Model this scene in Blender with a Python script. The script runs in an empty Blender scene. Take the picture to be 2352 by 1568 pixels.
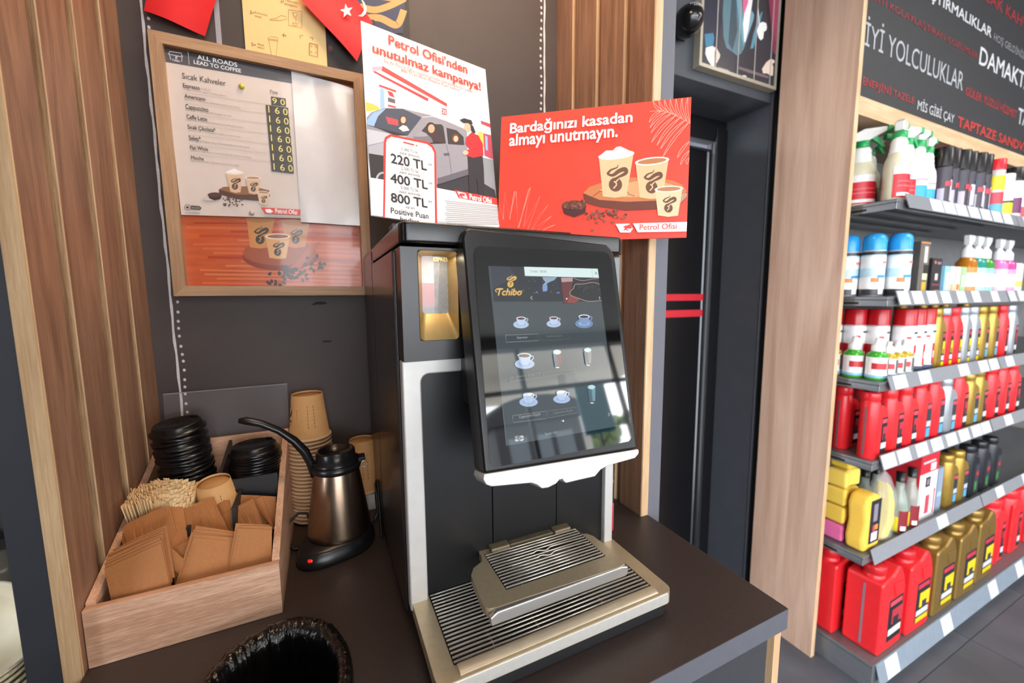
import bpy, math, random
from mathutils import Vector, Matrix, noise
S=bpy.context.scene; C=S.collection
PI=math.pi; sin,cos,rad=math.sin,math.cos,math.radians
# ---------------------------------------------------------------- camera
cam=bpy.data.objects.new('camera',bpy.data.cameras.new('camera')); C.objects.link(cam)
yaw,pitch,roll=0.43543713,0.11071591,-0.00757462
fwd=Vector((sin(yaw)*cos(pitch),cos(yaw)*cos(pitch),-sin(pitch))); r0=Vector((cos(yaw),-sin(yaw),0)); u0=r0.cross(fwd)
rt=r0*cos(roll)+u0*sin(roll); up=-r0*sin(roll)+u0*cos(roll)
cam.matrix_world=Matrix(((rt.x,up.x,-fwd.x,0),(rt.y,up.y,-fwd.y,0),(rt.z,up.z,-fwd.z,1.45),(0,0,0,1)))
cam.data.sensor_width=36; cam.data.lens=929.3534*36/2352; cam.data.clip_start=.02; cam.data.clip_end=200
cam.data.dof.use_dof=True; cam.data.dof.focus_distance=.74; cam.data.dof.aperture_fstop=2.6
S.camera=cam
# ---------------------------------------------------------------- light and exposure
S.view_settings.view_transform='Standard'; S.view_settings.look='None'; S.view_settings.gamma=1; S.view_settings.use_curve_mapping=False
S.view_settings.exposure=0.2
W=bpy.data.worlds.new('sky'); S.world=W; W.use_nodes=True
nt=W.node_tree; bg=nt.nodes['Background']; sk=nt.nodes.new('ShaderNodeTexSky'); sk.sky_type='NISHITA'; sk.sun_disc=False; sk.sun_elevation=rad(48); sk.sun_rotation=rad(120); sk.dust_density=4; sk.air_density=1.2
mx=nt.nodes.new('ShaderNodeMixRGB'); mx.inputs[0].default_value=.75; mx.inputs[2].default_value=(.93,.98,1.07,1); mlt=nt.nodes.new('ShaderNodeMixRGB'); mlt.blend_type='MULTIPLY'; mlt.inputs[0].default_value=1; mlt.inputs[2].default_value=(.16,.16,.16,1)
nt.links.new(sk.outputs[0],mlt.inputs[1]); nt.links.new(mlt.outputs[0],mx.inputs[1]); nt.links.new(mx.outputs[0],bg.inputs[0]); bg.inputs[1].default_value=11.5
def area(name,loc,rot,sx,sy,power,col,shape='RECTANGLE',spread=PI,portal=False):
    l=bpy.data.lights.new(name,'AREA'); l.shape=shape; l.size=sx; l.size_y=sy; l.energy=power; l.color=col; l.spread=spread
    if portal: l.cycles.is_portal=True
    o=bpy.data.objects.new(name,l); C.objects.link(o); o.location=loc; o.rotation_euler=rot; return o
area('window_daylight_portal',(1.5,-3.99,1.5),(PI/2,0,0),8.8,2.8,1,(1,1,1),portal=True)
area('window_daylight_portal',(-2.99,-2.2,1.5),(PI/2,0,-PI/2),3.4,2.8,1,(1,1,1),portal=True)
area('shop_ceiling_light',(2.6,-.6,3.05),(0,0,0),1.2,.6,26,(1,.95,.88))
area('shop_ceiling_light',(.4,-1.6,3.05),(0,0,0),1.2,.6,22,(1,.95,.88))
area('shop_ceiling_light',(4.2,-1.4,3.05),(0,0,0),1.2,.6,26,(1,.95,.88))
area('bean_window_led',(.162,.613,1.5105),(rad(-10),0,0),.03,.012,.018,(1,.85,.62))
area('niche_downlight',(.12,.80,2.72),(0,0,0),.22,.22,5,(1,.66,.40),'DISK')
area('niche_downlight',(.62,.60,2.72),(0,0,0),.22,.22,3.5,(1,.72,.48),'DISK')  # extra lamp added to brighten the slats right of the machine
area('niche_downlight',(.45,.72,2.72),(0,0,0),.22,.22,3.5,(1,.70,.46),'DISK')
# ---------------------------------------------------------------- materials
def lin(h):
    if not isinstance(h,str): return tuple(h)+(1,) if len(h)==3 else h
    v=[int(h[i:i+2],16)/255 for i in (0,2,4)]
    return tuple((c/12.92 if c<=.04045 else ((c+.055)/1.055)**2.4) for c in v)+(1,)
MC={}
def mat(h,rough=.5,metal=0,var=.06,sc=40,bump=0,coat=0,spec=.5,emit=0,alpha=1,trans=0,stretch=None):
    k=('m',h,rough,metal,var,sc,bump,coat,spec,emit,alpha,trans,stretch)
    if k in MC: return MC[k]
    m=bpy.data.materials.new('surface_'+str(h)); m.use_nodes=True; t=m.node_tree; b=t.nodes['Principled BSDF']
    c=lin(h); b.inputs['Roughness'].default_value=rough; b.inputs['Metallic'].default_value=metal; b.inputs['Specular IOR Level'].default_value=spec
    b.inputs['Coat Weight'].default_value=coat; b.inputs['Coat Roughness'].default_value=.05
    tc=t.nodes.new('ShaderNodeTexCoord'); nz=t.nodes.new('ShaderNodeTexNoise'); nz.inputs['Scale'].default_value=sc; nz.inputs['Detail'].default_value=4
    src=tc.outputs['Object']
    if stretch:
        mp=t.nodes.new('ShaderNodeMapping'); mp.inputs['Scale'].default_value=stretch; t.links.new(src,mp.inputs['Vector']); src=mp.outputs[0]
    t.links.new(src,nz.inputs['Vector'])
    rp=t.nodes.new('ShaderNodeValToRGB'); rp.color_ramp.elements[0].color=tuple(x*(1-var) for x in c[:3])+(1,); rp.color_ramp.elements[1].color=tuple(min(1,x*(1+var)) for x in c[:3])+(1,)
    rp.color_ramp.elements[0].position=.3; rp.color_ramp.elements[1].position=.7
    t.links.new(nz.outputs['Fac'],rp.inputs[0]); t.links.new(rp.outputs[0],b.inputs['Base Color'])
    if bump:
        bp=t.nodes.new('ShaderNodeBump'); bp.inputs['Strength'].default_value=bump; bp.inputs['Distance'].default_value=.002; t.links.new(nz.outputs['Fac'],bp.inputs['Height']); t.links.new(bp.outputs[0],b.inputs['Normal'])
    if emit: t.links.new(rp.outputs[0],b.inputs['Emission Color']); b.inputs['Emission Strength'].default_value=emit
    b.inputs['Alpha'].default_value=alpha; b.inputs['Transmission Weight'].default_value=trans
    MC[k]=m; return m
def wood(h1,h2,axis='z',scale=1,rough=.45,fine=.25,bump=.25,pores=0.0):
    k=('w',h1,h2,axis,scale,rough,fine,bump,pores)
    if k in MC: return MC[k]
    m=bpy.data.materials.new('wood_'+h1+'_'+axis); m.use_nodes=True; t=m.node_tree; b=t.nodes['Principled BSDF']; b.inputs['Roughness'].default_value=rough
    tc=t.nodes.new('ShaderNodeTexCoord')
    def noise(s,det,dist=0):
        mp=t.nodes.new('ShaderNodeMapping'); mp.inputs['Scale'].default_value=s; t.links.new(tc.outputs['Object'],mp.inputs['Vector'])
        n=t.nodes.new('ShaderNodeTexNoise'); n.inputs['Scale'].default_value=1; n.inputs['Detail'].default_value=det; n.inputs['Distortion'].default_value=dist; t.links.new(mp.outputs[0],n.inputs['Vector']); return n
    ai={'x':0,'y':1,'z':2}[axis]
    def sv(across,along): v=[across*scale]*3; v[ai]=along*scale; return v
    n1=noise(sv(14,1.1),5,1.2); n2=noise(sv(220,6),3); n3=noise(sv(600,22),2)
    mxx=t.nodes.new('ShaderNodeMath'); mxx.operation='MULTIPLY_ADD'; mxx.inputs[1].default_value=fine; t.links.new(n2.outputs['Fac'],mxx.inputs[0]); t.links.new(n1.outputs['Fac'],mxx.inputs[2])
    m3=t.nodes.new('ShaderNodeMath'); m3.operation='MULTIPLY_ADD'; m3.inputs[1].default_value=fine*.6+pores; t.links.new(n3.outputs['Fac'],m3.inputs[0]); t.links.new(mxx.outputs[0],m3.inputs[2])
    rp=t.nodes.new('ShaderNodeValToRGB'); rp.color_ramp.elements[0].color=lin(h1); rp.color_ramp.elements[1].color=lin(h2)
    tot=1+fine*1.6+pores; nm=t.nodes.new('ShaderNodeMath'); nm.operation='DIVIDE'; nm.inputs[1].default_value=tot; t.links.new(m3.outputs[0],nm.inputs[0])
    wd_=.17/(tot**.75); rp.color_ramp.elements[0].position=.5-wd_; rp.color_ramp.elements[1].position=.5+wd_
    t.links.new(nm.outputs[0],rp.inputs[0]); t.links.new(rp.outputs[0],b.inputs['Base Color'])
    bp=t.nodes.new('ShaderNodeBump'); bp.inputs['Strength'].default_value=bump; bp.inputs['Distance'].default_value=.001; t.links.new(m3.outputs[0],bp.inputs['Height']); t.links.new(bp.outputs[0],b.inputs['Normal'])
    MC[k]=m; return m
BLK=lambda r=.4:mat('151517',r,0,.15,60)
# ---------------------------------------------------------------- mesh building
class MB:
    def __init__(s): s.v=[];s.f=[];s.m=[];s.sm=[];s.mats=[]
    def mi(s,m):
        if m not in s.mats: s.mats.append(m)
        return s.mats.index(m)
    def add(s,vs,fs,m=None,smooth=False):
        o=len(s.v); s.v+=[tuple(v) for v in vs]; i=s.mi(m)
        for f in fs: s.f.append(tuple(o+k for k in f)); s.m.append(i); s.sm.append(smooth)
        return s
    def box(s,x0,x1,y0,y1,z0,z1,m=None):
        return s.add([(x0,y0,z0),(x1,y0,z0),(x1,y1,z0),(x0,y1,z0),(x0,y0,z1),(x1,y0,z1),(x1,y1,z1),(x0,y1,z1)],[(3,2,1,0),(4,5,6,7),(0,1,5,4),(1,2,6,5),(2,3,7,6),(3,0,4,7)],m)
    def prism(s,pts,d0,d1,ax='y',m=None,smooth=False,tf=None):
        # outline pts in the plane across axis ax: y->(x,z) z->(x,y) x->(y,z)
        g={'y':lambda p,d:(p[0],d,p[1]),'z':lambda p,d:(p[0],p[1],d),'x':lambda p,d:(d,p[0],p[1])}[ax]
        n=len(pts); vs=[g(p,d0) for p in pts]+[g(p,d1) for p in pts]
        if tf: vs=[tf(Vector(v)) for v in vs]
        a=sum(pts[i][0]*pts[(i+1)%n][1]-pts[(i+1)%n][0]*pts[i][1] for i in range(n))
        fl=(a>0)!=(d1>d0)
        if ax=='y': fl=not fl
        s.add(vs,[tuple(range(n-1,-1,-1)) if not fl else tuple(range(n)),tuple(range(n,2*n)) if not fl else tuple(range(2*n-1,n-1,-1))],m)
        o=len(s.v)-2*n
        i_=s.mi(m)
        for i in range(n):
            j=(i+1)%n; q=(o+i,o+j,o+n+j,o+n+i); s.f.append(q if not fl else q[::-1]); s.m.append(i_); s.sm.append(smooth)
        return s
    def lathe(s,prof,c=(0,0,0),n=24,m=None,sx=1,sy=1,smooth=True,cap=True,tf=None):
        vs=[];k=len(prof)
        for r,z in prof:
            for i in range(n):
                a=2*PI*i/n; vs.append((c[0]+r*sx*cos(a),c[1]+r*sy*sin(a),c[2]+z))
        if tf: vs=[tf(Vector(v)) for v in vs]
        fs=[(j*n+i,j*n+(i+1)%n,(j+1)*n+(i+1)%n,(j+1)*n+i) for j in range(k-1) for i in range(n)]
        s.add(vs,fs,m,smooth); o=len(s.v)-k*n; mi=s.mi(m)
        if cap:
            if prof[0][0]>1e-5: s.f.append(tuple(o+i for i in range(n-1,-1,-1))); s.m.append(mi); s.sm.append(False)
            if prof[-1][0]>1e-5: s.f.append(tuple(o+(k-1)*n+i for i in range(n))); s.m.append(mi); s.sm.append(False)
        return s
    def tube(s,pts,r,n=8,m=None,flat=1.0):
        P=[Vector(p) for p in pts];vs=[];k=len(P)
        up=Vector((0,0,1))
        for i,p in enumerate(P):
            d=(P[min(i+1,k-1)]-P[max(i-1,0)]).normalized()
            a=d.cross(up)
            if a.length<1e-3: a=d.cross(Vector((1,0,0)))
            a.normalize(); b=a.cross(d)
            rr=r[i] if isinstance(r,(list,tuple)) else r
            for j in range(n):
                t=2*PI*j/n; vs.append(p+a*rr*cos(t)+b*rr*flat*sin(t))
        fs=[(i*n+j,(i+1)*n+j,(i+1)*n+(j+1)%n,i*n+(j+1)%n) for i in range(k-1) for j in range(n)]
        fs+= [tuple(range(n)),tuple((k-1)*n+j for j in range(n-1,-1,-1))]
        return s.add(vs,fs,m,True)
    def quad(s,a,b,c,d,m=None): return s.add([a,b,c,d],[(0,1,2,3)],m)
    def ball(s,c,rx,ry,rz,m=None,n=10,k=6,tf=None):
        vs=[];fs=[]
        for j in range(k+1):
            p=PI*j/k
            for i in range(n):
                a=2*PI*i/n; vs.append((c[0]+rx*sin(p)*cos(a),c[1]+ry*sin(p)*sin(a),c[2]-rz*cos(p)))
        if tf: vs=[tf(Vector(v)) for v in vs]
        for j in range(k):
            for i in range(n): fs.append((j*n+i,j*n+(i+1)%n,(j+1)*n+(i+1)%n,(j+1)*n+i))
        return s.add(vs,fs,m,True)
ORG={}
ORD=['first','second','third','fourth','fifth','sixth','seventh','eighth','ninth','tenth','eleventh','twelfth','thirteenth','fourteenth','fifteenth','sixteenth','seventeenth','eighteenth','nineteenth','twentieth','twenty-first','twenty-second','twenty-third','twenty-fourth','twenty-fifth','twenty-sixth']
def link(name,mb,m=None,parent=None,bevel=0,seg=2,tf=None):
    me=bpy.data.meshes.new(name)
    o=Vector(ORG.get(parent.name,(0,0,0))) if parent else Vector((0,0,0))
    vs=[Vector(v) for v in mb.v]
    if tf: vs=[tf(v) for v in vs]
    me.from_pydata([v-o for v in vs],[],mb.f)
    mats=[x if x else m for x in mb.mats] or [m]
    for x in mats: me.materials.append(x)
    me.polygons.foreach_set('material_index',mb.m); me.polygons.foreach_set('use_smooth',mb.sm); me.update()
    ob=bpy.data.objects.new(name,me); C.objects.link(ob)
    if parent: ob.parent=parent; ORG[ob.name]=o
    if bevel:
        b=ob.modifiers.new('edge','BEVEL'); b.width=bevel; b.segments=seg; b.limit_method='ANGLE'; b.angle_limit=rad(40); b.use_clamp_overlap=True
        me.polygons.foreach_set('use_smooth',[True]*len(me.polygons))
        w=ob.modifiers.new('weighted','WEIGHTED_NORMAL'); w.keep_sharp=True
    return ob
def tag(o,label,cat,group=None,kind=None):
    o['label']=label; o['category']=cat
    if group: o['group']=group
    if kind: o['kind']=kind
    return o
def thing(name,label,cat,loc=(0,0,0),group=None,rz=0):
    o=bpy.data.objects.new(name,None); C.objects.link(o); o.location=loc; o.empty_display_size=.02; o.rotation_euler=(0,0,rz); ORG[o.name]=tuple(loc)
    return tag(o,label,cat,group)
def struct(name,mb=None,m=None,bevel=0,label=None):
    if mb is None:
        o=bpy.data.objects.new(name,None); C.objects.link(o); o.empty_display_size=.02; ORG[o.name]=(0,0,0)
    else: o=link(name,mb,m,None,bevel)
    o['kind']='structure'
    if label: o['label']=label
    return o
def clone(root,loc,label,group=None,rz=0,tilt=None,scale=None):
    r=root.copy(); C.objects.link(r); r.location=loc; r.rotation_euler=tilt if tilt else (0,0,rz)
    if scale: r.scale=scale
    if label: r['label']=label
    if group: r['group']=group
    for ch in root.children:
        c=ch.copy(); C.objects.link(c); c.parent=r
        for g in ch.children:
            d=g.copy(); C.objects.link(d); d.parent=c
    return r
# ---------------------------------------------------------------- flat print and lettering
TXT={}
BOLD=.62
def glyphs(t,bold,shear):
    k=(t,bold,shear)
    if k not in TXT:
        c=bpy.data.curves.new('lettering_source','FONT'); c.body=t; c.resolution_u=3; c.shear=shear
        o=bpy.data.objects.new('lettering_source',c); me=bpy.data.meshes.new_from_object(o)
        vs=[v.co.copy() for v in me.vertices]; fs=[tuple(p.vertices) for p in me.polygons]
        bpy.data.objects.remove(o); bpy.data.curves.remove(c); bpy.data.meshes.remove(me)
        TXT[k]=(vs,fs)
    return TXT[k]
def put_text(mb,t,box,F,lift,m,bold=0,shear=0):
    vs,fs=glyphs(t,bold,shear)
    if not vs: return
    a=min(v.x for v in vs);b=max(v.x for v in vs);c=min(v.y for v in vs);d=max(v.y for v in vs)
    x0,y0,x1,y1=box
    # heavier weights: the glyphs are printed again shifted by a hair in eight directions
    w=bold*1.0
    for n_,q in enumerate([(0,0)] if w<=0 else [(0,0)]+[(w*cos(PI*i/4),w*sin(PI*i/4)) for i in range(8)]):
        mb.add([F(x0+(v.x+q[0]-a+w)/(b-a+2*w)*(x1-x0),y0+(v.y+q[1]-c+w)/(d-c+2*w)*(y1-y0),lift+n_*1.5e-5) for v in vs],fs,m)
PLANES={
'white_board':((0.09652, 0.86678, 1.61187),(0.99022, 0.13103, -0.04801),(0.0176, 0.22404, 0.97442)),
'red_board':((0.38539, 0.90744, 1.57795),(0.77451, -0.63241, -0.01401),(0.08232, 0.07881, 0.99348)),
'screen':((0.2222, 0.4996, 1.24271),(1.0, 0.0, 0.0),(0.0, 0.23099, 0.97296)),
'menu_sheet':((-0.2735, 1.1365, 1.634),(1.0, 0.0, 0.0),(0.0, 0.0, 1.0)),
'frame_picture':((-0.275, 1.1455, 1.474),(1.0, 0.0, 0.0),(0.0, 0.0, 1.0)),
'yellow_poster':((-0.128, 1.1458, 1.97),(1.0, 0.0, 0.0),(0.0, 0.0, 1.0)),
'cup_poster':((0.045, 1.1455, 1.98),(1.0, 0.0, 0.0),(0.0, 0.0, 1.0)),
'flag':((-0.009, 1.118, 2.0),(1.0, 0.0, 0.0),(0.0, 0.0, 1.0)),
'portrait':((1.275, 1.121, 2.272),(1.0, 0.0, 0.0),(0.0, 0.0, 1.0)),
'slogan':((1.722, 0.8385, 2.131),(1.0, 0.0, 0.0),(0.0, 0.0, 1.0)),
}
ART={
'white_board':[
('p','E9EFF4',[7,2761,361,3073,1845,3190,3007,3092,2986,875,10,778]),
('p','EDEFF2',[1686,3260,2342,3015,2979,3039,3024,3273,2968,3432,1861,3403]),
('p','C9BE4A',[14,2425,141,2429,291,2391,294,2329,14,2220]),
('p','BFC255',[2598,2475,2703,2547,2778,2461,2748,2132,2634,2167]),
('p','8E9196',[1483,1830,3034,1874,2995,872,1433,845]),
('p','2B2B33',[1453,965,2247,1349,2938,1097,2977,873,1914,860,1453,849]),
('p','DADBE0',[1431,3458,1627,3466,1572,2572,1377,2553]),
('p','C3C4CB',[1092,2722,1411,2764,1396,2551,1085,2496]),
('p','E4DDDF',[246,3191,399,3278,1833,2930,1829,2871,1382,2915]),
('p','D93A3F',[404,3368,1849,2976,1835,2889,370,3252]),
('p','E3A3BC',[182,3266,404,3368,377,3263,194,3164]),
('p','C9303A',[194,3164,249,3185,1392,2950,1379,2874,424,3096]),
('p','C6C8D2',[307,2903,661,2891,649,2439,299,2356]),
('p','E8322F',[307,2911,661,2899,662,2849,305,2864]),
('p','8FB4E6',[322,2795,368,2879,402,2803,393,2386,307,2370]),
('p','E8322F',[473,2827,578,2821,622,2713,510,2729]),
('p','54565C',[479,2677,627,2676,625,2584,473,2581]),
('p','C8454F',[470,2512,632,2518,637,2481,467,2465]),
('p','D0323A',[1702,2815,1822,2828,1819,2679,1699,2663]),
('t','FFFFFF','25',[1708,2694,1804,2790],0.02,0),
('p','C84050',[2704,2809,2981,2803,2985,2700,2719,2728]),
('p','B8495F',[2754,2497,3014,2503,2983,1879,2729,1916]),
('p','8FB0DA',[2795,2444,2859,2440,2843,2071,2780,2077]),
('p','D9D9DD',[2672,2710,2787,2713,2772,2502,2664,2515]),
('p','8F8D95',[6,1847,15,2085,114,2225,394,2405,791,2518,1396,2551,1797,2550,2211,2480,2306,2373,2259,1486,1947,1284,1494,1043,1459,935,280,763,27,789,-1,1361]),
('p','B9BBC4',[9,1830,416,1852,844,1886,326,1636,12,1482]),
('p','A7A7B0',[10,1453,336,1628,310,1329,23,1306]),
('p','3A4558',[15,2031,148,2236,429,2412,790,2510,1203,2437,856,1916,418,1882,16,1915]),
('p','8FB0D6',[15,2024,147,2228,422,2406,245,2173,149,1924,17,1923]),
('p','1E222B',[182,1915,756,1927,845,1913,572,1839]),
('p','B8434C',[402,2220,665,2223,665,2087,445,2065]),
('p','2C2A30',[1017,1895,1334,2326,1664,2406,1710,2370,1741,1968,1368,1855,1193,1825]),
('p','2E2D33',[1782,2359,2032,2368,2201,2253,2206,2048,1794,1966]),
('r','C3C3CB',[1203,2428,1472,2532,1791,2518,2206,2461],[1203,2447,1476,2553,1800,2540,2216,2483]),
('p','6F6D75',[974,1922,1174,2108,1394,2063,1430,1911,1193,1817,1024,1827]),
('p','94929A',[974,1922,1174,2108,1394,2063,1204,1984]),
('p','232329',[19,1305,310,1325,281,792,34,797]),
('p','A9A9B0',[348,789,325,741,293,699,257,668,219,651,184,650,154,664,133,692,123,732,124,779,137,829,160,877,191,919,227,950,265,968,301,970,331,956,353,928,363,888,362,840]),
('p','34343A',[323,789,306,752,282,719,256,695,228,682,203,680,183,691,168,712,162,742,164,778,174,817,192,855,215,887,241,912,269,926,294,928,315,917,330,896,336,865,334,829]),
('p','5E5C66',[1469,1076,2249,1471,2254,1330,1479,939]),
('r','6E6C74',[1745,1936,1800,1590,1815,1255],[1757,1941,1813,1594,1828,1259]),
('p','55545B',[1661,1708,1799,1758,1815,1706,1682,1658]),
('p','5A3328',[856,2272,850,2235,835,2198,814,2167,788,2143,760,2129,734,2127,710,2137,692,2157,682,2185,679,2220,686,2257,700,2293,721,2325,747,2349,774,2363,801,2365,825,2356,843,2336,854,2307]),
('p','E3B296',[834,2266,830,2241,820,2217,807,2196,791,2180,774,2171,757,2170,742,2177,731,2190,725,2210,723,2233,727,2258,736,2282,750,2302,766,2318,783,2327,800,2328,815,2322,826,2308,833,2289]),
('p','D8CFCB',[661,2025,760,2129,847,2124,901,2043,759,1977]),
('p','3A2830',[1286,2068,1427,2151,1575,2172,1728,2061,1696,1956,1431,1927,1391,2018]),
('p','2A2024',[1502,2319,1495,2290,1478,2261,1454,2234,1424,2214,1392,2200,1360,2196,1332,2200,1311,2213,1298,2234,1295,2260,1302,2288,1318,2317,1342,2344,1372,2365,1404,2378,1436,2383,1464,2379,1486,2366,1499,2345]),
('p','D3A182',[1489,2252,1483,2218,1470,2185,1450,2157,1427,2136,1402,2124,1378,2122,1357,2131,1341,2149,1332,2175,1330,2207,1336,2240,1349,2272,1368,2301,1392,2322,1417,2334,1441,2336,1462,2328,1478,2309,1488,2283]),
('p','6B3A28',[2081,2180,2073,2142,2057,2106,2034,2074,2006,2051,1977,2038,1948,2036,1924,2046,1905,2066,1894,2095,1893,2129,1900,2166,1916,2202,1938,2234,1966,2258,1995,2271,2024,2274,2049,2264,2068,2244,2079,2215]),
('p','E2B094',[2058,2161,2053,2137,2043,2114,2028,2094,2011,2079,1992,2070,1974,2069,1958,2075,1946,2088,1939,2107,1938,2129,1943,2153,1953,2176,1967,2196,1985,2212,2004,2220,2022,2222,2038,2216,2050,2202,2057,2184]),
('p','25252D',[2265,1824,2672,1889,2677,1588,2644,875,2476,877,2463,1333,2393,878,2236,913,2258,1371]),
('p','D0252F',[2265,2246,2424,2423,2608,2393,2708,2195,2701,1905,2414,1785,2276,1793,2165,1799,2163,1889,2334,1973,2232,2096]),
('p','E6B59A',[2296,1881,2291,1862,2279,1843,2261,1826,2239,1812,2216,1804,2193,1801,2173,1804,2158,1813,2149,1827,2147,1844,2152,1863,2164,1882,2181,1899,2203,1912,2226,1921,2249,1924,2269,1921,2284,1912,2294,1898]),
('p','E0AC8E',[2435,2557,2427,2515,2410,2475,2386,2440,2357,2414,2326,2400,2296,2398,2270,2408,2251,2431,2240,2462,2239,2501,2247,2542,2264,2581,2288,2616,2316,2642,2347,2658,2377,2660,2403,2650,2423,2627,2434,2595]),
('p','24242B',[2131,2648,2253,2731,2450,2734,2478,2641,2404,2602,2354,2630,2230,2602]),
('p','24242B',[2406,2620,2483,2600,2537,2446,2475,2395,2411,2478]),
('p','EDEBE9',[17,787,1453,849,1913,852,1943,707,2971,717,2988,167,-5,-197]),
('p','E8322F',[230,-171,340,1647,366,1742,475,1839,1293,1890,1424,1823,1481,1692,1389,-44]),
('p','FBF8F6',[267,-165,380,1628,405,1709,493,1788,1270,1830,1382,1773,1432,1660,1339,-51]),
('r','E8322F',[739,1713,979,1711],[749,1749,990,1747]),
('p','E8322F',[1055,1736,1054,1729,1051,1723,1047,1718,1041,1714,1035,1711,1029,1711,1024,1712,1020,1716,1018,1720,1018,1726,1019,1732,1022,1738,1026,1744,1032,1748,1038,1750,1044,1751,1049,1750,1053,1746,1055,1742]),
('t','E8322F',"Petrol Ofisi'nden",[560,3916,2443,4160],0.035,0),
('t','E8322F','unutulmaz kampanya!',[207,3526,2782,3817],0.035,0),
('t','D8504E','Siz de Petrol Ofisi uygulamasından kampanyamıza katılın,',[434,3434,2568,3537],0,0),
('t','D8504E',"800 TL'ye varan Positive Puan kazanın.",[799,3353,2226,3450],0,0),
('t','2A2A2E',"2.000 TL'lik",[691,1541,1062,1606],0,0),
('t','2A2A2E','yakıt alımında',[649,1424,1100,1514],0,0),
('t','2A2A2E','220 TL',[455,1193,1235,1416],0.04,0),
('t','2A2A2E',"2.500 TL'lik",[662,1096,1041,1171],0,0),
('t','2A2A2E','yakıt alımında',[620,990,1071,1079],0,0),
('t','2A2A2E','400 TL',[421,761,1228,973],0.04,0),
('t','2A2A2E',"5.000 TL'lik",[633,663,1012,737],0,0),
('t','2A2A2E','yakıt alımında',[592,559,1043,643],0,0),
('t','2A2A2E','800 TL',[408,341,1192,547],0.04,0),
('t','2A2A2E','varan',[703,259,895,303],0,0),
('t','2A2A2E','Positive Puan',[392,97,1198,225],0.02,0),
('t','2A2A2E','hediye',[581,-78,987,59],0.02,0),
('t','2A2A2E',"'ye",[1261,1316,1362,1402],0,0),
('t','2A2A2E',"'ye",[1239,882,1339,967],0,0),
('t','2A2A2E',"'ye",[1203,458,1302,541],0,0),
('p','E33B34',[1866,878,2973,885,2976,718,1951,709]),
('p','FFFFFF',[1926,854,2130,853,2178,726,1985,723]),
('p','E33B34',[1959,805,2027,834,2120,835,2097,767,2031,779,2077,724,2003,734,1972,760]),
('t','FFFFFF','Petrol Ofisi',[2228,717,2813,859],0.03,0),
('r','A9A6A6',[1600,565,2988,662],[1604,587,2993,686]),
('r','A9A6A6',[1620,522,3012,626],[1624,544,3017,650]),
('r','A9A6A6',[1641,478,2980,581],[1645,500,2985,605]),
('r','A9A6A6',[1589,423,3005,545],[1593,444,3009,569]),
('r','A9A6A6',[1610,379,2972,500],[1613,401,2977,523]),
('r','A9A6A6',[1630,335,2997,464],[1634,357,3001,487]),
('r','A9A6A6',[1579,280,2965,419],[1582,302,2969,442]),
('r','A9A6A6',[1600,237,2989,383],[1602,258,2993,406]),
('r','A9A6A6',[1620,193,2957,338],[1623,215,2961,361]),
('r','A9A6A6',[1569,139,2982,302],[1571,160,2985,325]),
('r','A9A6A6',[1589,96,2950,258],[1592,117,2953,281]),
('r','A9A6A6',[1610,52,2974,221],[1612,73,2977,245]),
],
'red_board':[
('r','F9A896',[3366,2766,3399,2764,3446,2762,3500,2760,3558,2755,3615,2747,3667,2735,3714,2718,3760,2697,3806,2673,3851,2646,3896,2619,3940,2593,3986,2565,4035,2533,4083,2500,4127,2470,4164,2444,4191,2426],[3365,2777,3398,2775,3445,2773,3499,2771,3558,2766,3616,2758,3668,2746,3716,2728,3764,2707,3810,2682,3855,2656,3900,2629,3944,2602,3990,2574,4039,2542,4087,2509,4131,2479,4168,2453,4195,2435]),
('r','F9A896',[3670,2745,3635,2771,3599,2796,3564,2823,3533,2852,3503,2884,3476,2920,3451,2957,3424,2994],[3665,2736,3630,2762,3593,2787,3558,2814,3526,2844,3495,2877,3468,2913,3442,2951,3416,2988]),
('r','F9A896',[3668,2746,3619,2756,3574,2771,3535,2791,3502,2817,3475,2851,3454,2892,3438,2939,3425,2991],[3667,2735,3618,2745,3572,2760,3530,2781,3495,2809,3466,2845,3444,2888,3427,2937,3415,2990]),
('r','F9A896',[3765,2706,3732,2738,3699,2769,3667,2801,3638,2835,3612,2872,3589,2912,3567,2953,3545,2994],[3759,2698,3726,2729,3692,2761,3659,2793,3630,2829,3603,2867,3580,2907,3558,2949,3535,2989]),
('r','F9A896',[3763,2707,3714,2726,3671,2748,3633,2774,3602,2807,3579,2845,3562,2889,3551,2938,3546,2992],[3761,2696,3711,2715,3666,2738,3627,2766,3594,2800,3569,2841,3552,2887,3541,2938,3535,2992]),
('r','F9A896',[3857,2654,3827,2693,3796,2730,3767,2769,3741,2809,3719,2852,3700,2896,3683,2942,3664,2987],[3849,2648,3819,2686,3788,2724,3759,2763,3732,2804,3710,2848,3690,2893,3673,2939,3655,2984]),
('r','F9A896',[3855,2656,3807,2684,3765,2715,3730,2749,3702,2787,3682,2830,3670,2878,3665,2930,3665,2985],[3851,2646,3803,2674,3759,2706,3722,2742,3693,2782,3672,2828,3660,2877,3654,2931,3654,2987]),
('r','F9A896',[3946,2600,3920,2646,3892,2692,3866,2738,3844,2786,3825,2835,3810,2885,3797,2937,3783,2988],[3937,2595,3911,2641,3883,2687,3857,2734,3834,2782,3815,2832,3800,2883,3787,2935,3773,2986]),
('r','F9A896',[3945,2602,3899,2641,3858,2681,3825,2725,3801,2771,3785,2820,3778,2872,3778,2928,3783,2986],[3939,2593,3892,2632,3851,2674,3817,2719,3791,2767,3775,2819,3767,2873,3767,2930,3772,2988]),
('r','F9A896',[4042,2539,4017,2593,3992,2646,3969,2700,3949,2755,3934,2810,3922,2867,3912,2924,3901,2981],[4032,2535,4008,2589,3982,2643,3959,2697,3939,2752,3923,2809,3911,2866,3901,2923,3890,2980]),
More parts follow.
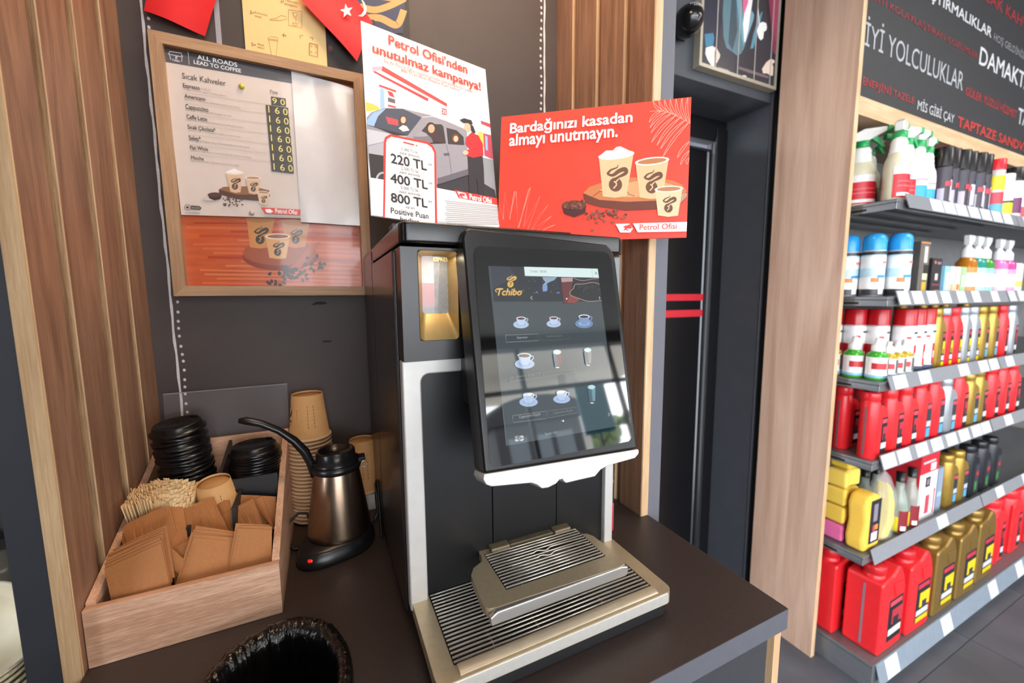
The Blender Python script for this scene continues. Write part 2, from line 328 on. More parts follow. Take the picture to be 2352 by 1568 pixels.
('r','F9A896',[4040,2541,3996,2590,3958,2640,3927,2691,3905,2744,3892,2800,3888,2858,3891,2918,3901,2979],[4033,2534,3988,2583,3949,2634,3918,2687,3895,2742,3882,2800,3877,2859,3881,2920,3890,2983]),
('r','F9A896',[4134,2476,4113,2538,4090,2600,4070,2663,4053,2726,4041,2789,4032,2853,4026,2917,4018,2982],[4124,2473,4103,2535,4080,2598,4060,2661,4043,2724,4030,2789,4022,2853,4015,2918,4007,2982]),
('r','F9A896',[4133,2478,4091,2537,4055,2597,4027,2658,4008,2720,3998,2783,3998,2848,4005,2913,4018,2980],[4125,2471,4083,2531,4046,2592,4017,2655,3998,2719,3988,2784,3987,2850,3994,2917,4007,2984]),
('r','F9A896',[4198,2431,4183,2500,4167,2569,4153,2638,4143,2707,4137,2775,4135,2844,4135,2913,4134,2982],[4188,2430,4173,2499,4157,2568,4143,2637,4133,2707,4127,2776,4124,2846,4124,2915,4123,2984]),
('r','F9A896',[4198,2433,4161,2502,4132,2570,4110,2639,4097,2707,4094,2775,4100,2844,4113,2912,4134,2981],[4189,2428,4152,2497,4122,2567,4100,2637,4086,2707,4083,2777,4089,2847,4103,2917,4124,2986]),
('r','F9A896',[3614,2758,3563,2754,3516,2743,3474,2727,3437,2702,3407,2670,3384,2630,3365,2584,3351,2532],[3617,2747,3566,2742,3521,2732,3480,2716,3445,2693,3416,2662,3394,2623,3375,2579,3362,2528]),
('r','F9A896',[3612,2758,3577,2734,3540,2712,3505,2688,3471,2661,3439,2632,3410,2600,3381,2566,3352,2534],[3619,2747,3583,2724,3547,2701,3512,2678,3478,2652,3447,2623,3418,2591,3390,2558,3360,2526]),
('r','F9A896',[3713,2729,3652,2712,3595,2690,3543,2661,3497,2625,3457,2582,3424,2530,3396,2473,3372,2411],[3717,2718,3657,2701,3601,2679,3550,2651,3505,2616,3466,2574,3434,2524,3406,2467,3383,2406]),
('r','F9A896',[3712,2728,3667,2693,3620,2659,3575,2623,3531,2585,3490,2544,3451,2501,3413,2456,3373,2413],[3719,2718,3674,2683,3627,2649,3582,2614,3539,2576,3498,2536,3459,2492,3421,2448,3382,2404]),
('r','F9A896',[3806,2683,3736,2657,3671,2626,3610,2588,3556,2543,3507,2490,3466,2430,3429,2364,3397,2293],[3810,2672,3741,2646,3677,2615,3617,2578,3563,2534,3516,2482,3475,2423,3439,2358,3407,2287]),
('r','F9A896',[3804,2682,3751,2638,3696,2595,3642,2551,3590,2503,3540,2453,3492,2401,3446,2347,3398,2294],[3812,2673,3758,2628,3703,2586,3650,2541,3598,2494,3548,2445,3501,2392,3454,2338,3406,2286]),
('r','F9A896',[3895,2629,3816,2584,3741,2533,3671,2477,3608,2413,3552,2342,3502,2264,3457,2181,3418,2092],[3901,2619,3822,2574,3748,2523,3679,2467,3616,2404,3561,2334,3511,2257,3467,2174,3428,2086]),
('r','F9A896',[3894,2628,3832,2566,3768,2505,3705,2441,3645,2376,3586,2307,3530,2236,3475,2164,3418,2093],[3902,2620,3840,2557,3776,2496,3713,2433,3653,2367,3595,2299,3539,2228,3484,2156,3427,2085]),
('r','F9A896',[3985,2574,3908,2526,3836,2473,3770,2414,3710,2348,3656,2275,3610,2195,3569,2110,3533,2020],[3991,2564,3915,2516,3844,2463,3778,2405,3718,2340,3666,2267,3620,2189,3579,2104,3544,2015]),
('r','F9A896',[3984,2573,3925,2509,3864,2445,3805,2380,3747,2312,3692,2242,3639,2169,3587,2095,3534,2021],[3992,2565,3933,2500,3872,2436,3813,2371,3756,2304,3701,2234,3648,2161,3596,2087,3543,2014]),
('r','F9A896',[4082,2510,4002,2459,3927,2402,3858,2340,3794,2272,3738,2196,3688,2113,3644,2025,3605,1932],[4088,2500,4009,2449,3935,2393,3865,2331,3803,2263,3747,2188,3698,2106,3654,2019,3615,1926]),
('r','F9A896',[4081,2509,4019,2441,3955,2375,3892,2306,3831,2236,3773,2162,3717,2086,3662,2009,3605,1933],[4089,2501,4027,2433,3963,2366,3900,2298,3840,2227,3782,2154,3726,2079,3671,2001,3614,1925]),
('r','F9A896',[4163,2453,4080,2387,4001,2315,3928,2237,3861,2154,3802,2063,3750,1966,3703,1864,3662,1758],[4170,2444,4087,2377,4009,2306,3936,2229,3870,2146,3811,2056,3759,1960,3713,1859,3672,1752]),
('r','F9A896',[4162,2453,4097,2370,4030,2289,3964,2206,3900,2120,3839,2032,3779,1941,3721,1850,3662,1759],[4170,2445,4105,2362,4038,2281,3972,2198,3909,2112,3848,2025,3789,1934,3731,1842,3671,1751]),
('r','F9A896',[4183,2046,4139,2018,4100,1986,4064,1950,4032,1911,4006,1867,3984,1819,3966,1768,3953,1713],[4189,2036,4146,2008,4107,1977,4072,1942,4041,1903,4015,1860,3994,1814,3977,1763,3963,1709]),
('r','F9A896',[4182,2045,4156,2001,4128,1960,4099,1919,4071,1878,4042,1837,4014,1795,3985,1754,3954,1715],[4191,2038,4165,1994,4137,1953,4108,1912,4080,1871,4051,1829,4023,1788,3994,1746,3962,1707]),
('r','F9A896',[4190,1851,4153,1826,4120,1798,4092,1767,4068,1732,4049,1693,4036,1651,4026,1606,4021,1557],[4196,1841,4159,1816,4128,1789,4100,1759,4077,1725,4059,1688,4046,1647,4037,1603,4032,1555]),
('r','F9A896',[4188,1849,4170,1811,4150,1775,4129,1739,4108,1702,4087,1666,4067,1630,4046,1594,4022,1560],[4198,1843,4180,1804,4159,1768,4138,1732,4117,1696,4097,1660,4076,1623,4055,1587,4031,1552]),
('r','F9A896',[4189,1691,4167,1682,4149,1669,4136,1655,4128,1638,4127,1618,4132,1597,4141,1575,4155,1551],[4194,1681,4172,1671,4156,1660,4145,1648,4139,1634,4138,1618,4142,1600,4150,1579,4164,1556]),
('r','F9A896',[4186,1687,4185,1670,4182,1654,4178,1637,4174,1621,4170,1604,4166,1588,4162,1572,4155,1557],[4197,1685,4196,1667,4192,1650,4188,1633,4184,1617,4180,1600,4176,1584,4172,1567,4164,1551]),
('r','F9A896',[-35,994,142,536,139,1178,288,535,419,1184,503,331,771,1252,633,344,998,1051,723,271,1196,831,810,259,1283,569,929,235,1368,362,1070,239],[-22,997,131,545,138,1192,287,549,428,1193,499,344,769,1265,642,353,1006,1060,733,279,1197,844,822,262,1284,582,942,239,1368,375,1076,227]),
('r','F9A896',[295,533,390,1189,424,1182],[281,536,376,1193,423,1195]),
('r','F9A896',[524,335,730,1208,775,1254],[511,339,717,1213,764,1263]),
('p','6E3526',[1988,1063,2026,850,2361,736,2941,628,3602,627,4071,727,4173,853,4179,977]),
('p','C97A4A',[1988,1063,2125,1198,2488,1296,3023,1350,3545,1302,3887,1226,4074,1126,4179,977,4033,861,3562,813,2934,820,2356,893]),
('p','E0A070',[2348,1118,2707,1208,3201,1269,3616,1225,3890,1137,3895,993,3490,908,2931,919,2498,998]),
('r','7A3E28',[2920,1081,2978,984,3105,929],[2931,1088,2986,995,3109,942]),
('r','7A3E28',[2211,970,2353,1073,2423,1069],[2202,982,2346,1087,2423,1084]),
('r','F0B79A',[4043,717,4057,905],[4033,719,4047,907]),
('r','F0B79A',[4062,738,4073,912],[4052,739,4063,913]),
('r','F0B79A',[4081,758,4089,918],[4071,760,4079,919]),
('r','F0B79A',[4101,779,4106,924],[4091,780,4096,925]),
('r','F0B79A',[4120,799,4122,930],[4110,800,4112,932]),
('r','F0B79A',[4139,819,4139,937],[4129,820,4129,938]),
('r','F0B79A',[4158,840,4155,943],[4148,840,4145,944]),
('r','F0B79A',[4178,860,4171,950],[4168,861,4161,950]),
('p','EDBE92',[2309,1848,3057,1882,2937,944,2685,919,2427,964]),
('p','F4E6DA',[3073,1883,3059,1854,3008,1826,2926,1801,2820,1783,2701,1772,2579,1771,2468,1779,2377,1796,2316,1819,2293,1848,2308,1878,2360,1906,2445,1931,2553,1949,2673,1959,2794,1959,2904,1951,2992,1934,3050,1911]),
('p','6B4A36',[2831,1237,2836,1182,2823,1132,2795,1090,2754,1063,2705,1054,2655,1064,2609,1092,2573,1134,2552,1186,2547,1241,2560,1292,2589,1333,2630,1360,2679,1368,2729,1358,2774,1330,2810,1288]),
('r','EDBE92',[2745,1338,2734,1328,2717,1315,2700,1298,2688,1278,2688,1255,2696,1236,2701,1221,2701,1210,2691,1193,2673,1173,2654,1153,2641,1139],[2763,1315,2752,1306,2736,1293,2722,1279,2714,1268,2715,1259,2721,1244,2728,1224,2727,1199,2714,1175,2694,1152,2674,1132,2661,1119]),
('r','EDBE92',[2710,1261,2696,1272,2678,1287,2664,1298],[2694,1240,2680,1250,2662,1265,2649,1276]),
('r','6B4A36',[2503,1440,2518,1430,2541,1417,2569,1403,2603,1392,2640,1391,2676,1402,2708,1421,2737,1441,2763,1459,2786,1470,2810,1478,2836,1485,2859,1490,2875,1492,2874,1493,2867,1499,2868,1498,2871,1492,2873,1486,2872,1480,2861,1467,2834,1450,2802,1432,2769,1415,2742,1400,2722,1389,2703,1379,2687,1372,2674,1366,2663,1364],[2512,1471,2530,1469,2553,1462,2579,1457,2603,1455,2620,1458,2637,1469,2659,1487,2684,1510,2712,1534,2742,1553,2773,1567,2804,1578,2835,1585,2867,1588,2902,1580,2934,1554,2951,1522,2956,1488,2950,1454,2932,1423,2903,1403,2868,1387,2829,1374,2793,1362,2762,1354,2737,1349,2714,1347,2694,1347,2679,1347,2668,1345]),
('r','6B4A36',[2728,1656,2725,1647,2723,1634,2720,1620,2714,1608,2704,1599,2686,1592,2660,1586,2629,1579,2598,1571,2570,1560,2546,1543,2526,1523,2508,1503,2494,1486,2484,1475],[2736,1654,2737,1645,2738,1631,2738,1614,2733,1595,2720,1578,2699,1565,2671,1554,2642,1545,2614,1534,2594,1523,2578,1507,2563,1488,2550,1468,2539,1449,2531,1436]),
('p','F7EDE6',[2308,1867,2465,1985,2610,1973,2679,2042,2768,2053,2866,1997,3039,1902,2989,1833,2615,1806]),
('p','EDBE92',[3104,1659,3784,1689,3689,868,3454,850,3213,900]),
('p','F4E6DA',[3799,1689,3785,1662,3739,1636,3664,1613,3568,1597,3459,1588,3348,1587,3247,1595,3165,1611,3110,1633,3088,1659,3102,1687,3150,1713,3227,1735,3326,1752,3435,1761,3545,1761,3645,1752,3725,1737,3778,1715]),
('p','B97A4C',[3742,1687,3730,1668,3691,1651,3627,1635,3546,1623,3455,1617,3362,1615,3278,1620,3209,1630,3164,1644,3147,1661,3159,1680,3200,1698,3265,1713,3347,1725,3439,1732,3531,1733,3615,1728,3682,1718,3725,1704]),
('p','6B4A36',[3574,1129,3578,1082,3567,1038,3543,1002,3508,979,3467,971,3424,980,3386,1004,3355,1040,3337,1085,3333,1132,3344,1176,3368,1212,3403,1235,3444,1243,3487,1234,3526,1210,3556,1174]),
('r','EDBE92',[3500,1217,3491,1209,3477,1197,3462,1183,3452,1165,3452,1145,3459,1128,3463,1116,3463,1106,3455,1092,3440,1074,3423,1057,3412,1045],[3516,1197,3506,1189,3493,1178,3481,1166,3474,1156,3475,1148,3480,1136,3486,1118,3486,1096,3474,1076,3457,1056,3441,1039,3429,1027]),
('r','EDBE92',[3470,1150,3459,1160,3444,1173,3432,1182],[3457,1132,3446,1141,3430,1154,3419,1163]),
('r','6B4A36',[3296,1304,3308,1296,3327,1285,3352,1273,3380,1264,3411,1262,3442,1272,3469,1288,3494,1306,3516,1321,3535,1331,3555,1338,3577,1345,3597,1349,3610,1351,3610,1352,3604,1357,3605,1356,3608,1351,3609,1345,3609,1340,3599,1329,3576,1314,3549,1298,3521,1283,3498,1271,3481,1261,3465,1253,3452,1246,3440,1241,3431,1239],[3303,1332,3318,1329,3338,1324,3360,1319,3380,1318,3394,1321,3409,1330,3427,1346,3449,1366,3472,1387,3498,1404,3524,1415,3550,1425,3577,1432,3604,1434,3634,1428,3661,1405,3675,1377,3680,1348,3675,1318,3659,1292,3634,1274,3605,1260,3572,1248,3541,1238,3515,1231,3494,1227,3474,1225,3457,1224,3444,1225,3435,1223]),
('r','6B4A36',[3486,1492,3484,1484,3482,1473,3479,1461,3474,1451,3466,1443,3451,1437,3428,1431,3402,1426,3376,1419,3352,1408,3332,1394,3314,1376,3300,1359,3288,1344,3279,1335],[3493,1491,3493,1483,3495,1471,3494,1456,3490,1440,3479,1425,3461,1413,3438,1404,3413,1396,3390,1387,3372,1376,3359,1363,3347,1347,3335,1329,3326,1313,3319,1301]),
('p','F1CBA4',[3530,1050,4083,1047,4013,466,3812,448,3607,490]),
('p','F4E6DA',[4097,1047,4084,1025,4045,1006,3983,990,3904,981,3814,978,3724,981,3642,992,3576,1008,3532,1028,3516,1050,3529,1072,3569,1092,3633,1107,3713,1116,3803,1119,3893,1115,3974,1104,4039,1088,4081,1069]),
('p','B98057',[4050,1047,4040,1033,4007,1020,3954,1010,3887,1003,3812,1001,3737,1004,3668,1011,3613,1022,3577,1035,3564,1050,3575,1064,3609,1077,3662,1088,3730,1094,3805,1096,3880,1093,3948,1086,4002,1075,4038,1062]),
('p','6B4A36',[3899,656,3901,622,3894,590,3876,564,3851,547,3822,541,3792,547,3764,563,3742,590,3729,622,3726,656,3734,688,3751,714,3776,731,3806,737,3836,731,3864,714,3886,688]),
('r','F1CBA4',[3846,718,3839,713,3829,704,3819,693,3811,681,3811,666,3816,654,3819,645,3819,638,3813,628,3802,615,3791,602,3783,593],[3857,704,3850,698,3841,690,3832,681,3827,674,3828,669,3831,660,3836,647,3835,631,3827,616,3815,602,3803,589,3795,581]),
('r','F1CBA4',[3825,670,3816,677,3805,686,3797,693],[3815,657,3807,663,3796,672,3788,679]),
('r','6B4A36',[3700,780,3709,774,3722,766,3740,757,3760,751,3782,751,3804,758,3823,770,3841,783,3857,794,3871,802,3885,807,3901,812,3915,815,3925,816,3925,817,3920,821,3921,821,3923,817,3924,813,3923,809,3916,801,3900,790,3880,778,3861,767,3844,757,3832,750,3821,744,3811,739,3803,735,3796,734],[3705,799,3715,798,3730,794,3745,791,3760,790,3770,793,3780,799,3794,811,3809,826,3826,841,3844,854,3863,862,3882,870,3901,875,3920,877,3942,872,3961,856,3971,836,3974,815,3971,793,3960,774,3942,761,3921,751,3897,742,3875,734,3856,729,3841,726,3827,724,3815,724,3806,724,3799,722]),
('r','6B4A36',[3835,917,3834,912,3833,904,3831,895,3827,887,3821,882,3810,877,3794,873,3776,868,3757,863,3740,855,3725,845,3713,832,3702,819,3694,808,3688,802],[3840,917,3841,911,3842,902,3842,891,3839,880,3831,869,3818,860,3801,853,3783,847,3767,840,3754,833,3745,823,3736,811,3728,798,3721,786,3716,777]),
('p','4A2328',[1515,784,2072,787,2052,615,1812,527,1589,612]),
('p','6A3A30',[2065,788,2053,756,2016,728,1957,707,1882,696,1799,694,1714,703,1638,722,1576,749,1536,780,1521,814,1534,846,1572,874,1632,895,1707,906,1791,907,1875,898,1951,879,2011,852,2051,821]),
('p','7A4A38',[1802,859,1807,880,1830,893,1858,891,1874,875,1869,855,1845,841,1818,843]),
('p','5A3026',[1890,874,1878,857,1852,851,1825,861,1814,881,1825,899,1852,904,1879,894]),
('p','5A3026',[1652,858,1662,877,1688,884,1716,875,1727,856,1717,837,1691,830,1664,839]),
('p','5A3026',[1830,760,1809,766,1792,790,1790,818,1804,833,1825,828,1842,804,1844,776]),
('p','7A4A38',[1640,865,1646,885,1670,898,1698,895,1713,879,1708,858,1684,845,1656,848]),
('p','5A3026',[1944,763,1930,747,1902,746,1877,760,1870,781,1884,797,1911,798,1936,783]),
('p','8A5844',[1564,749,1563,771,1581,791,1608,798,1627,787,1629,765,1610,745,1584,738]),
('p','5A3026',[1753,757,1756,778,1777,795,1805,796,1822,782,1820,760,1798,744,1771,743]),
('p','8A5844',[1902,785,1895,806,1906,831,1928,845,1950,840,1957,819,1946,794,1924,780]),
('p','8A5844',[1742,721,1744,742,1766,758,1793,760,1811,745,1808,724,1787,708,1760,706]),
('p','7A4A38',[1618,788,1597,784,1572,800,1558,825,1564,846,1585,850,1610,835,1623,809]),
('p','8A5844',[1794,754,1773,753,1750,771,1740,798,1748,818,1769,819,1792,801,1802,774]),
('p','8A5844',[1944,749,1927,763,1921,791,1930,816,1950,824,1967,810,1973,782,1964,757]),
('p','5A3026',[1819,705,1809,724,1816,751,1836,768,1858,766,1868,746,1861,720,1841,703]),
('p','7A4A38',[1941,684,1930,703,1937,730,1956,748,1978,747,1988,727,1982,701,1963,682]),
('p','7A4A38',[1882,794,1865,809,1860,836,1870,861,1889,869,1907,855,1912,827,1902,802]),
('p','8A5844',[1861,744,1841,737,1815,748,1798,772,1800,793,1820,800,1846,788,1863,765]),
('p','8A5844',[1696,837,1676,849,1666,875,1671,902,1689,914,1709,903,1719,876,1714,849]),
('p','8A5844',[1984,845,1981,867,1997,888,2023,896,2042,886,2045,865,2029,844,2004,835]),
('p','5A3026',[1982,842,1961,850,1947,875,1947,902,1962,917,1983,909,1997,884,1997,856]),
('p','5A3026',[1949,841,1935,859,1936,886,1952,908,1973,911,1987,893,1986,865,1970,844]),
('p','7A4A38',[1740,757,1723,772,1718,800,1729,824,1749,831,1767,817,1771,789,1760,764]),
('p','5A3026',[1826,689,1805,688,1783,707,1773,734,1782,753,1803,754,1825,735,1835,708]),
('p','7A4A38',[1586,804,1593,824,1618,835,1646,830,1661,813,1654,793,1629,782,1601,787]),
('p','5A3026',[1684,821,1674,841,1682,867,1703,884,1724,882,1734,861,1727,835,1706,818]),
('p','5A3026',[1683,721,1687,742,1709,757,1737,757,1754,742,1750,721,1728,706,1700,706]),
('p','945E48',[2364,498,2353,517,2358,541,2377,556,2397,553,2408,535,2402,511,2384,496]),
('p','945E48',[2142,448,2122,444,2100,458,2089,482,2096,501,2116,505,2138,491,2148,468]),
('p','5A3026',[2620,521,2603,532,2596,557,2604,579,2622,587,2640,575,2647,551,2639,528]),
('p','5A3026',[2505,637,2514,655,2536,663,2560,655,2570,636,2562,618,2540,611,2516,618]),
('p','945E48',[2305,593,2292,610,2293,635,2308,653,2329,654,2342,637,2341,612,2326,594]),
('p','5A3026',[2455,484,2440,500,2440,525,2454,544,2474,547,2489,531,2489,506,2475,487]),
('p','7A4A38',[2255,469,2262,488,2284,497,2308,492,2321,474,2314,455,2292,445,2268,451]),
('p','945E48',[2249,534,2234,550,2233,575,2247,595,2268,597,2282,582,2283,557,2269,537]),
('p','5A3026',[2210,468,2190,466,2170,481,2161,506,2170,524,2190,526,2210,511,2219,486]),
('p','7A4A38',[2348,500,2355,519,2377,528,2401,521,2413,503,2406,484,2384,476,2360,482]),
('p','5A3026',[2694,488,2675,482,2653,494,2640,516,2645,536,2663,542,2686,530,2698,508]),
('p','945E48',[2229,561,2215,547,2190,548,2169,563,2165,584,2179,598,2204,597,2225,582]),
('p','7A4A38',[2620,585,2607,570,2583,570,2562,584,2557,605,2570,619,2594,620,2615,606]),
('p','945E48',[2727,557,2708,565,2696,587,2699,612,2715,623,2734,616,2746,593,2743,569]),
('p','945E48',[2260,597,2242,588,2218,595,2202,615,2203,636,2221,646,2245,638,2261,618]),
('p','945E48',[2319,489,2305,474,2281,474,2260,488,2255,509,2268,524,2293,524,2314,509]),
('p','5A3026',[2613,506,2593,515,2583,538,2587,562,2603,573,2622,564,2633,541,2629,517]),
('p','945E48',[2631,549,2611,554,2596,575,2596,600,2610,614,2630,609,2644,587,2645,563]),
('p','945E48',[2859,449,2867,468,2890,475,2913,468,2923,449,2915,431,2893,424,2870,431]),
('p','945E48',[2462,444,2443,437,2420,447,2407,469,2410,489,2429,496,2452,486,2465,464]),
('p','5A3026',[2723,502,2706,514,2701,539,2711,561,2729,567,2746,554,2751,530,2741,508]),
('p','945E48',[2830,464,2838,483,2859,491,2883,485,2894,467,2887,449,2865,440,2842,446]),
('p','945E48',[2102,499,2107,519,2127,532,2152,529,2167,513,2162,492,2142,480,2117,483]),
('p','945E48',[2901,452,2889,436,2866,433,2844,445,2837,465,2848,481,2872,484,2894,472]),
('p','7A4A38',[2474,564,2457,576,2450,600,2459,623,2477,630,2495,618,2501,594,2493,571]),
('p','945E48',[2448,456,2433,443,2408,445,2389,461,2385,482,2400,495,2424,493,2444,477]),
('p','7A4A38',[2156,473,2135,475,2117,493,2112,518,2124,535,2145,534,2163,515,2167,490]),
('p','7A4A38',[2236,535,2219,525,2195,531,2178,551,2178,572,2195,582,2220,575,2237,556]),
('p','7A4A38',[2773,443,2755,453,2746,476,2752,500,2769,510,2787,500,2796,476,2790,453]),
('p','5A3026',[2586,539,2566,533,2544,546,2532,568,2538,588,2557,593,2579,581,2591,559]),
('p','7A4A38',[2577,563,2577,583,2594,600,2617,602,2634,589,2634,568,2617,552,2593,550]),
('p','7A4A38',[2783,612,2770,597,2746,596,2725,609,2719,629,2732,644,2755,646,2776,632]),
('p','5A3026',[2967,512,2951,501,2928,506,2911,525,2910,545,2926,556,2950,551,2967,532]),
('p','5A3026',[2077,554,2062,569,2060,595,2073,615,2093,619,2109,603,2111,578,2098,558]),
('p','945E48',[2394,622,2385,604,2361,597,2338,606,2328,625,2337,643,2360,650,2384,641]),
('p','945E48',[2735,465,2718,456,2694,463,2678,482,2679,503,2696,513,2719,505,2735,486]),
('p','7A4A38',[2363,544,2349,561,2350,586,2365,604,2386,606,2399,589,2398,564,2383,546]),
('p','5A3026',[2407,552,2400,573,2412,594,2433,604,2453,596,2459,576,2448,554,2426,545]),
('p','7A4A38',[2314,612,2296,625,2291,649,2300,672,2319,679,2336,666,2342,641,2333,619]),
('p','5A3026',[2702,597,2683,590,2660,600,2647,622,2651,642,2669,649,2692,638,2705,617]),
('p','945E48',[2120,455,2116,476,2129,496,2152,503,2171,494,2175,473,2162,453,2139,445]),
('p','7A4A38',[2237,559,2242,579,2263,590,2288,586,2301,569,2296,549,2275,538,2250,542]),
('p','7A4A38',[2691,538,2684,557,2693,580,2713,591,2733,585,2740,565,2731,543,2711,532]),
('p','945E48',[2533,594,2525,613,2533,636,2553,649,2573,644,2581,624,2573,602,2553,589]),
('p','8A5844',[2362,367,2342,354,2316,361,2297,383,2297,406,2316,418,2343,412,2362,390]),
('p','8A5844',[2696,354,2677,342,2650,349,2632,370,2632,394,2651,406,2677,399,2696,378]),
('p','8A5844',[2265,190,2246,178,2219,185,2200,206,2200,230,2219,242,2246,236,2265,214]),
('p','8A5844',[2532,383,2513,370,2487,377,2468,398,2468,422,2487,434,2514,428,2533,406]),
('p','8A5844',[2960,458,2941,446,2915,453,2897,474,2897,498,2915,509,2942,503,2960,482]),
('t','FFFFFF','Bardağınızı kasadan',[233,2476,3006,2815],0.035,0),
('t','FFFFFF','almayı unutmayın.',[225,2162,2704,2533],0.035,0),
('p','FFFFFF',[2723,331,3015,328,3096,218,3042,132,2829,139]),
('p','FFFFFF',[3092,328,4194,320,4191,118,3197,131]),
('p','EE4436',[2882,270,2959,289,3029,312,3082,226,3026,214,2962,223,3021,148,2941,194,2885,167,2926,232]),
('t','E8463C','Petrol Ofisi',[3235,177,3992,301],0.015,0),
],
'screen':[
('p','2B3036',[31,2591,578,2590,576,2440,1985,2429,1955,2031,31,2055]),
('p','3A3F48',[31,2591,337,2589,426,2442,203,2323,31,2245]),
('p','93A9C0',[879,2429,1145,2432,1085,2380,964,2338,932,2307,949,2267,930,2206,861,2198,857,2256,882,2317,926,2348,891,2388]),
('p','7C9AD0',[869,2307,949,2307,949,2267,930,2206,861,2198,857,2256]),
('p','7F95A6',[951,2231,946,2225,937,2225,933,2231,938,2236,947,2236]),
('p','7F95A6',[1004,2185,1001,2180,996,2180,994,2185,997,2189,1002,2189]),
('p','7F95A6',[1129,2254,1123,2251,1113,2251,1109,2254,1114,2257,1124,2257]),
('p','7F95A6',[884,2356,879,2351,872,2351,869,2356,873,2361,881,2361]),
('p','7F95A6',[645,2361,641,2356,635,2356,633,2361,636,2367,642,2367]),
('p','7F95A6',[1048,2380,1043,2376,1034,2376,1029,2379,1034,2383,1044,2383]),
('p','7F95A6',[964,2387,961,2381,957,2381,955,2387,958,2393,963,2393]),
('p','7F95A6',[750,2363,745,2357,735,2357,731,2362,736,2368,746,2368]),
('p','7F95A6',[766,2175,762,2171,754,2171,751,2176,756,2180,763,2180]),
('p','7F95A6',[724,2181,719,2175,710,2175,707,2181,712,2187,720,2187]),
('p','7F95A6',[1111,2344,1107,2341,1100,2341,1097,2344,1101,2348,1108,2348]),
('p','7F95A6',[718,2400,714,2395,708,2395,706,2400,710,2405,716,2405]),
('p','7F95A6',[626,2246,622,2243,616,2243,613,2246,617,2250,623,2250]),
('p','7F95A6',[1063,2297,1059,2293,1053,2293,1050,2297,1054,2302,1060,2302]),
('p','7F95A6',[1019,2406,1014,2403,1004,2403,999,2405,1004,2408,1014,2408]),
('p','7F95A6',[1012,2204,1008,2199,1004,2199,1002,2204,1005,2210,1010,2210]),
('p','7F95A6',[816,2272,813,2269,809,2269,807,2272,809,2274,814,2274]),
('p','7F95A6',[708,2177,705,2172,699,2172,697,2177,700,2182,706,2182]),
('p','7F95A6',[1108,2179,1104,2175,1097,2175,1095,2179,1098,2183,1105,2183]),
('p','7F95A6',[894,2222,890,2217,885,2217,883,2222,887,2227,892,2227]),
('p','A9BFD8',[739,2201,765,2191,752,2176]),
('p','6F86B8',[1092,2169,1143,2200,1156,2169]),
('p','6A3336',[1214,2423,1436,2426,1354,2142,1518,2057,1412,2001,1210,2004,1202,2246]),
('p','B9999B',[1214,2423,1436,2426,1421,2362,1216,2350]),
('p','8A4640',[1336,2143,1520,2073,1413,2007,1271,2019]),
('p','26282A',[1976,2312,1811,2349,1631,2321,1469,2315,1423,2247,1363,2205,1348,2142,1521,2078,1688,2034,1951,2047]),
('r','C9AE98',[1978,2316,1936,2328,1875,2344,1812,2353,1751,2348,1690,2335,1631,2325,1572,2324,1514,2325,1468,2318,1443,2298,1431,2271,1420,2249,1400,2234,1378,2222,1360,2207,1344,2187,1333,2164,1345,2140,1390,2117,1455,2095,1519,2075,1572,2057,1624,2041,1687,2031,1778,2031,1879,2038,1951,2043],[1974,2309,1932,2321,1872,2337,1811,2346,1752,2340,1690,2328,1631,2318,1571,2316,1513,2317,1471,2312,1450,2294,1439,2269,1426,2245,1405,2229,1382,2217,1366,2203,1351,2184,1342,2165,1351,2145,1394,2124,1458,2102,1523,2082,1576,2064,1627,2048,1689,2038,1778,2039,1879,2045,1952,2051]),
('r','C9AE98',[1452,2418,1474,2409,1506,2397,1540,2387,1569,2380,1600,2376,1639,2377,1695,2384,1759,2396,1821,2406,1878,2412,1933,2417,1971,2420],[1456,2423,1478,2415,1510,2403,1543,2393,1572,2387,1601,2383,1639,2383,1694,2390,1759,2402,1820,2412,1879,2418,1933,2423,1971,2427]),
('p','9A9E9E',[1864,2290,1861,2287,1857,2288,1857,2292,1862,2293]),
('p','9A9E9E',[1934,2288,1931,2285,1927,2286,1928,2290,1932,2291]),
('p','9A9E9E',[1530,2253,1527,2250,1523,2251,1523,2254,1528,2256]),
('p','9A9E9E',[1912,2226,1908,2223,1904,2224,1905,2228,1909,2229]),
('p','9A9E9E',[1640,2229,1637,2226,1633,2227,1634,2231,1638,2232]),
('p','9A9E9E',[1633,2263,1630,2260,1626,2261,1626,2265,1631,2266]),
('p','9A9E9E',[1639,2289,1636,2286,1632,2287,1632,2291,1636,2292]),
('p','9A9E9E',[1560,2277,1557,2274,1553,2275,1553,2279,1558,2280]),
('p','9A9E9E',[1808,2263,1805,2259,1801,2261,1802,2264,1806,2266]),
('p','9A9E9E',[1517,2299,1514,2296,1510,2297,1511,2301,1515,2302]),
('p','9A9E9E',[1946,2236,1943,2233,1939,2235,1939,2238,1944,2240]),
('p','9A9E9E',[1602,2286,1599,2283,1595,2284,1595,2288,1600,2289]),
('p','9A9E9E',[1764,2268,1761,2265,1757,2266,1758,2270,1762,2271]),
('p','9A9E9E',[1680,2238,1677,2235,1673,2236,1673,2240,1677,2241]),
('p','9A9E9E',[1519,2285,1516,2282,1512,2284,1512,2287,1516,2288]),
('p','9A9E9E',[1721,2292,1718,2289,1714,2290,1715,2294,1719,2295]),
('p','9A9E9E',[1874,2229,1871,2226,1867,2228,1867,2231,1872,2233]),
('p','9A9E9E',[1926,2224,1923,2221,1919,2222,1920,2226,1924,2227]),
('p','9A9E9E',[1785,2293,1782,2290,1778,2292,1779,2295,1783,2297]),
('p','9A9E9E',[1691,2271,1687,2268,1683,2269,1684,2273,1688,2274]),
('p','9A9E9E',[1559,2270,1556,2267,1552,2268,1552,2272,1557,2273]),
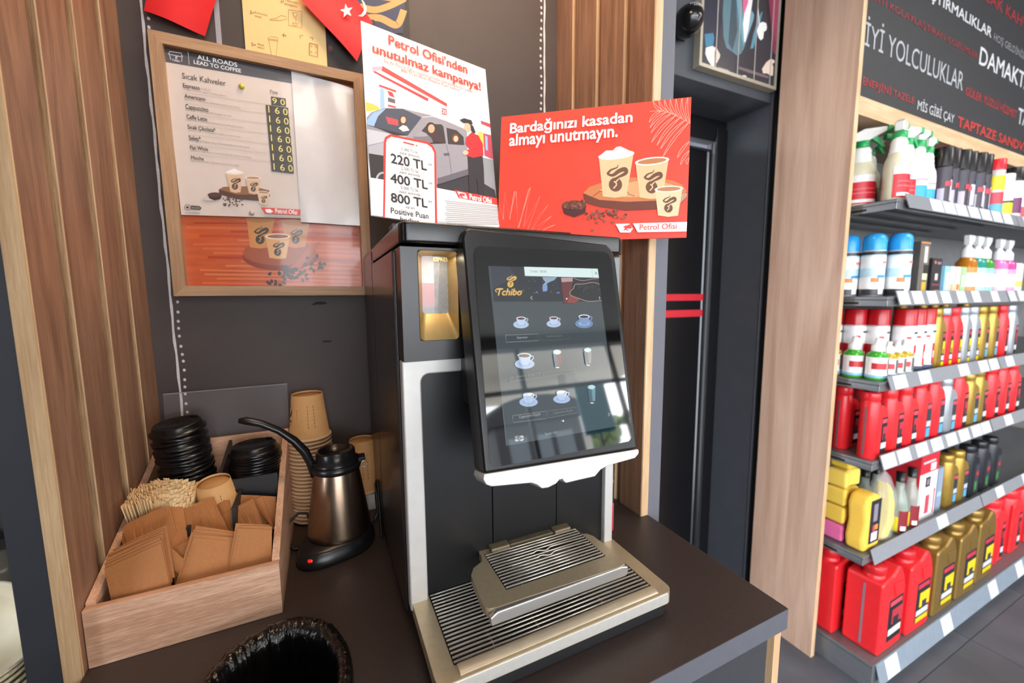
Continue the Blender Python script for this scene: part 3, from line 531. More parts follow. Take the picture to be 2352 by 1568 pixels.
('p','9A9E9E',[1697,2256,1694,2253,1690,2254,1690,2258,1695,2259]),
('p','9A9E9E',[1946,2195,1942,2192,1938,2193,1939,2197,1943,2198]),
('p','9A9E9E',[1683,2160,1680,2157,1676,2159,1676,2162,1681,2164]),
('p','9A9E9E',[1718,2291,1715,2288,1711,2289,1712,2293,1716,2294]),
('p','9A9E9E',[1618,2228,1615,2225,1611,2226,1611,2230,1616,2231]),
('p','9A9E9E',[1675,2263,1672,2259,1668,2261,1668,2264,1673,2266]),
('p','9A9E9E',[1949,2251,1946,2248,1942,2249,1942,2253,1947,2254]),
('p','9A9E9E',[1935,2248,1932,2245,1928,2246,1928,2250,1933,2251]),
('p','9A9E9E',[1642,2246,1639,2243,1635,2244,1636,2248,1640,2249]),
('p','9A9E9E',[1534,2284,1531,2281,1527,2282,1527,2286,1531,2287]),
('p','9A9E9E',[1882,2189,1879,2186,1874,2187,1875,2191,1880,2192]),
('p','9A9E9E',[1657,2275,1654,2272,1650,2273,1651,2277,1655,2278]),
('p','9A9E9E',[1800,2192,1797,2189,1793,2190,1794,2194,1798,2195]),
('p','9A9E9E',[1802,2297,1799,2294,1795,2295,1795,2299,1800,2300]),
('p','9A9E9E',[1812,2240,1809,2237,1805,2238,1806,2241,1810,2243]),
('p','9A9E9E',[1608,2191,1605,2188,1601,2189,1601,2193,1606,2194]),
('p','9A9E9E',[1814,2291,1810,2288,1806,2289,1807,2293,1811,2294]),
('p','9A9E9E',[1617,2213,1614,2210,1610,2211,1610,2215,1615,2216]),
('p','9A9E9E',[1758,2269,1755,2266,1751,2267,1752,2271,1756,2272]),
('p','DDF0EE',[578,2590,1987,2584,1985,2429,576,2440]),
('r','8AA0A2',[1822,2582,1815,2430],[1826,2582,1819,2430]),
('t','7A8688','Credit: 100:00',[675,2496,957,2534],0,0),
('r','22282A',[1874,2524,1919,2480],[1880,2529,1925,2485]),
('r','22282A',[1926,2532,1870,2482],[1932,2528,1875,2478]),
('p','E0B860',[370,2320,368,2303,360,2286,347,2272,330,2263,312,2259,295,2261,281,2269,271,2282,267,2298,269,2315,276,2332,289,2346,306,2355,324,2359,341,2357,355,2349,365,2336]),
('r','2E3238',[345,2351,341,2347,334,2343,327,2337,321,2330,320,2323,321,2317,322,2313,321,2309,316,2303,309,2296,301,2290,295,2285],[350,2344,346,2340,339,2336,333,2331,330,2327,329,2324,331,2320,332,2313,330,2306,323,2298,315,2290,307,2283,301,2279]),
('r','2E3238',[327,2325,323,2328,318,2333,314,2336],[321,2318,317,2321,311,2326,307,2329]),
('r','E0B860',[266,2377,271,2375,278,2371,288,2367,299,2365,312,2365,325,2370,338,2376,350,2384,360,2390,369,2394,379,2397,389,2400,398,2403,403,2404,403,2404,401,2406,401,2406,402,2404,402,2402,401,2400,395,2395,385,2389,372,2382,359,2376,348,2371,340,2366,333,2363,327,2360,321,2358,317,2357],[271,2388,277,2387,285,2386,294,2385,302,2385,308,2386,315,2390,324,2397,335,2405,346,2413,358,2420,370,2425,382,2430,394,2433,406,2435,418,2433,429,2425,432,2415,432,2404,428,2393,419,2383,407,2375,393,2370,379,2364,365,2360,353,2356,343,2354,335,2353,328,2352,322,2352,318,2351]),
('r','E0B860',[360,2453,359,2450,357,2446,355,2441,352,2437,348,2434,341,2431,331,2428,320,2425,308,2422,297,2417,288,2411,279,2405,272,2398,266,2392,261,2388],[363,2452,363,2449,362,2445,361,2439,358,2433,352,2427,344,2423,333,2418,322,2415,312,2410,304,2406,297,2401,291,2394,285,2387,280,2381,276,2377]),
('t','E3B865','Tchibo',[89,2137,491,2244],0.05,0.35),
('r','E3B865',[95,2193,89,2197,81,2203,74,2209,73,2212,75,2216,81,2223,90,2230,103,2235,123,2237,149,2237,175,2237,193,2236],[86,2183,81,2187,72,2193,63,2201,60,2212,64,2222,72,2232,85,2241,101,2247,123,2249,151,2250,177,2249,195,2249]),
('r','E3B865',[440,2181,448,2184,459,2189,471,2194,484,2198,497,2203,511,2209,524,2214,533,2217],[437,2192,445,2194,456,2197,469,2201,482,2205,495,2209,510,2213,523,2217,533,2219]),
('r','E8ECEC',[657,2127,626,2099,653,2069],[662,2122,634,2099,659,2073]),
('r','E8ECEC',[1890,2107,1910,2085,1886,2064],[1898,2112,1919,2085,1892,2060]),
('p','FFFFFF',[1281,2081,1280,2077,1277,2074,1274,2071,1270,2069,1266,2069,1262,2069,1259,2071,1256,2074,1255,2077,1255,2081,1256,2085,1258,2088,1261,2091,1265,2093,1269,2093,1273,2093,1277,2091,1279,2088,1281,2085]),
('p','B9CBEA',[547,1695,539,1677,518,1662,489,1650,452,1644,413,1642,374,1647,341,1656,315,1670,299,1686,295,1704,303,1722,322,1737,351,1749,387,1756,427,1757,465,1753,500,1744,527,1730,543,1713]),
('p','9DB3DC',[499,1701,494,1692,482,1683,463,1677,441,1673,417,1672,393,1675,371,1680,355,1688,345,1697,343,1707,347,1717,360,1725,378,1732,400,1736,424,1737,448,1734,470,1729,486,1721,496,1712]),
('p','C3D4EC',[355,1792,507,1787,489,1720,456,1684,387,1687,360,1725]),
('r','C3D4EC',[503,1773,509,1775,518,1779,526,1781,530,1781,531,1779,533,1774,533,1768,532,1762,524,1755,511,1746,498,1737,489,1731],[499,1784,505,1786,514,1789,525,1792,535,1792,542,1786,546,1777,546,1767,542,1757,533,1747,519,1737,506,1728,497,1722]),
('p','DCE6F4',[510,1790,505,1782,493,1775,475,1770,452,1767,428,1767,404,1769,382,1773,366,1779,356,1786,353,1794,357,1802,369,1809,387,1814,409,1817,434,1817,458,1815,480,1811,496,1805,507,1798]),
('p','5A3028',[494,1785,490,1780,480,1776,466,1772,448,1770,428,1770,409,1771,391,1774,378,1779,370,1784,367,1789,371,1794,380,1799,395,1802,413,1804,432,1805,452,1803,469,1800,483,1796,491,1791]),
('p','B9CBEA',[1106,1685,1098,1668,1077,1653,1047,1642,1010,1635,971,1634,932,1639,898,1648,872,1661,856,1677,852,1695,861,1711,880,1726,910,1738,946,1744,986,1746,1025,1742,1059,1733,1086,1719,1102,1703]),
('p','9DB3DC',[1058,1692,1053,1682,1040,1674,1022,1667,999,1664,975,1663,951,1666,929,1671,913,1678,903,1688,900,1697,906,1707,918,1715,936,1721,958,1725,983,1726,1007,1723,1029,1718,1045,1711,1055,1701]),
('p','C3D4EC',[914,1779,1067,1775,1048,1710,1015,1675,945,1678,918,1714]),
('r','C3D4EC',[1062,1761,1069,1763,1078,1766,1086,1769,1089,1769,1091,1767,1093,1762,1093,1756,1091,1751,1084,1743,1071,1734,1058,1726,1049,1720],[1058,1771,1065,1773,1074,1777,1085,1780,1096,1779,1102,1773,1106,1765,1106,1755,1102,1745,1092,1735,1078,1726,1065,1717,1056,1711]),
('p','DCE6F4',[1070,1777,1065,1769,1052,1763,1034,1758,1011,1755,987,1755,963,1757,941,1761,925,1767,914,1774,912,1782,916,1789,928,1796,946,1801,969,1804,993,1804,1018,1802,1039,1798,1056,1792,1067,1785]),
('p','5A3028',[1054,1773,1050,1768,1040,1763,1025,1760,1007,1758,987,1758,968,1760,950,1762,937,1767,929,1772,926,1777,930,1782,939,1786,954,1790,972,1791,992,1792,1011,1790,1029,1787,1043,1783,1051,1778]),
('p','6F8CB8',[1708,1666,1696,1644,1668,1624,1627,1610,1578,1601,1525,1600,1473,1606,1427,1618,1392,1635,1371,1656,1366,1678,1378,1700,1404,1719,1444,1734,1493,1743,1546,1745,1598,1739,1645,1727,1681,1710,1703,1689]),
('p','9DB3DC',[1643,1674,1636,1662,1619,1651,1594,1643,1563,1638,1530,1638,1498,1641,1469,1648,1447,1657,1434,1669,1431,1682,1438,1694,1454,1705,1479,1713,1509,1718,1542,1718,1575,1715,1603,1709,1626,1699,1639,1687]),
('p','7C98C2',[1450,1788,1655,1782,1629,1698,1584,1653,1490,1656,1454,1704]),
('r','7C98C2',[1649,1764,1658,1767,1670,1771,1682,1774,1686,1774,1688,1772,1691,1766,1691,1758,1688,1751,1678,1741,1661,1730,1643,1719,1630,1711],[1644,1777,1653,1780,1666,1785,1680,1789,1694,1788,1704,1780,1708,1769,1709,1757,1703,1744,1689,1731,1671,1718,1652,1707,1640,1699]),
('p','DCE6F4',[1659,1785,1653,1775,1636,1767,1611,1760,1581,1757,1548,1756,1515,1759,1486,1764,1464,1772,1450,1781,1447,1791,1453,1801,1469,1809,1494,1816,1524,1819,1557,1820,1590,1818,1619,1812,1642,1805,1656,1795]),
('p','3F2A2A',[1638,1780,1632,1773,1619,1767,1599,1763,1575,1761,1548,1761,1522,1762,1499,1766,1480,1772,1469,1778,1466,1785,1471,1791,1484,1797,1504,1801,1528,1804,1555,1804,1581,1802,1605,1799,1623,1793,1634,1787]),
('r','A9AEAE',[152,1551,687,1545,684,1448,151,1450,154,1553],[152,1555,688,1549,684,1444,150,1446,150,1553]),
('r','6E7678',[711,1547,1233,1540,1234,1440,710,1446,713,1549],[712,1550,1234,1543,1235,1437,709,1443,710,1549]),
('r','565E60',[1263,1541,1442,1537],[1264,1544,1443,1540]),
('t','B4BABA','Espresso',[333,1483,499,1521],0,0),
('t','737B7C','Double Espresso',[820,1479,1108,1516],0,0),
('p','B4C6E2',[570,1102,559,1080,533,1062,495,1048,449,1042,398,1042,349,1050,306,1064,273,1082,253,1104,248,1127,258,1148,283,1167,320,1180,366,1187,416,1187,465,1180,510,1166,544,1147,565,1125]),
('p','9DB3DC',[508,1113,502,1100,486,1090,463,1083,434,1079,403,1080,372,1084,345,1092,324,1103,312,1115,308,1128,315,1140,330,1150,353,1158,381,1161,413,1161,443,1157,471,1149,492,1138,505,1126]),
('p','BFD2EE',[324,1235,518,1221,495,1137,453,1093,365,1100,330,1150]),
('r','BFD2EE',[513,1203,521,1206,533,1209,543,1212,547,1212,549,1210,552,1203,552,1195,550,1188,540,1179,524,1168,508,1157,496,1150],[508,1217,516,1219,528,1223,542,1227,555,1225,564,1217,568,1206,569,1194,564,1180,551,1168,534,1156,517,1146,505,1138]),
('p','DCE6F4',[522,1224,516,1214,500,1206,477,1201,448,1198,417,1199,386,1203,359,1209,338,1218,325,1227,321,1238,327,1247,343,1255,365,1261,394,1263,425,1263,456,1259,483,1253,505,1244,518,1234]),
('p','8A5A40',[502,1219,497,1213,484,1207,466,1204,443,1202,418,1203,393,1206,371,1211,354,1217,343,1224,340,1231,345,1237,357,1242,375,1246,398,1247,423,1247,448,1244,470,1239,488,1233,498,1226]),
('p','D5E4F2',[529,1232,522,1222,505,1213,479,1207,448,1204,413,1205,379,1209,349,1216,326,1225,312,1236,308,1247,314,1258,331,1266,356,1272,387,1275,422,1275,456,1271,486,1264,510,1254,525,1243]),
('p','7A5038',[507,1228,502,1220,488,1214,467,1210,442,1208,414,1209,386,1212,362,1217,343,1224,331,1232,328,1240,333,1248,346,1254,367,1259,392,1261,420,1260,448,1257,472,1251,492,1244,504,1236]),
('p','5A6A74',[902,1229,1044,1219,1012,1041,911,1035]),
('p','7F4A48',[972,1224,1044,1219,1017,1047,970,1044]),
('p','CFE2F0',[1048,1248,1042,1236,1031,1227,1014,1220,993,1216,971,1215,949,1219,930,1225,916,1234,907,1245,905,1257,910,1268,922,1278,938,1285,959,1289,981,1289,1003,1286,1022,1280,1037,1270,1046,1259]),
('p','E6F0F6',[988,1015,986,1012,981,1010,972,1009,962,1009,951,1009,941,1010,931,1012,923,1015,919,1018,917,1020,919,1023,925,1025,933,1026,943,1026,954,1026,965,1024,974,1022,982,1020,987,1017]),
('p','5A6A74',[1466,1223,1605,1214,1570,1033,1471,1026]),
('p','8A8482',[1535,1219,1605,1214,1575,1040,1529,1036]),
('p','C9DCE8',[1609,1243,1604,1233,1593,1224,1576,1217,1556,1213,1534,1213,1513,1216,1494,1222,1480,1231,1472,1241,1470,1252,1475,1263,1486,1272,1502,1279,1523,1282,1544,1283,1566,1280,1584,1274,1599,1265,1607,1255]),
('p','E6F0F6',[1547,1006,1545,1003,1539,1001,1531,1000,1522,999,1511,1000,1500,1001,1491,1003,1484,1006,1479,1008,1478,1011,1480,1014,1485,1016,1493,1017,1503,1018,1513,1017,1524,1016,1534,1014,1541,1011,1546,1009]),
('p','5A6A74',[1454,642,1592,628,1556,441,1458,438]),
('p','7C9CA4',[1523,635,1592,628,1561,447,1515,445]),
('p','BFE0EC',[1596,657,1591,647,1580,638,1563,632,1543,629,1522,630,1501,634,1482,640,1468,649,1460,660,1458,671,1463,681,1474,689,1491,695,1511,698,1532,698,1553,694,1572,687,1586,678,1594,668]),
('p','E6F0F6',[1533,415,1531,412,1526,411,1518,410,1508,409,1497,410,1487,412,1478,414,1470,417,1466,420,1465,423,1467,425,1472,427,1480,428,1489,428,1500,427,1510,425,1520,423,1527,420,1532,418]),
('p','AEC3E6',[552,543,542,523,518,507,483,497,441,492,395,494,350,503,310,517,280,535,261,556,257,577,266,596,289,612,323,623,365,627,411,625,456,617,497,603,528,585,547,564]),
('p','9DB3DC',[496,554,490,544,475,535,454,529,427,527,399,528,371,534,346,542,327,552,315,564,312,576,318,586,332,595,353,601,379,603,408,602,436,597,461,589,481,578,492,566]),
('p','BCD0EC',[327,672,505,652,483,577,445,539,364,548,332,594]),
('r','BCD0EC',[500,636,507,638,518,641,528,643,531,643,533,641,536,635,536,628,534,621,525,614,510,604,495,595,484,589],[495,649,502,651,514,654,526,657,538,655,546,647,550,637,551,626,546,614,535,603,519,593,503,584,493,578]),
('p','DCE6F4',[508,655,502,646,488,640,467,635,441,634,412,636,384,640,359,647,340,656,328,665,324,675,330,683,344,690,365,694,391,695,419,694,447,689,473,682,492,674,505,664]),
('p','6E5040',[489,651,485,646,474,641,457,639,436,638,412,640,390,643,370,648,354,654,344,661,341,668,346,673,357,678,373,680,394,681,417,679,440,676,461,671,477,665,486,658]),
('p','EAF1F6',[473,655,469,650,459,646,443,644,424,643,403,645,382,648,363,653,349,658,340,664,337,669,341,674,351,678,366,680,386,681,407,679,428,676,447,672,461,666,470,660]),
('p','AEC3E6',[1109,524,1099,505,1075,490,1040,480,998,476,952,478,908,486,868,500,838,517,820,537,816,557,825,575,848,590,882,601,924,605,969,603,1015,595,1055,582,1086,564,1104,544]),
('p','9DB3DC',[1053,535,1047,525,1033,517,1011,511,985,509,957,510,929,515,904,523,885,533,874,544,871,556,877,566,891,574,912,580,938,582,966,581,994,576,1019,568,1038,558,1050,547]),
('p','BCD0EC',[886,648,1063,629,1041,557,1003,520,922,530,891,574]),
('r','BCD0EC',[1058,613,1065,615,1076,618,1086,620,1089,620,1091,618,1093,612,1094,605,1091,599,1083,592,1068,583,1053,574,1042,568],[1053,626,1061,627,1072,631,1084,633,1096,631,1104,624,1108,614,1109,603,1104,592,1093,582,1077,572,1061,563,1050,558]),
('p','DCE6F4',[1066,631,1061,623,1046,617,1025,613,999,612,971,613,943,618,918,624,899,632,887,641,884,650,889,658,903,665,924,669,950,670,978,669,1006,664,1031,658,1051,649,1063,640]),
('p','6E5040',[1048,628,1043,622,1032,618,1015,616,994,615,971,617,949,620,929,625,913,631,903,637,901,644,905,649,916,653,933,656,954,656,976,655,999,651,1019,647,1035,641,1045,634]),
('p','EAF1F6',[1034,633,1030,628,1019,624,1004,622,985,622,964,623,943,626,925,631,911,636,902,641,899,647,903,652,913,655,929,657,948,658,968,656,989,653,1008,649,1022,644,1031,638]),
('r','8A9090',[140,876,687,897,683,966,142,939,138,878],[140,880,687,901,683,962,143,936,142,878]),
('r','7E8686',[695,899,1294,923,1282,967,695,969,693,901],[695,903,1293,927,1282,963,696,965,697,901]),
('t','7E8686','Americano Büyük',[242,917,535,960],0,0),
('r','A4AAAA',[129,399,664,394,663,293,129,307,131,401],[128,403,665,398,664,289,129,303,126,401]),
('r','868E8E',[689,394,1199,389,1204,308,687,297,691,396],[689,398,1200,393,1205,304,686,293,687,396]),
('t','A9AFAF','Cappuccino Küçük',[224,338,572,390],0,0),
('t','7E8686','Cappuccino Büyük',[779,330,1125,373],0,0),
('p','FFFFFF',[955,216,954,212,951,208,948,206,944,205,939,205,935,206,931,208,928,212,927,216,927,220,928,224,930,227,934,230,938,231,943,231,947,230,951,228,953,224,955,220]),
('r','DDE8EA',[1772,233,1797,205,1767,182],[1777,236,1804,205,1772,178]),
('t','8E9898','Speed dial',[604,46,799,93],0,0),
('p','8F9696',[128,84,261,74,260,62,126,72]),
('p','8F9696',[187,109,208,108,200,37,178,39]),
('p','F1F4F4',[139,113,179,110,178,103,170,103]),
('p','F1F4F4',[130,108,172,85,155,86,129,99]),
('p','F1F4F4',[216,107,257,104,222,85,214,86]),
('p','F1F4F4',[264,97,262,78,224,81]),
('p','F1F4F4',[126,68,166,65,123,49]),
('p','F1F4F4',[173,63,171,39,131,42]),
('p','F1F4F4',[211,59,208,36,248,33]),
('p','F1F4F4',[219,61,259,58,257,38]),
],
'menu_sheet':[
('p','615D60',[-23,3385,2364,3429,2361,3180,-21,3133]),
('p','3E3B3E',[-21,3408,2366,3455,2359,3342,1324,3381,-21,3324]),
('r','EFEAEA',[84,3355,288,3366,281,3323],[86,3367,292,3378,292,3325]),
('r','EFEAEA',[303,3321,307,3306,61,3308,64,3316,86,3328,90,3362],[313,3324,305,3294,58,3296,58,3323,79,3333,80,3360]),
('r','EFEAEA',[285,3318,306,3316],[288,3330,310,3328]),
('r','EFEAEA',[75,3296,92,3196],[85,3302,102,3202]),
('r','EFEAEA',[286,3296,276,3199],[297,3298,286,3201]),
('r','EFEAEA',[403,3430,404,3166],[410,3433,412,3169]),
('p','EFEAEA',[207,3255,207,3248,205,3242,201,3235,196,3231,190,3228,185,3228,180,3230,177,3234,175,3240,175,3247,178,3253,181,3259,186,3264,192,3267,197,3267,202,3265,205,3261]),
('r','615D60',[199,3265,197,3264,195,3261,193,3259,192,3256,191,3253,192,3251,192,3249,192,3248,191,3245,188,3242,186,3239,184,3237],[200,3263,199,3261,197,3259,195,3257,194,3255,194,3254,195,3253,195,3250,195,3247,193,3244,190,3240,188,3237,186,3235]),
('r','615D60',[194,3254,192,3255,191,3257,189,3257],[192,3251,190,3252,188,3253,187,3254]),
('r','EFEAEA',[173,3270,175,3269,177,3268,180,3268,184,3267,188,3268,192,3271,196,3274,199,3278,202,3281,205,3283,208,3285,211,3287,213,3288,215,3289,215,3289,215,3290,215,3290,215,3289,215,3288,215,3287,213,3285,210,3282,206,3279,202,3276,199,3273,197,3271,195,3269,193,3268,191,3266,190,3266],[175,3274,177,3275,179,3275,182,3275,184,3275,186,3276,188,3278,191,3281,194,3285,198,3289,201,3292,205,3295,209,3297,212,3299,216,3301,220,3301,223,3299,224,3295,224,3291,223,3287,221,3282,217,3279,213,3275,209,3272,204,3270,201,3268,198,3266,195,3265,193,3265,191,3264,190,3264]),
('r','EFEAEA',[201,3305,201,3303,200,3302,200,3300,199,3298,198,3297,196,3295,193,3294,189,3292,186,3290,182,3287,179,3284,177,3281,175,3278,173,3276,172,3274],[202,3305,202,3304,202,3302,202,3300,201,3297,199,3295,197,3292,193,3290,190,3288,187,3286,184,3283,183,3281,181,3278,179,3275,177,3272,176,3270]),
('t','EFEAEA','Tchibo',[120,3180,252,3221],0.04,0.3),
('t','FFFFFF','ALL ROADS',[561,3308,1291,3402],0.03,0),
('t','FFFFFF','LEAD TO COFFEE',[493,3202,1354,3282],0.03,0),
('t','4A4442','Sıcak Kahveler',[267,2860,1045,2979],0,0),
('t','4A4442','Espresso',[267,2652,562,2768],0.02,0),
('t','4A4442','Americano',[276,2470,645,2554],0.02,0),
('t','4A4442','Cappuccino',[274,2218,683,2347],0.02,0),
('t','4A4442','Caffe Latte',[280,2048,645,2134],0.02,0),
('t','4A4442','Sıcak Çikolata*',[283,1818,781,1928],0.02,0),
('t','4A4442','Salep*',[287,1577,498,1708],0.02,0),
('t','4A4442','Flat White',[293,1413,615,1495],0.02,0),
('t','4A4442','Mocha',[294,1203,521,1278],0.02,0),
('t','A89E9A','(118 ml)',[582,2681,754,2738],0,0),
('t','A89E9A','Yoğun aromalı, güçlü ve kısa kahve',[269,2620,1018,2676],0,0),
('t','A89E9A','Espresso + sıcak su, yumuşak içimli uzun kahve',[270,2416,1285,2472],0,0),
('t','A89E9A','Espresso + süt köpüğü, dengeli ve hafif',[281,2206,1104,2259],0,0),
('t','A89E9A','Espresso + bol süt, kremamsı ve yumuşak lezzet',[282,1998,1312,2051],0,0),
('t','A89E9A','Gerçek kakao aromasıyla yoğun ve tatlı lezzet',[283,1788,1245,1836],0,0),
('t','A89E9A','Geleneksel lezzet, tarçın ile tamamlanan sıcak içecek',[290,1577,1415,1634],0,0),
('t','A89E9A','Çift shot espresso + ince süt köpüğü, güçlü ve dengeli',[291,1361,1431,1414],0,0),
('t','A89E9A','Espresso + süt + çikolata, tatlı kahve keyfi',[292,1148,1171,1198],0,0),
('r','C8C0BC',[274,2576,1897,2615],[276,2584,1899,2625]),
('r','C8C0BC',[275,2362,1786,2404],[276,2371,1788,2413]),
('r','C8C0BC',[272,2151,1792,2182],[273,2160,1793,2192]),
('r','C8C0BC',[272,1935,1797,1955],[274,1944,1798,1965]),
('r','C8C0BC',[276,1722,1802,1731],[278,1731,1804,1741]),
('r','C8C0BC',[280,1513,1800,1522],[282,1522,1802,1532]),
('r','C8C0BC',[285,1306,1805,1340],[287,1315,1806,1349]),
('t','4A4442','Fiyat',[1900,2854,2051,2952],0,0),
('p','4A4540',[1910,2805,2207,2814,2208,2642,1906,2617]),
('t','F2E588','9 0',[1931,2653,2185,2782],0,0),
('p','4A4540',[1788,2596,2247,2618,2243,2409,1790,2392]),
('t','F2E588','1 6 0',[1836,2437,2229,2584],0,0),
('p','4A4540',[1792,2390,2253,2408,2248,2198,1794,2185]),
('t','F2E588','1 6 0',[1840,2228,2234,2376],0,0),
('p','4A4540',[1796,2183,2258,2197,2254,1985,1799,1977]),
('t','F2E588','1 6 0',[1844,2018,2240,2166],0,0),
('p','4A4540',[1800,1974,2264,1984,2259,1772,1803,1767]),
('t','F2E588','1 6 0',[1849,1807,2245,1955],0,0),
('p','4A4540',[1805,1765,2269,1770,2265,1557,1807,1557]),
('t','F2E588','1 6 0',[1853,1594,2251,1743],0,0),
('p','4A4540',[1809,1554,2275,1556,2270,1341,1811,1345]),
('t','F2E588','1 6 0',[1858,1380,2256,1530],0,0),
('p','4A4540',[1813,1343,2280,1340,2276,1124,1816,1132]),
('t','F2E588','1 6 0',[1862,1165,2262,1316],0,0),
('p','5A3A2C',[756,609,756,503,1083,430,1523,426,1747,553,1736,685]),
('p','8F6444',[756,609,841,673,1408,748,1736,685,1551,570,1090,526]),
('p','D9B796',[908,994,1244,1025,1161,585,1062,562,967,587]),
('p','EDE0D6',[1253,1025,1243,1010,1216,995,1176,981,1126,970,1071,963,1016,960,968,962,930,969,907,980,900,993,909,1008,935,1023,975,1037,1024,1048,1079,1056,1133,1058,1182,1056,1221,1050,1245,1039]),
('p','5A483E',[1123,727,1122,702,1115,677,1101,656,1082,640,1061,633,1041,634,1023,644,1010,661,1003,684,1004,709,1011,734,1025,755,1044,770,1065,778,1085,777,1103,767,1116,750]),
('r','D9B796',[1091,768,1086,763,1078,756,1070,747,1064,737,1063,726,1065,717,1067,711,1067,706,1062,697,1053,686,1044,676,1038,668],[1098,759,1093,754,1085,747,1078,739,1075,733,1075,729,1077,723,1079,714,1077,702,1070,690,1061,678,1052,667,1046,660]),
('r','D9B796',[1073,730,1067,734,1060,740,1055,744],[1065,719,1060,723,1053,729,1048,733]),
('r','5A483E',[995,798,1001,795,1009,790,1021,786,1034,784,1049,786,1065,794,1079,805,1093,816,1105,827,1115,834,1125,839,1136,845,1147,849,1153,851,1153,852,1150,854,1151,854,1152,851,1152,848,1152,845,1146,838,1134,828,1120,817,1105,806,1093,798,1084,791,1076,785,1068,780,1062,776,1058,775],[1000,813,1007,814,1017,812,1027,812,1037,813,1044,816,1052,822,1062,832,1073,845,1086,858,1100,870,1114,878,1127,886,1141,892,1155,896,1169,895,1182,885,1187,871,1188,856,1184,839,1175,823,1161,811,1145,801,1129,792,1112,784,1099,778,1088,773,1078,771,1070,769,1064,768,1059,766]),
('r','5A483E',[1099,916,1097,912,1096,906,1094,899,1091,893,1086,888,1078,883,1067,878,1054,873,1040,867,1028,859,1017,849,1008,838,1000,828,993,819,988,813],[1102,916,1102,912,1102,906,1101,898,1098,888,1092,879,1082,872,1070,864,1057,858,1045,851,1036,844,1029,835,1022,825,1016,815,1010,805,1006,798]),
('p','F3ECE8',[901,1002,997,1055,1077,1099,1146,1069,1253,1043,1084,980]),
('p','D9B796',[1279,921,1580,941,1513,584,1419,562,1328,584]),
('p','EDE0D6',[1587,942,1578,929,1554,916,1518,904,1473,895,1424,890,1376,889,1332,892,1299,898,1278,908,1271,920,1280,934,1304,946,1339,958,1383,967,1432,972,1481,974,1525,971,1559,964,1581,954]),
('p','B38A68',[1561,940,1554,931,1534,922,1504,914,1467,908,1425,904,1385,902,1348,904,1320,908,1302,914,1297,922,1304,931,1323,940,1353,948,1390,954,1431,958,1472,960,1508,959,1537,955,1556,948]),
('p','5A483E',[1469,700,1469,679,1462,659,1451,641,1435,628,1418,622,1401,623,1386,631,1375,645,1370,664,1370,685,1376,705,1388,722,1403,735,1420,741,1438,740,1453,732,1464,718]),
('r','D9B796',[1442,733,1438,729,1432,723,1425,716,1420,707,1419,698,1421,691,1423,686,1422,682,1418,675,1411,666,1404,657,1399,651],[1448,726,1444,722,1438,716,1432,709,1429,705,1429,701,1431,696,1432,689,1431,679,1425,669,1418,659,1410,650,1405,644]),
('r','D9B796',[1427,702,1423,705,1417,710,1413,713],[1421,693,1417,696,1411,701,1407,704]),
('r','5A483E',[1362,758,1367,755,1374,751,1384,748,1395,746,1408,748,1421,754,1433,763,1444,773,1454,781,1462,787,1471,792,1480,796,1488,799,1494,801,1494,802,1492,803,1492,803,1493,801,1493,799,1493,796,1488,791,1478,782,1466,773,1454,765,1444,757,1436,752,1430,747,1424,743,1419,740,1415,738],[1366,770,1372,771,1380,770,1389,769,1397,770,1403,772,1410,777,1418,786,1428,796,1438,807,1450,816,1461,824,1472,830,1484,835,1495,838,1507,837,1518,829,1522,818,1523,805,1520,791,1512,778,1501,768,1488,760,1474,753,1460,746,1449,741,1440,737,1432,735,1425,734,1420,733,1416,732]),
('r','5A483E',[1448,855,1447,851,1446,846,1444,841,1442,836,1438,832,1431,828,1422,824,1411,819,1400,814,1390,808,1381,800,1373,791,1366,782,1361,775,1357,770],[1451,855,1451,851,1451,846,1450,839,1448,832,1443,824,1435,818,1425,812,1414,807,1404,801,1397,795,1391,788,1385,780,1380,772,1375,764,1372,758]),
('p','DDBF9F',[1492,617,1744,628,1687,352,1603,333,1522,355]),
('p','EDE0D6',[1750,628,1743,618,1723,607,1692,598,1655,592,1614,588,1573,588,1537,591,1509,598,1491,606,1486,617,1494,627,1513,638,1543,647,1580,653,1621,657,1662,657,1698,654,1727,647,1745,639]),
('p','B38A68',[1729,627,1722,620,1706,613,1681,607,1649,602,1615,600,1581,599,1551,601,1527,605,1512,611,1507,618,1513,625,1530,632,1555,638,1586,643,1620,645,1654,646,1685,644,1709,640,1724,634]),
('p','5A483E',[1646,443,1645,427,1640,411,1631,398,1620,388,1606,384,1593,385,1581,391,1573,402,1568,416,1569,432,1574,448,1582,461,1594,471,1608,476,1621,475,1633,468,1641,457]),
('r','DDBF9F',[1625,469,1622,466,1617,461,1612,456,1608,449,1607,442,1609,437,1610,433,1609,430,1606,424,1601,417,1595,411,1591,406],[1629,463,1626,460,1621,456,1617,451,1615,447,1614,445,1616,441,1617,435,1616,427,1612,420,1606,412,1600,405,1596,401]),
('r','DDBF9F',[1613,445,1610,448,1605,451,1602,454],[1608,438,1605,441,1600,444,1597,447]),
('r','5A483E',[1562,489,1566,487,1572,484,1579,481,1588,479,1598,481,1608,485,1617,492,1626,500,1633,506,1640,510,1647,514,1654,517,1660,520,1665,521,1665,521,1663,523,1663,523,1664,521,1664,519,1664,517,1660,513,1653,507,1643,500,1634,493,1626,488,1620,483,1615,480,1610,477,1606,475,1603,473],[1566,499,1570,499,1577,498,1583,497,1590,498,1594,500,1599,503,1606,510,1613,518,1621,526,1630,533,1639,539,1648,543,1657,547,1665,549,1675,549,1683,542,1687,534,1687,524,1685,513,1679,503,1670,496,1660,490,1649,484,1639,479,1630,475,1623,472,1617,471,1611,470,1607,469,1604,468]),
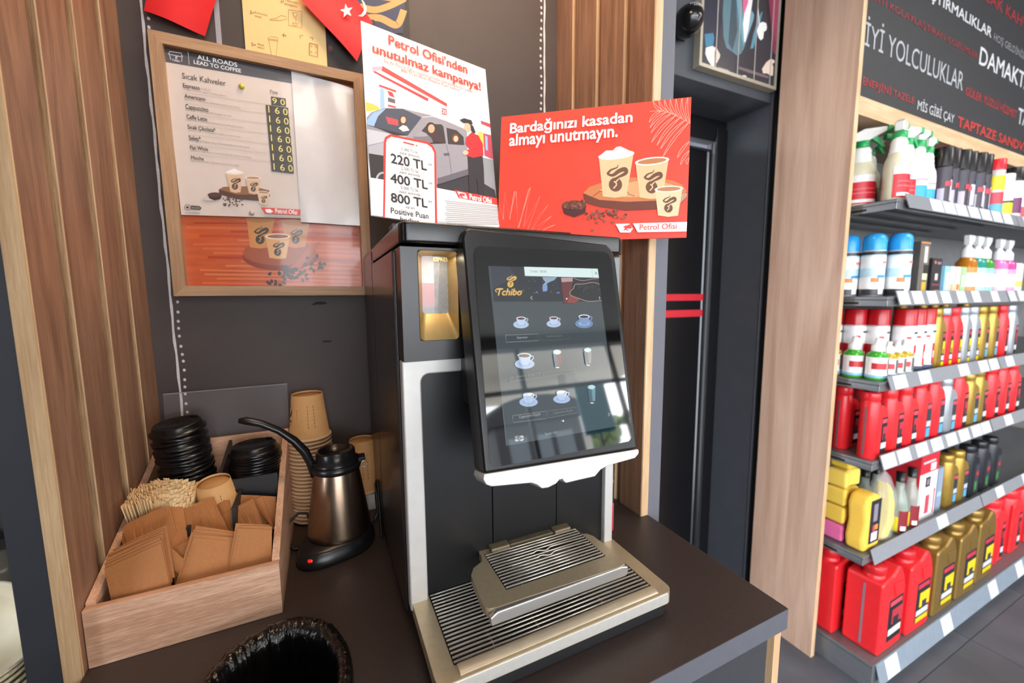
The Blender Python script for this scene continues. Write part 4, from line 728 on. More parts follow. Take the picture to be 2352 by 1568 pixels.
('r','5A483E',[1629,563,1628,560,1627,556,1626,552,1624,548,1621,545,1616,542,1609,539,1600,536,1592,532,1584,527,1577,521,1571,514,1566,508,1561,502,1558,499],[1631,563,1631,560,1631,556,1631,551,1629,545,1625,540,1619,535,1611,530,1603,526,1595,522,1589,517,1585,512,1580,506,1576,499,1572,493,1570,489]),
('p','C9BEBA',[738,407,729,391,707,374,672,360,629,349,582,342,535,341,494,344,461,352,441,365,435,380,443,396,466,412,500,426,542,438,589,444,636,446,678,443,711,435,732,423]),
('p','3A2A28',[537,461,801,473,766,397,655,357,567,392]),
('p','5A3E34',[799,494,791,477,772,461,742,447,704,437,664,430,623,429,588,433,560,442,543,454,537,469,545,485,564,501,594,515,631,526,671,533,711,534,748,530,776,522,794,509]),
('p','5A4038',[959,390,949,374,930,372,922,387,932,402,951,404]),
('p','5A4038',[1108,466,1098,450,1079,448,1070,463,1081,478,1100,480]),
('p','5A4038',[1148,378,1138,362,1119,361,1110,375,1121,391,1140,393]),
('p','6E4E42',[1075,382,1065,366,1046,365,1038,379,1048,395,1067,396]),
('p','6E4E42',[965,348,955,332,936,330,928,344,938,360,957,362]),
('p','6E4E42',[842,410,831,394,813,392,805,406,815,422,833,424]),
('p','5A4038',[1100,371,1090,355,1071,354,1062,368,1073,384,1092,385]),
('p','6E4E42',[1190,410,1179,394,1160,392,1152,406,1162,422,1181,424]),
('p','5A4038',[1090,462,1079,446,1061,444,1052,458,1063,474,1081,476]),
('p','5A4038',[959,292,949,276,930,275,922,289,932,305,951,306]),
('p','5A4038',[1085,409,1075,393,1056,392,1048,406,1058,422,1077,423]),
('p','5A4038',[1010,335,999,319,981,318,972,332,983,348,1002,349]),
('p','5A4038',[1054,449,1043,433,1025,431,1016,445,1027,461,1046,463]),
('p','5A4038',[1037,470,1027,454,1008,452,1000,466,1010,482,1029,484]),
('p','5A4038',[857,277,847,261,828,259,820,274,830,289,849,291]),
('p','6E4E42',[1107,293,1096,277,1077,276,1069,290,1079,306,1098,308]),
('p','6E4E42',[1033,293,1022,277,1003,275,995,290,1005,305,1024,307]),
('p','6E4E42',[853,297,842,281,824,280,816,294,826,309,845,311]),
('p','5A4038',[1030,409,1019,394,1001,392,992,406,1003,422,1021,424]),
('p','6E4E42',[1204,310,1193,294,1174,292,1166,307,1176,323,1195,324]),
('p','5A4038',[933,392,923,376,904,374,896,388,906,404,925,406]),
('p','6E4E42',[1024,461,1014,445,995,444,986,458,997,474,1016,475]),
('p','5A4038',[940,273,930,258,911,256,903,270,913,286,932,288]),
('p','6E4E42',[949,412,939,396,920,395,912,409,922,425,941,426]),
('p','6E4E42',[911,402,901,386,882,385,874,399,884,414,903,416]),
('p','6E4E42',[876,378,865,362,847,360,839,375,849,390,867,392]),
('p','5A4038',[1196,307,1186,291,1167,290,1158,304,1169,320,1188,322]),
('p','5A4038',[881,299,871,283,852,282,844,296,854,311,873,313]),
('p','6E4E42',[844,289,834,274,816,272,807,286,818,302,836,303]),
('p','6E4E42',[950,433,940,417,921,416,913,430,923,446,942,447]),
('p','6E4E42',[1195,462,1184,446,1165,445,1157,459,1167,475,1186,477]),
('p','6E4E42',[980,455,969,439,951,438,942,452,953,468,971,469]),
('p','5A4038',[929,447,918,431,900,430,891,444,902,460,920,461]),
('p','5A4038',[1080,316,1069,301,1051,299,1042,313,1053,329,1072,331]),
('p','6E4E42',[858,260,848,245,829,243,821,257,831,273,850,275]),
('p','6E4E42',[1096,271,1086,255,1067,254,1058,268,1069,284,1088,285]),
('p','5A4038',[874,267,863,251,845,250,837,264,847,279,866,281]),
('p','6E4E42',[963,348,953,332,934,330,926,344,936,360,955,362]),
('p','6E4E42',[942,261,932,246,913,244,905,258,915,274,934,276]),
('p','5A4038',[1076,374,1066,358,1047,356,1039,370,1049,386,1068,388]),
('r','55504E',[201,168,196,147,186,128,173,115,156,106,140,105,125,111,113,123,106,140,105,159,109,179,119,197,133,211,149,219,166,220,181,214,193,202,199,185,200,165],[209,166,204,144,192,122,176,106,157,96,137,95,119,102,106,116,98,135,96,159,102,182,113,203,129,220,149,229,168,230,186,224,200,209,208,189,209,167]),
('p','55504E',[219,210,376,206,408,167,369,122,212,126]),
('t','CFC8C4','YERLİ ÜRETİM',[233,143,371,186],0,0),
('p','55504E',[180,165,178,157,174,150,167,144,159,139,151,137,142,138,135,141,129,146,126,153,125,160,127,168,131,176,138,182,146,186,154,188,163,187,170,184,176,179,180,173]),
('p','DE4A3C',[1544,278,2373,296,2361,161,1622,141]),
('p','FFFFFF',[1628,240,1728,257,1797,200,1744,187,1762,161,1651,171]),
('t','FFFFFF','Petrol Ofisi',[1834,170,2295,274],0.02,0),
('r','9A8E8A',[102,41,364,48],[103,51,365,59]),
('r','B4A8A4',[1606,81,2354,109],[1607,92,2355,120]),
],
'frame_picture':[
('r','C2481F',[1098,1592,2306,1664,3790,1694],[1100,1622,2309,1696,3793,1728]),
('r','B53E1A',[221,1433,1338,1500,3785,1582],[224,1468,1341,1536,3788,1622]),
('r','D8683A',[72,1318,1174,1363,3779,1458],[77,1377,1179,1426,3784,1527]),
('r','B53E1A',[903,1280,2094,1333,3774,1357],[907,1326,2098,1381,3779,1409]),
('r','C2481F',[305,1146,1434,1193,3769,1241],[309,1202,1439,1252,3774,1306]),
('r','DB7444',[1036,1095,2243,1122,3765,1140],[1040,1137,2247,1166,3768,1187]),
('r','D8683A',[180,962,1300,1011,3760,1034],[183,996,1303,1047,3763,1074]),
('r','D8683A',[345,869,1483,902,3754,918],[349,913,1487,949,3758,969]),
('r','D8683A',[543,772,1703,798,3749,798],[549,834,1709,862,3754,868]),
('r','B53E1A',[428,676,1577,700,3744,691],[432,730,1582,756,3749,753]),
('r','DB7444',[1059,608,2277,614,3740,593],[1062,641,2279,649,3743,630]),
('r','DB7444',[748,493,1934,511,3734,472],[752,543,1938,564,3738,529]),
('r','DB7444',[259,388,1394,379,3729,364],[263,432,1397,425,3733,414]),
('r','DB7444',[333,286,1477,286,3724,244],[338,344,1482,347,3728,311]),
('r','DB7444',[562,199,1732,203,3719,141],[565,243,1736,249,3723,191]),
('r','D8683A',[286,93,1428,76,3713,21],[291,150,1433,137,3718,87]),
('p','8A3218',[2712,793,2664,684,2537,584,2345,503,2110,450,1857,428,1611,440,1395,482,1230,551,1128,639,1098,738,1142,840,1256,935,1430,1015,1651,1071,1898,1099,2148,1095,2377,1057,2559,990,2676,899]),
('p','A4502C',[2686,888,2640,789,2517,696,2331,621,2102,571,1856,550,1616,559,1407,596,1245,658,1145,738,1116,829,1158,922,1269,1010,1439,1084,1653,1137,1894,1164,2137,1161,2360,1128,2537,1067,2651,984]),
('p','CF8A48',[1245,1604,1810,1644,1658,978,1460,943,1268,961]),
('p','B8763A',[1824,1645,1808,1620,1763,1595,1695,1573,1611,1557,1519,1547,1428,1544,1347,1550,1284,1562,1244,1580,1232,1603,1247,1627,1290,1652,1355,1673,1438,1690,1529,1700,1621,1704,1703,1699,1769,1686,1811,1668]),
('p','3A3020',[1577,1184,1576,1145,1564,1107,1542,1075,1514,1053,1481,1043,1449,1047,1422,1063,1402,1091,1391,1126,1392,1165,1404,1203,1425,1234,1454,1257,1486,1267,1518,1264,1546,1247,1566,1220]),
('r','CF8A48',[1527,1250,1519,1243,1507,1232,1495,1218,1485,1203,1484,1186,1488,1173,1490,1163,1489,1155,1482,1142,1469,1126,1455,1111,1445,1100],[1537,1235,1529,1228,1518,1217,1507,1206,1502,1197,1502,1191,1505,1181,1508,1167,1506,1149,1495,1131,1481,1113,1467,1097,1457,1086]),
('r','CF8A48',[1498,1192,1490,1199,1480,1208,1472,1215],[1487,1176,1479,1182,1468,1192,1460,1198]),
('r','3A3020',[1378,1303,1387,1298,1400,1290,1417,1283,1438,1278,1462,1280,1486,1291,1508,1307,1529,1324,1547,1339,1563,1349,1579,1357,1597,1364,1612,1370,1623,1373,1623,1374,1618,1377,1619,1377,1621,1373,1621,1368,1621,1364,1612,1354,1593,1339,1571,1323,1548,1308,1529,1295,1515,1285,1503,1277,1492,1270,1482,1265,1475,1262],[1385,1326,1396,1326,1411,1324,1427,1322,1442,1322,1454,1326,1465,1335,1481,1350,1499,1369,1519,1389,1540,1405,1561,1418,1582,1428,1603,1437,1624,1442,1647,1439,1667,1423,1676,1401,1677,1377,1671,1352,1656,1328,1635,1311,1611,1296,1585,1283,1560,1272,1539,1264,1522,1258,1507,1254,1494,1253,1484,1252,1477,1249]),
('r','3A3020',[1537,1477,1535,1471,1533,1461,1530,1451,1525,1442,1518,1435,1506,1428,1488,1421,1468,1414,1447,1405,1428,1394,1412,1380,1398,1364,1385,1348,1375,1335,1368,1327],[1543,1477,1542,1470,1542,1461,1541,1448,1537,1434,1527,1421,1512,1410,1494,1400,1474,1390,1456,1380,1442,1370,1430,1358,1420,1343,1410,1327,1401,1313,1395,1303]),
('p','C98442',[1970,1600,2560,1594,2432,1021,2217,983,2009,1021]),
('p','B8763A',[2574,1594,2556,1569,2508,1548,2436,1531,2348,1521,2252,1519,2157,1524,2073,1536,2008,1554,1968,1576,1956,1601,1974,1624,2020,1646,2089,1662,2175,1673,2271,1676,2366,1671,2452,1659,2519,1641,2561,1619]),
('p','3A3020',[2317,1210,2317,1176,2306,1142,2287,1114,2261,1095,2232,1086,2202,1089,2177,1103,2158,1128,2149,1159,2149,1193,2160,1226,2179,1254,2205,1274,2234,1283,2263,1280,2288,1266,2307,1241]),
('r','C98442',[2271,1268,2264,1262,2253,1252,2242,1240,2234,1227,2233,1212,2236,1200,2239,1191,2238,1184,2231,1173,2219,1159,2207,1145,2198,1135],[2281,1255,2274,1248,2263,1239,2254,1229,2249,1222,2249,1216,2252,1207,2255,1195,2253,1179,2243,1163,2230,1147,2218,1133,2209,1124]),
('r','C98442',[2246,1217,2239,1223,2229,1231,2221,1237],[2235,1202,2228,1208,2218,1217,2211,1222]),
('r','3A3020',[2135,1315,2143,1310,2156,1303,2171,1297,2191,1293,2212,1294,2234,1304,2254,1318,2273,1333,2289,1346,2303,1355,2318,1362,2334,1369,2348,1374,2358,1376,2358,1377,2354,1380,2354,1380,2356,1376,2356,1372,2356,1368,2348,1360,2331,1346,2311,1332,2290,1319,2273,1308,2260,1299,2249,1292,2239,1286,2231,1281,2224,1279],[2142,1335,2152,1335,2166,1333,2180,1331,2194,1332,2204,1335,2215,1343,2229,1357,2245,1373,2263,1390,2282,1405,2301,1416,2320,1425,2339,1433,2359,1437,2380,1435,2397,1421,2406,1401,2407,1380,2401,1358,2388,1337,2370,1322,2348,1309,2324,1297,2301,1287,2282,1280,2267,1275,2253,1272,2242,1270,2232,1270,2226,1267]),
('r','3A3020',[2279,1469,2277,1463,2275,1454,2273,1445,2268,1437,2262,1431,2251,1425,2235,1419,2217,1412,2198,1405,2181,1395,2166,1383,2153,1369,2141,1355,2132,1343,2126,1336],[2284,1468,2284,1462,2284,1454,2283,1443,2279,1431,2270,1419,2257,1409,2240,1400,2222,1391,2205,1383,2193,1374,2183,1363,2173,1350,2164,1336,2157,1324,2151,1314]),
('r','B4552E',[2071,428,2624,1086],[2044,455,2596,1114]),
('r','B4552E',[2123,443,2664,1098],[2096,471,2636,1125]),
('r','B4552E',[2175,459,2705,1110],[2147,486,2676,1136]),
('r','B4552E',[2227,474,2745,1121],[2199,501,2716,1148]),
('r','B4552E',[2279,490,2786,1133],[2251,516,2756,1159]),
('p','DFA76A',[1602,1231,2115,1259,2000,731,1820,702,1646,729]),
('p','F2E2D2',[2128,1259,2114,1237,2073,1215,2012,1197,1935,1183,1852,1175,1769,1175,1695,1180,1637,1193,1601,1210,1590,1230,1604,1252,1642,1273,1702,1292,1777,1306,1860,1314,1943,1315,2019,1310,2078,1298,2116,1280]),
('p','A05A3C',[2084,1257,2072,1242,2038,1227,1987,1214,1923,1204,1853,1198,1784,1197,1722,1200,1673,1208,1642,1219,1632,1233,1644,1247,1676,1262,1726,1275,1789,1285,1859,1291,1929,1292,1992,1289,2042,1282,2073,1271]),
('p','3A3020',[1909,895,1909,863,1899,832,1881,805,1857,787,1830,779,1803,783,1780,797,1763,820,1754,849,1755,881,1765,912,1782,938,1806,956,1833,964,1860,961,1883,947,1900,924]),
('r','DFA76A',[1867,950,1861,944,1851,935,1841,924,1833,911,1832,898,1835,887,1837,878,1836,872,1830,861,1819,848,1808,835,1800,826],[1876,937,1870,931,1860,923,1851,914,1847,907,1847,901,1849,893,1852,881,1850,866,1841,851,1829,837,1818,824,1810,815]),
('r','DFA76A',[1844,902,1837,908,1828,916,1821,922],[1834,889,1827,894,1818,902,1812,908]),
('r','3A3020',[1742,995,1750,991,1761,984,1776,978,1793,974,1813,975,1833,984,1852,997,1869,1011,1884,1023,1897,1031,1911,1038,1925,1044,1939,1048,1947,1050,1947,1051,1944,1054,1944,1054,1946,1050,1946,1046,1945,1043,1938,1035,1923,1023,1904,1010,1885,997,1869,987,1858,979,1847,972,1838,967,1830,962,1824,960],[1749,1015,1758,1014,1771,1012,1784,1010,1797,1011,1806,1014,1816,1021,1829,1033,1844,1049,1860,1065,1878,1078,1895,1088,1913,1097,1931,1103,1948,1107,1968,1105,1984,1092,1991,1073,1992,1053,1987,1032,1975,1013,1958,999,1938,987,1916,977,1895,968,1878,961,1864,956,1851,954,1840,952,1832,952,1826,950]),
('r','3A3020',[1876,1138,1874,1132,1872,1124,1869,1116,1866,1109,1860,1103,1849,1097,1835,1092,1818,1086,1800,1079,1785,1070,1771,1059,1759,1046,1748,1033,1740,1022,1734,1015],[1880,1137,1880,1132,1880,1124,1879,1114,1875,1102,1867,1091,1855,1082,1839,1074,1823,1066,1807,1058,1796,1050,1786,1040,1777,1028,1769,1015,1762,1003,1757,995]),
('p','2E140E',[2504,581,2506,612,2532,641,2567,651,2591,637,2589,605,2563,576,2528,566]),
('p','2E140E',[2234,292,2220,318,2229,356,2255,384,2283,386,2296,360,2288,322,2262,294]),
('p','2E140E',[2312,360,2284,362,2263,391,2261,430,2279,455,2307,453,2328,424,2330,385]),
('p','3A1A12',[2377,306,2374,337,2396,369,2430,385,2455,373,2458,343,2436,310,2403,295]),
('p','3A1A12',[2894,608,2873,583,2837,578,2805,596,2798,625,2818,650,2854,655,2886,638]),
('p','3A1A12',[2344,389,2339,419,2358,453,2390,471,2417,463,2422,433,2403,399,2371,380]),
('p','2E140E',[1596,313,1592,342,1610,375,1641,392,1666,384,1670,355,1651,322,1621,304]),
('p','3A1A12',[1654,102,1634,80,1601,79,1574,99,1569,128,1589,150,1622,151,1649,131]),
('p','3A1A12',[2832,512,2813,487,2776,480,2744,495,2735,524,2754,550,2790,557,2822,542]),
('p','3A1A12',[2706,593,2699,623,2716,658,2749,680,2776,674,2784,644,2766,608,2734,587]),
('p','3A1A12',[2218,228,2191,232,2172,263,2172,301,2191,325,2218,321,2237,290,2237,252]),
('p','3A1A12',[2011,355,1984,350,1957,371,1947,406,1958,435,1986,440,2012,419,2023,383]),
('p','4A2218',[2176,413,2151,423,2138,458,2145,496,2167,516,2193,506,2206,471,2199,433]),
('p','4A2218',[2487,479,2492,510,2520,537,2555,543,2577,525,2573,494,2545,467,2509,461]),
('p','4A2218',[2420,745,2432,774,2465,791,2499,786,2515,762,2503,732,2470,715,2435,721]),
('p','3A1A12',[1664,121,1640,131,1627,165,1634,203,1656,222,1680,212,1693,178,1686,140]),
('p','3A1A12',[2687,754,2664,771,2657,808,2672,845,2698,860,2722,844,2728,806,2713,769]),
('p','4A2218',[2590,583,2562,575,2532,593,2518,628,2528,658,2556,666,2586,647,2600,613]),
('p','4A2218',[2292,324,2278,350,2287,388,2313,417,2341,418,2355,392,2346,354,2320,326]),
('p','4A2218',[2477,227,2459,202,2424,194,2392,209,2383,237,2401,263,2436,271,2468,256]),
('p','3A1A12',[1746,112,1722,123,1710,157,1717,195,1739,214,1763,203,1776,169,1768,131]),
('p','3A1A12',[1613,108,1588,99,1559,114,1544,147,1551,176,1577,186,1606,170,1621,138]),
('p','2E140E',[2066,250,2064,281,2086,312,2119,327,2144,315,2146,284,2124,253,2091,239]),
('p','4A2218',[2361,163,2333,155,2303,174,2290,208,2299,238,2327,246,2356,227,2370,193]),
('p','3A1A12',[2091,233,2064,238,2045,268,2045,307,2064,331,2091,326,2110,296,2110,258]),
('p','2E140E',[1707,72,1699,100,1715,135,1744,156,1770,151,1777,122,1762,87,1732,66]),
('p','3A1A12',[1879,68,1857,48,1824,49,1798,71,1794,101,1816,122,1850,121,1876,98]),
('p','4A2218',[2447,560,2420,548,2388,561,2370,593,2376,624,2403,636,2435,623,2453,591]),
('p','3A1A12',[2685,480,2677,510,2694,546,2726,567,2754,562,2762,532,2745,496,2713,474]),
('p','3A1A12',[2057,442,2063,473,2091,497,2126,501,2146,482,2140,451,2112,427,2077,423]),
('p','2E140E',[2793,573,2767,557,2732,567,2710,597,2714,628,2740,644,2774,634,2796,604]),
('p','3A1A12',[2191,407,2175,430,2179,469,2201,500,2229,506,2246,483,2241,444,2219,413]),
('p','2E140E',[2375,304,2376,335,2401,365,2436,375,2460,361,2459,329,2433,300,2399,289]),
('p','3A1A12',[2600,387,2572,394,2555,427,2558,466,2579,489,2606,482,2624,450,2621,410]),
('p','3A1A12',[2203,257,2187,230,2153,220,2121,231,2109,258,2125,285,2159,296,2191,284]),
('p','321812',[1975,191,1946,178,1912,194,1894,229,1902,262,1931,275,1964,260,1982,225]),
('p','321812',[1969,314,1939,318,1918,349,1917,391,1937,418,1967,415,1989,383,1990,342]),
('p','321812',[2021,371,1991,371,1966,400,1962,441,1980,470,2011,470,2035,441,2040,400]),
('p','321812',[2129,398,2103,376,2066,378,2039,405,2037,439,2063,461,2100,458,2127,432]),
('p','321812',[1950,373,1920,378,1900,411,1901,452,1923,478,1952,473,1973,440,1971,399]),
('p','321812',[2000,274,1983,300,1988,342,2013,375,2043,380,2061,354,2056,312,2031,279]),
('p','321812',[1944,319,1933,350,1948,389,1980,414,2010,410,2020,379,2005,339,1974,314]),
('p','321812',[1966,113,1940,93,1904,99,1878,127,1878,161,1904,182,1941,176,1966,148]),
('p','321812',[1865,268,1869,302,1899,330,1936,336,1959,316,1954,281,1924,253,1887,248]),
('p','321812',[1994,464,1965,472,1947,507,1952,549,1975,573,2004,565,2022,530,2017,488]),
('p','321812',[1848,307,1819,312,1799,346,1800,387,1822,413,1851,408,1871,374,1870,333]),
('p','321812',[2082,209,2059,229,2056,271,2075,309,2104,322,2128,301,2131,259,2112,221]),
('p','321812',[2006,493,1984,468,1947,465,1917,487,1912,520,1934,545,1971,547,2001,526]),
('p','321812',[2046,480,2024,454,1987,450,1956,471,1949,503,1971,529,2008,533,2039,513]),
('p','321812',[2028,232,2027,266,2052,299,2088,313,2115,298,2116,263,2091,230,2054,217]),
('p','321812',[2138,458,2146,491,2179,515,2217,515,2238,491,2229,457,2196,434,2158,434]),
('p','321812',[1981,519,1962,490,1925,482,1892,498,1883,529,1902,558,1939,566,1971,550]),
('p','321812',[2095,342,2084,373,2100,413,2132,438,2162,433,2173,402,2157,362,2125,337]),
],
'yellow_poster':[
('t','7A6238','3•',[141,1189,225,1260],0,0),
('t','7A6238','Kahvenizi',[241,1230,488,1269],0,0),
('t','7A6238','seçin.',[236,1150,380,1193],0,0),
('t','7A6238','5•',[128,513,213,585],0,0),
('t','7A6238','Afiyet',[244,550,382,604],0,0),
('t','7A6238','olsun!',[240,497,382,537],0,0),
('r','8A7040',[466,760,514,798,631,817,679,803,669,752,468,721,468,763],[463,764,513,804,632,824,684,808,670,746,466,715,462,761]),
('r','8A7040',[475,712,518,388],[481,715,524,391]),
('r','8A7040',[658,743,601,372],[663,743,607,373]),
('r','8A7040',[467,733,675,765],[468,739,676,771]),
('t','7A6238','2•',[767,1597,844,1681],0,0),
('t','7A6238','Makineye',[879,1642,1119,1705],0,0),
('t','7A6238','yerleştirin.',[847,1558,1122,1626],0,0),
('r','8A7040',[528,1168,657,1222,760,1311,856,1316,873,1264,733,1204,527,1159],[528,1176,655,1229,759,1319,861,1324,877,1259,732,1195,527,1151]),
('r','8A7040',[927,1480,1201,1513,1180,1152,911,1147,932,1486],[929,1489,1208,1520,1186,1147,904,1140,924,1484]),
('r','8A7040',[1005,1438,1104,1453,1080,1381,1032,1373,1009,1445],[1006,1447,1110,1461,1085,1376,1026,1365,1002,1440]),
('r','8A7040',[1027,1339,1077,1346,1060,1268],[1029,1348,1084,1351,1068,1268]),
('r','8A7040',[991,1211,1099,1223,1081,1175,1004,1172,996,1218],[993,1220,1104,1231,1083,1167,999,1163,988,1214]),
('t','7A6238','4•',[761,861,847,938],0,0),
('r','8A7040',[1142,905,1145,978,1201,981],[1130,902,1136,985,1204,994]),
('r','8A7040',[1346,982,1405,990,1392,931],[1349,995,1415,1001,1405,932]),
('r','8A7040',[1325,845,1496,846,1482,582,1319,588,1336,856],[1330,863,1511,859,1495,574,1304,576,1319,852]),
('r','8A7040',[1361,763,1361,798,1389,794],[1350,760,1354,804,1393,806]),
('r','8A7040',[1440,798,1471,798,1464,766],[1443,809,1480,807,1474,767]),
('r','8A7040',[1346,685,1345,647,1381,645],[1357,688,1354,656,1384,656]),
('r','8A7040',[1460,703,1459,662,1435,663],[1471,706,1467,658,1433,652]),
],
'cup_poster':[
('p','2C3654',[489,2285,1933,2584,1818,1518,745,1215]),
('r','B9955A',[541,2118,638,2124,779,2133,939,2144,1089,2157,1229,2170,1372,2185,1510,2203,1636,2229,1746,2272,1837,2325,1903,2371,1946,2401],[580,2268,677,2275,818,2285,976,2297,1124,2310,1263,2324,1404,2339,1534,2357,1639,2379,1718,2410,1783,2449,1840,2490,1885,2521]),
('r','B9955A',[751,1795,813,1794,906,1792,1016,1796,1129,1816,1235,1855,1337,1907,1435,1965,1534,2027,1644,2101,1761,2186,1865,2263,1937,2317],[801,1955,865,1955,954,1953,1049,1957,1134,1972,1212,2002,1295,2045,1384,2098,1476,2156,1579,2225,1690,2307,1791,2383,1863,2437]),
('r','B9955A',[886,1555,951,1578,1042,1610,1140,1638,1223,1652,1304,1643,1399,1618,1496,1590,1588,1579,1673,1597,1749,1649,1790,1706,1821,1761,1858,1840,1894,1937,1924,2026,1945,2086],[879,1715,943,1737,1039,1771,1152,1804,1269,1823,1381,1813,1488,1786,1578,1761,1638,1754,1652,1757,1639,1748,1644,1759,1665,1797,1694,1859,1726,1945,1755,2031,1775,2091]),
('p','1E2438',[1147,1587,1141,1559,1127,1532,1107,1507,1081,1489,1054,1478,1026,1475,1002,1481,984,1495,972,1516,969,1542,974,1569,988,1597,1008,1621,1034,1639,1061,1651,1088,1653,1113,1648,1132,1634,1143,1613]),
('p','5A2A24',[117,752,112,727,101,702,84,680,64,665,42,656,21,655,2,661,-13,676,-22,696,-24,720,-19,745,-8,770,9,791,29,807,50,816,72,818,91,811,106,797,114,777]),
('p','6E3A30',[91,760,89,751,83,742,75,735,65,729,54,725,44,723,34,725,27,729,22,735,21,743,23,752,28,761,36,768,46,774,57,778,68,780,77,778,85,774,90,768]),
],
'flag':[
('p','F6EDEC',[967,1480,1016,1393,1124,1439,1047,1333,1090,1240,993,1262,912,1161,929,1280,837,1309,943,1360]),
('p','F6EDEC',[1326,1692,1399,1630,1447,1509,1426,1383,1345,1294,1238,1281,1325,1341,1383,1439,1387,1545]),
],
'portrait':[
('p','2A2D3C',[-85,2413,1017,2726,1003,1596,832,808,725,32,67,-37]),
('p','393840',[704,2638,3186,3343,3986,1232,4230,-46,729,-30,864,815,988,1798]),
('p','5B7B86',[1049,2735,1594,2890,1898,2035,2225,1393,2311,1198,2131,854,1900,737,1656,810,1317,879,1128,1212,1037,2017]),
('p','40505A',[1472,2753,1667,2808,1864,1603,1653,852,1402,1068]),
('p','6FA0B4',[1643,2904,1955,2993,2132,2095,2304,1283,2246,1140,2120,1410,1898,2035]),
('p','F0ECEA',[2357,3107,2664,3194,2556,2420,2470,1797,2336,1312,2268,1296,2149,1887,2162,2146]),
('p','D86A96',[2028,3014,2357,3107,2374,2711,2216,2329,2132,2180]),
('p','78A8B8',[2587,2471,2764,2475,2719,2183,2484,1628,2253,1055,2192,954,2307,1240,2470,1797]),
('p','5B93A6',[3106,2652,3220,2596,2980,1663,2805,1205,2633,1143,2762,1696]),
('p','33383E',[2629,3185,3186,3343,3246,2711,2928,2237,2660,2447]),
('p','8E3A54',[3470,3424,4154,3618,4174,1274,3977,1320,3766,2299]),
('p','A84664',[3759,3506,4154,3618,4181,1955,4035,1695,3815,2754]),
('p','3F7C9A',[153,1056,582,1202,655,1055,610,787,457,699,240,669]),
('p','EADAD2',[249,630,611,772,712,697,721,324,729,-30,600,-16,361,244,231,421]),
('p','E2C4B4',[675,771,805,739,995,574,986,467,840,235,741,266,789,506]),
('p','E8D2C4',[3373,578,3605,876,3870,1065,4100,1053,4109,964,3980,913,4061,794,4060,496,3988,447,3834,460,3719,482,3570,462,3461,428]),
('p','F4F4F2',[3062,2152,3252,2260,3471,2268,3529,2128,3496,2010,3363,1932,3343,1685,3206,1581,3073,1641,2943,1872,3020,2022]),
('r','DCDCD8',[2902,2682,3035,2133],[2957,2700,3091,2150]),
('p','54484C',[912,135,1541,121,2229,92,2200,10,1514,30]),
('p','7A6A6A',[2032,378,2733,397,3803,397,3773,311,2601,280,2039,292]),
('p','9C8A88',[913,125,1506,135,1510,83,947,101]),
('p','F0DCD6',[2499,100,2493,79,2473,56,2440,35,2398,17,2352,4,2304,-3,2261,-2,2227,5,2204,19,2195,37,2200,59,2220,81,2253,102,2294,120,2341,133,2388,140,2431,140,2466,132,2490,119]),
],
'slogan':[
('t','A9ABAE','İYİ YOLCULUKLAR',[93,1660,7721,2619],0,0),
('t','A02A30','ENERJİNİ TAZELE',[171,341,3787,749],0.01,0),
('t','B9BBBE','MİS GİBİ ÇAY',[4104,206,7259,742],0.01,0),
('t','B23028','TAPTAZE SANDVİÇLER',[7588,125,17633,791],0.04,0),
('t','A02A30','GÜLER YÜZLÜ HİZMET',[8025,1564,13691,2014],0.02,0),
('t','C9CBCE','DAMAKTA KALAN LEZZET',[8990,3003,24035,3716],0.02,0),
('t','B9BBBE','TATLAR',[13837,1380,17730,2105],0.02,0),
('t','8E262C','HAYATI KOLAYLAŞTIRAN ÇÖZÜMLER',[-580,3097,8789,3436],0.01,0),
('t','C4C6C9','ATIŞTIRMALIKLAR',[2913,4149,9899,4686],0.03,0),
('t','8A8C90','HOŞ GELDİNİZ',[10166,4167,13791,4639],0,0),
('t','98262C','SICAK KAHVE',[8056,5490,14099,5950],0.02,0),
],
}
def frame(O,U,V):
    O,U,V=Vector(O),Vector(U),Vector(V); N=U.cross(V)
    return lambda x,y,h=0:O+U*x*1e-4+V*y*1e-4+N*h     # x, y in tenths of a millimetre
def art(key,parent,clip=None,rough=.55,emit=0,names=('printed_picture','lettering'),coat=0,only=None,step=.00003,base=.0002):
    F=frame(*PLANES[key]); P=MB();T=MB();h=base
    def cl(p): return p if not clip else (min(max(p[0],clip[0]),clip[2]),min(max(p[1],clip[1]),clip[3]))
    for it in ART[key]:
        m=mat(it[1],rough,0,.02,30,coat=coat,emit=emit)
        h+=step
        if it[0]=='p':
            q=[cl(it[2][i:i+2]) for i in range(0,len(it[2]),2)]
            P.add([F(x,y,h) for x,y in q],[tuple(range(len(q)))],m)
        elif it[0]=='r':
            a=[cl(it[2][i:i+2]) for i in range(0,len(it[2]),2)]; b=[cl(it[3][i:i+2]) for i in range(0,len(it[3]),2)]; n=len(a)
            P.add([F(x,y,h) for x,y in a+b],[(i,i+1,n+i+1,n+i) for i in range(n-1)],m)
        else:
            T=MB(); put_text(T,it[2],it[3],F,h+.0003,m,it[4]*BOLD,it[5])
            if T.v: link(names[1],T,None,parent)
    if P.v: link(names[0],P,None,parent)
def fit(key,x0,y0,x1,y1): return [tuple(frame(*PLANES[key])(x*10,y*10)) for x,y in ((x0,y0),(x1,y0),(x1,y1),(x0,y1))]
def slab(key,x0,y0,x1,y1,t,m=None):
    F=frame(*PLANES[key]); mb=MB(); q=[(x0,y0),(x1,y0),(x1,y1),(x0,y1)]
    vs=[F(x*10,y*10,0) for x,y in q]+[F(x*10,y*10,-t) for x,y in q]
    return mb.add(vs,[(0,1,2,3),(7,6,5,4),(1,0,4,5),(2,1,5,6),(3,2,6,7),(0,3,7,4)],m)

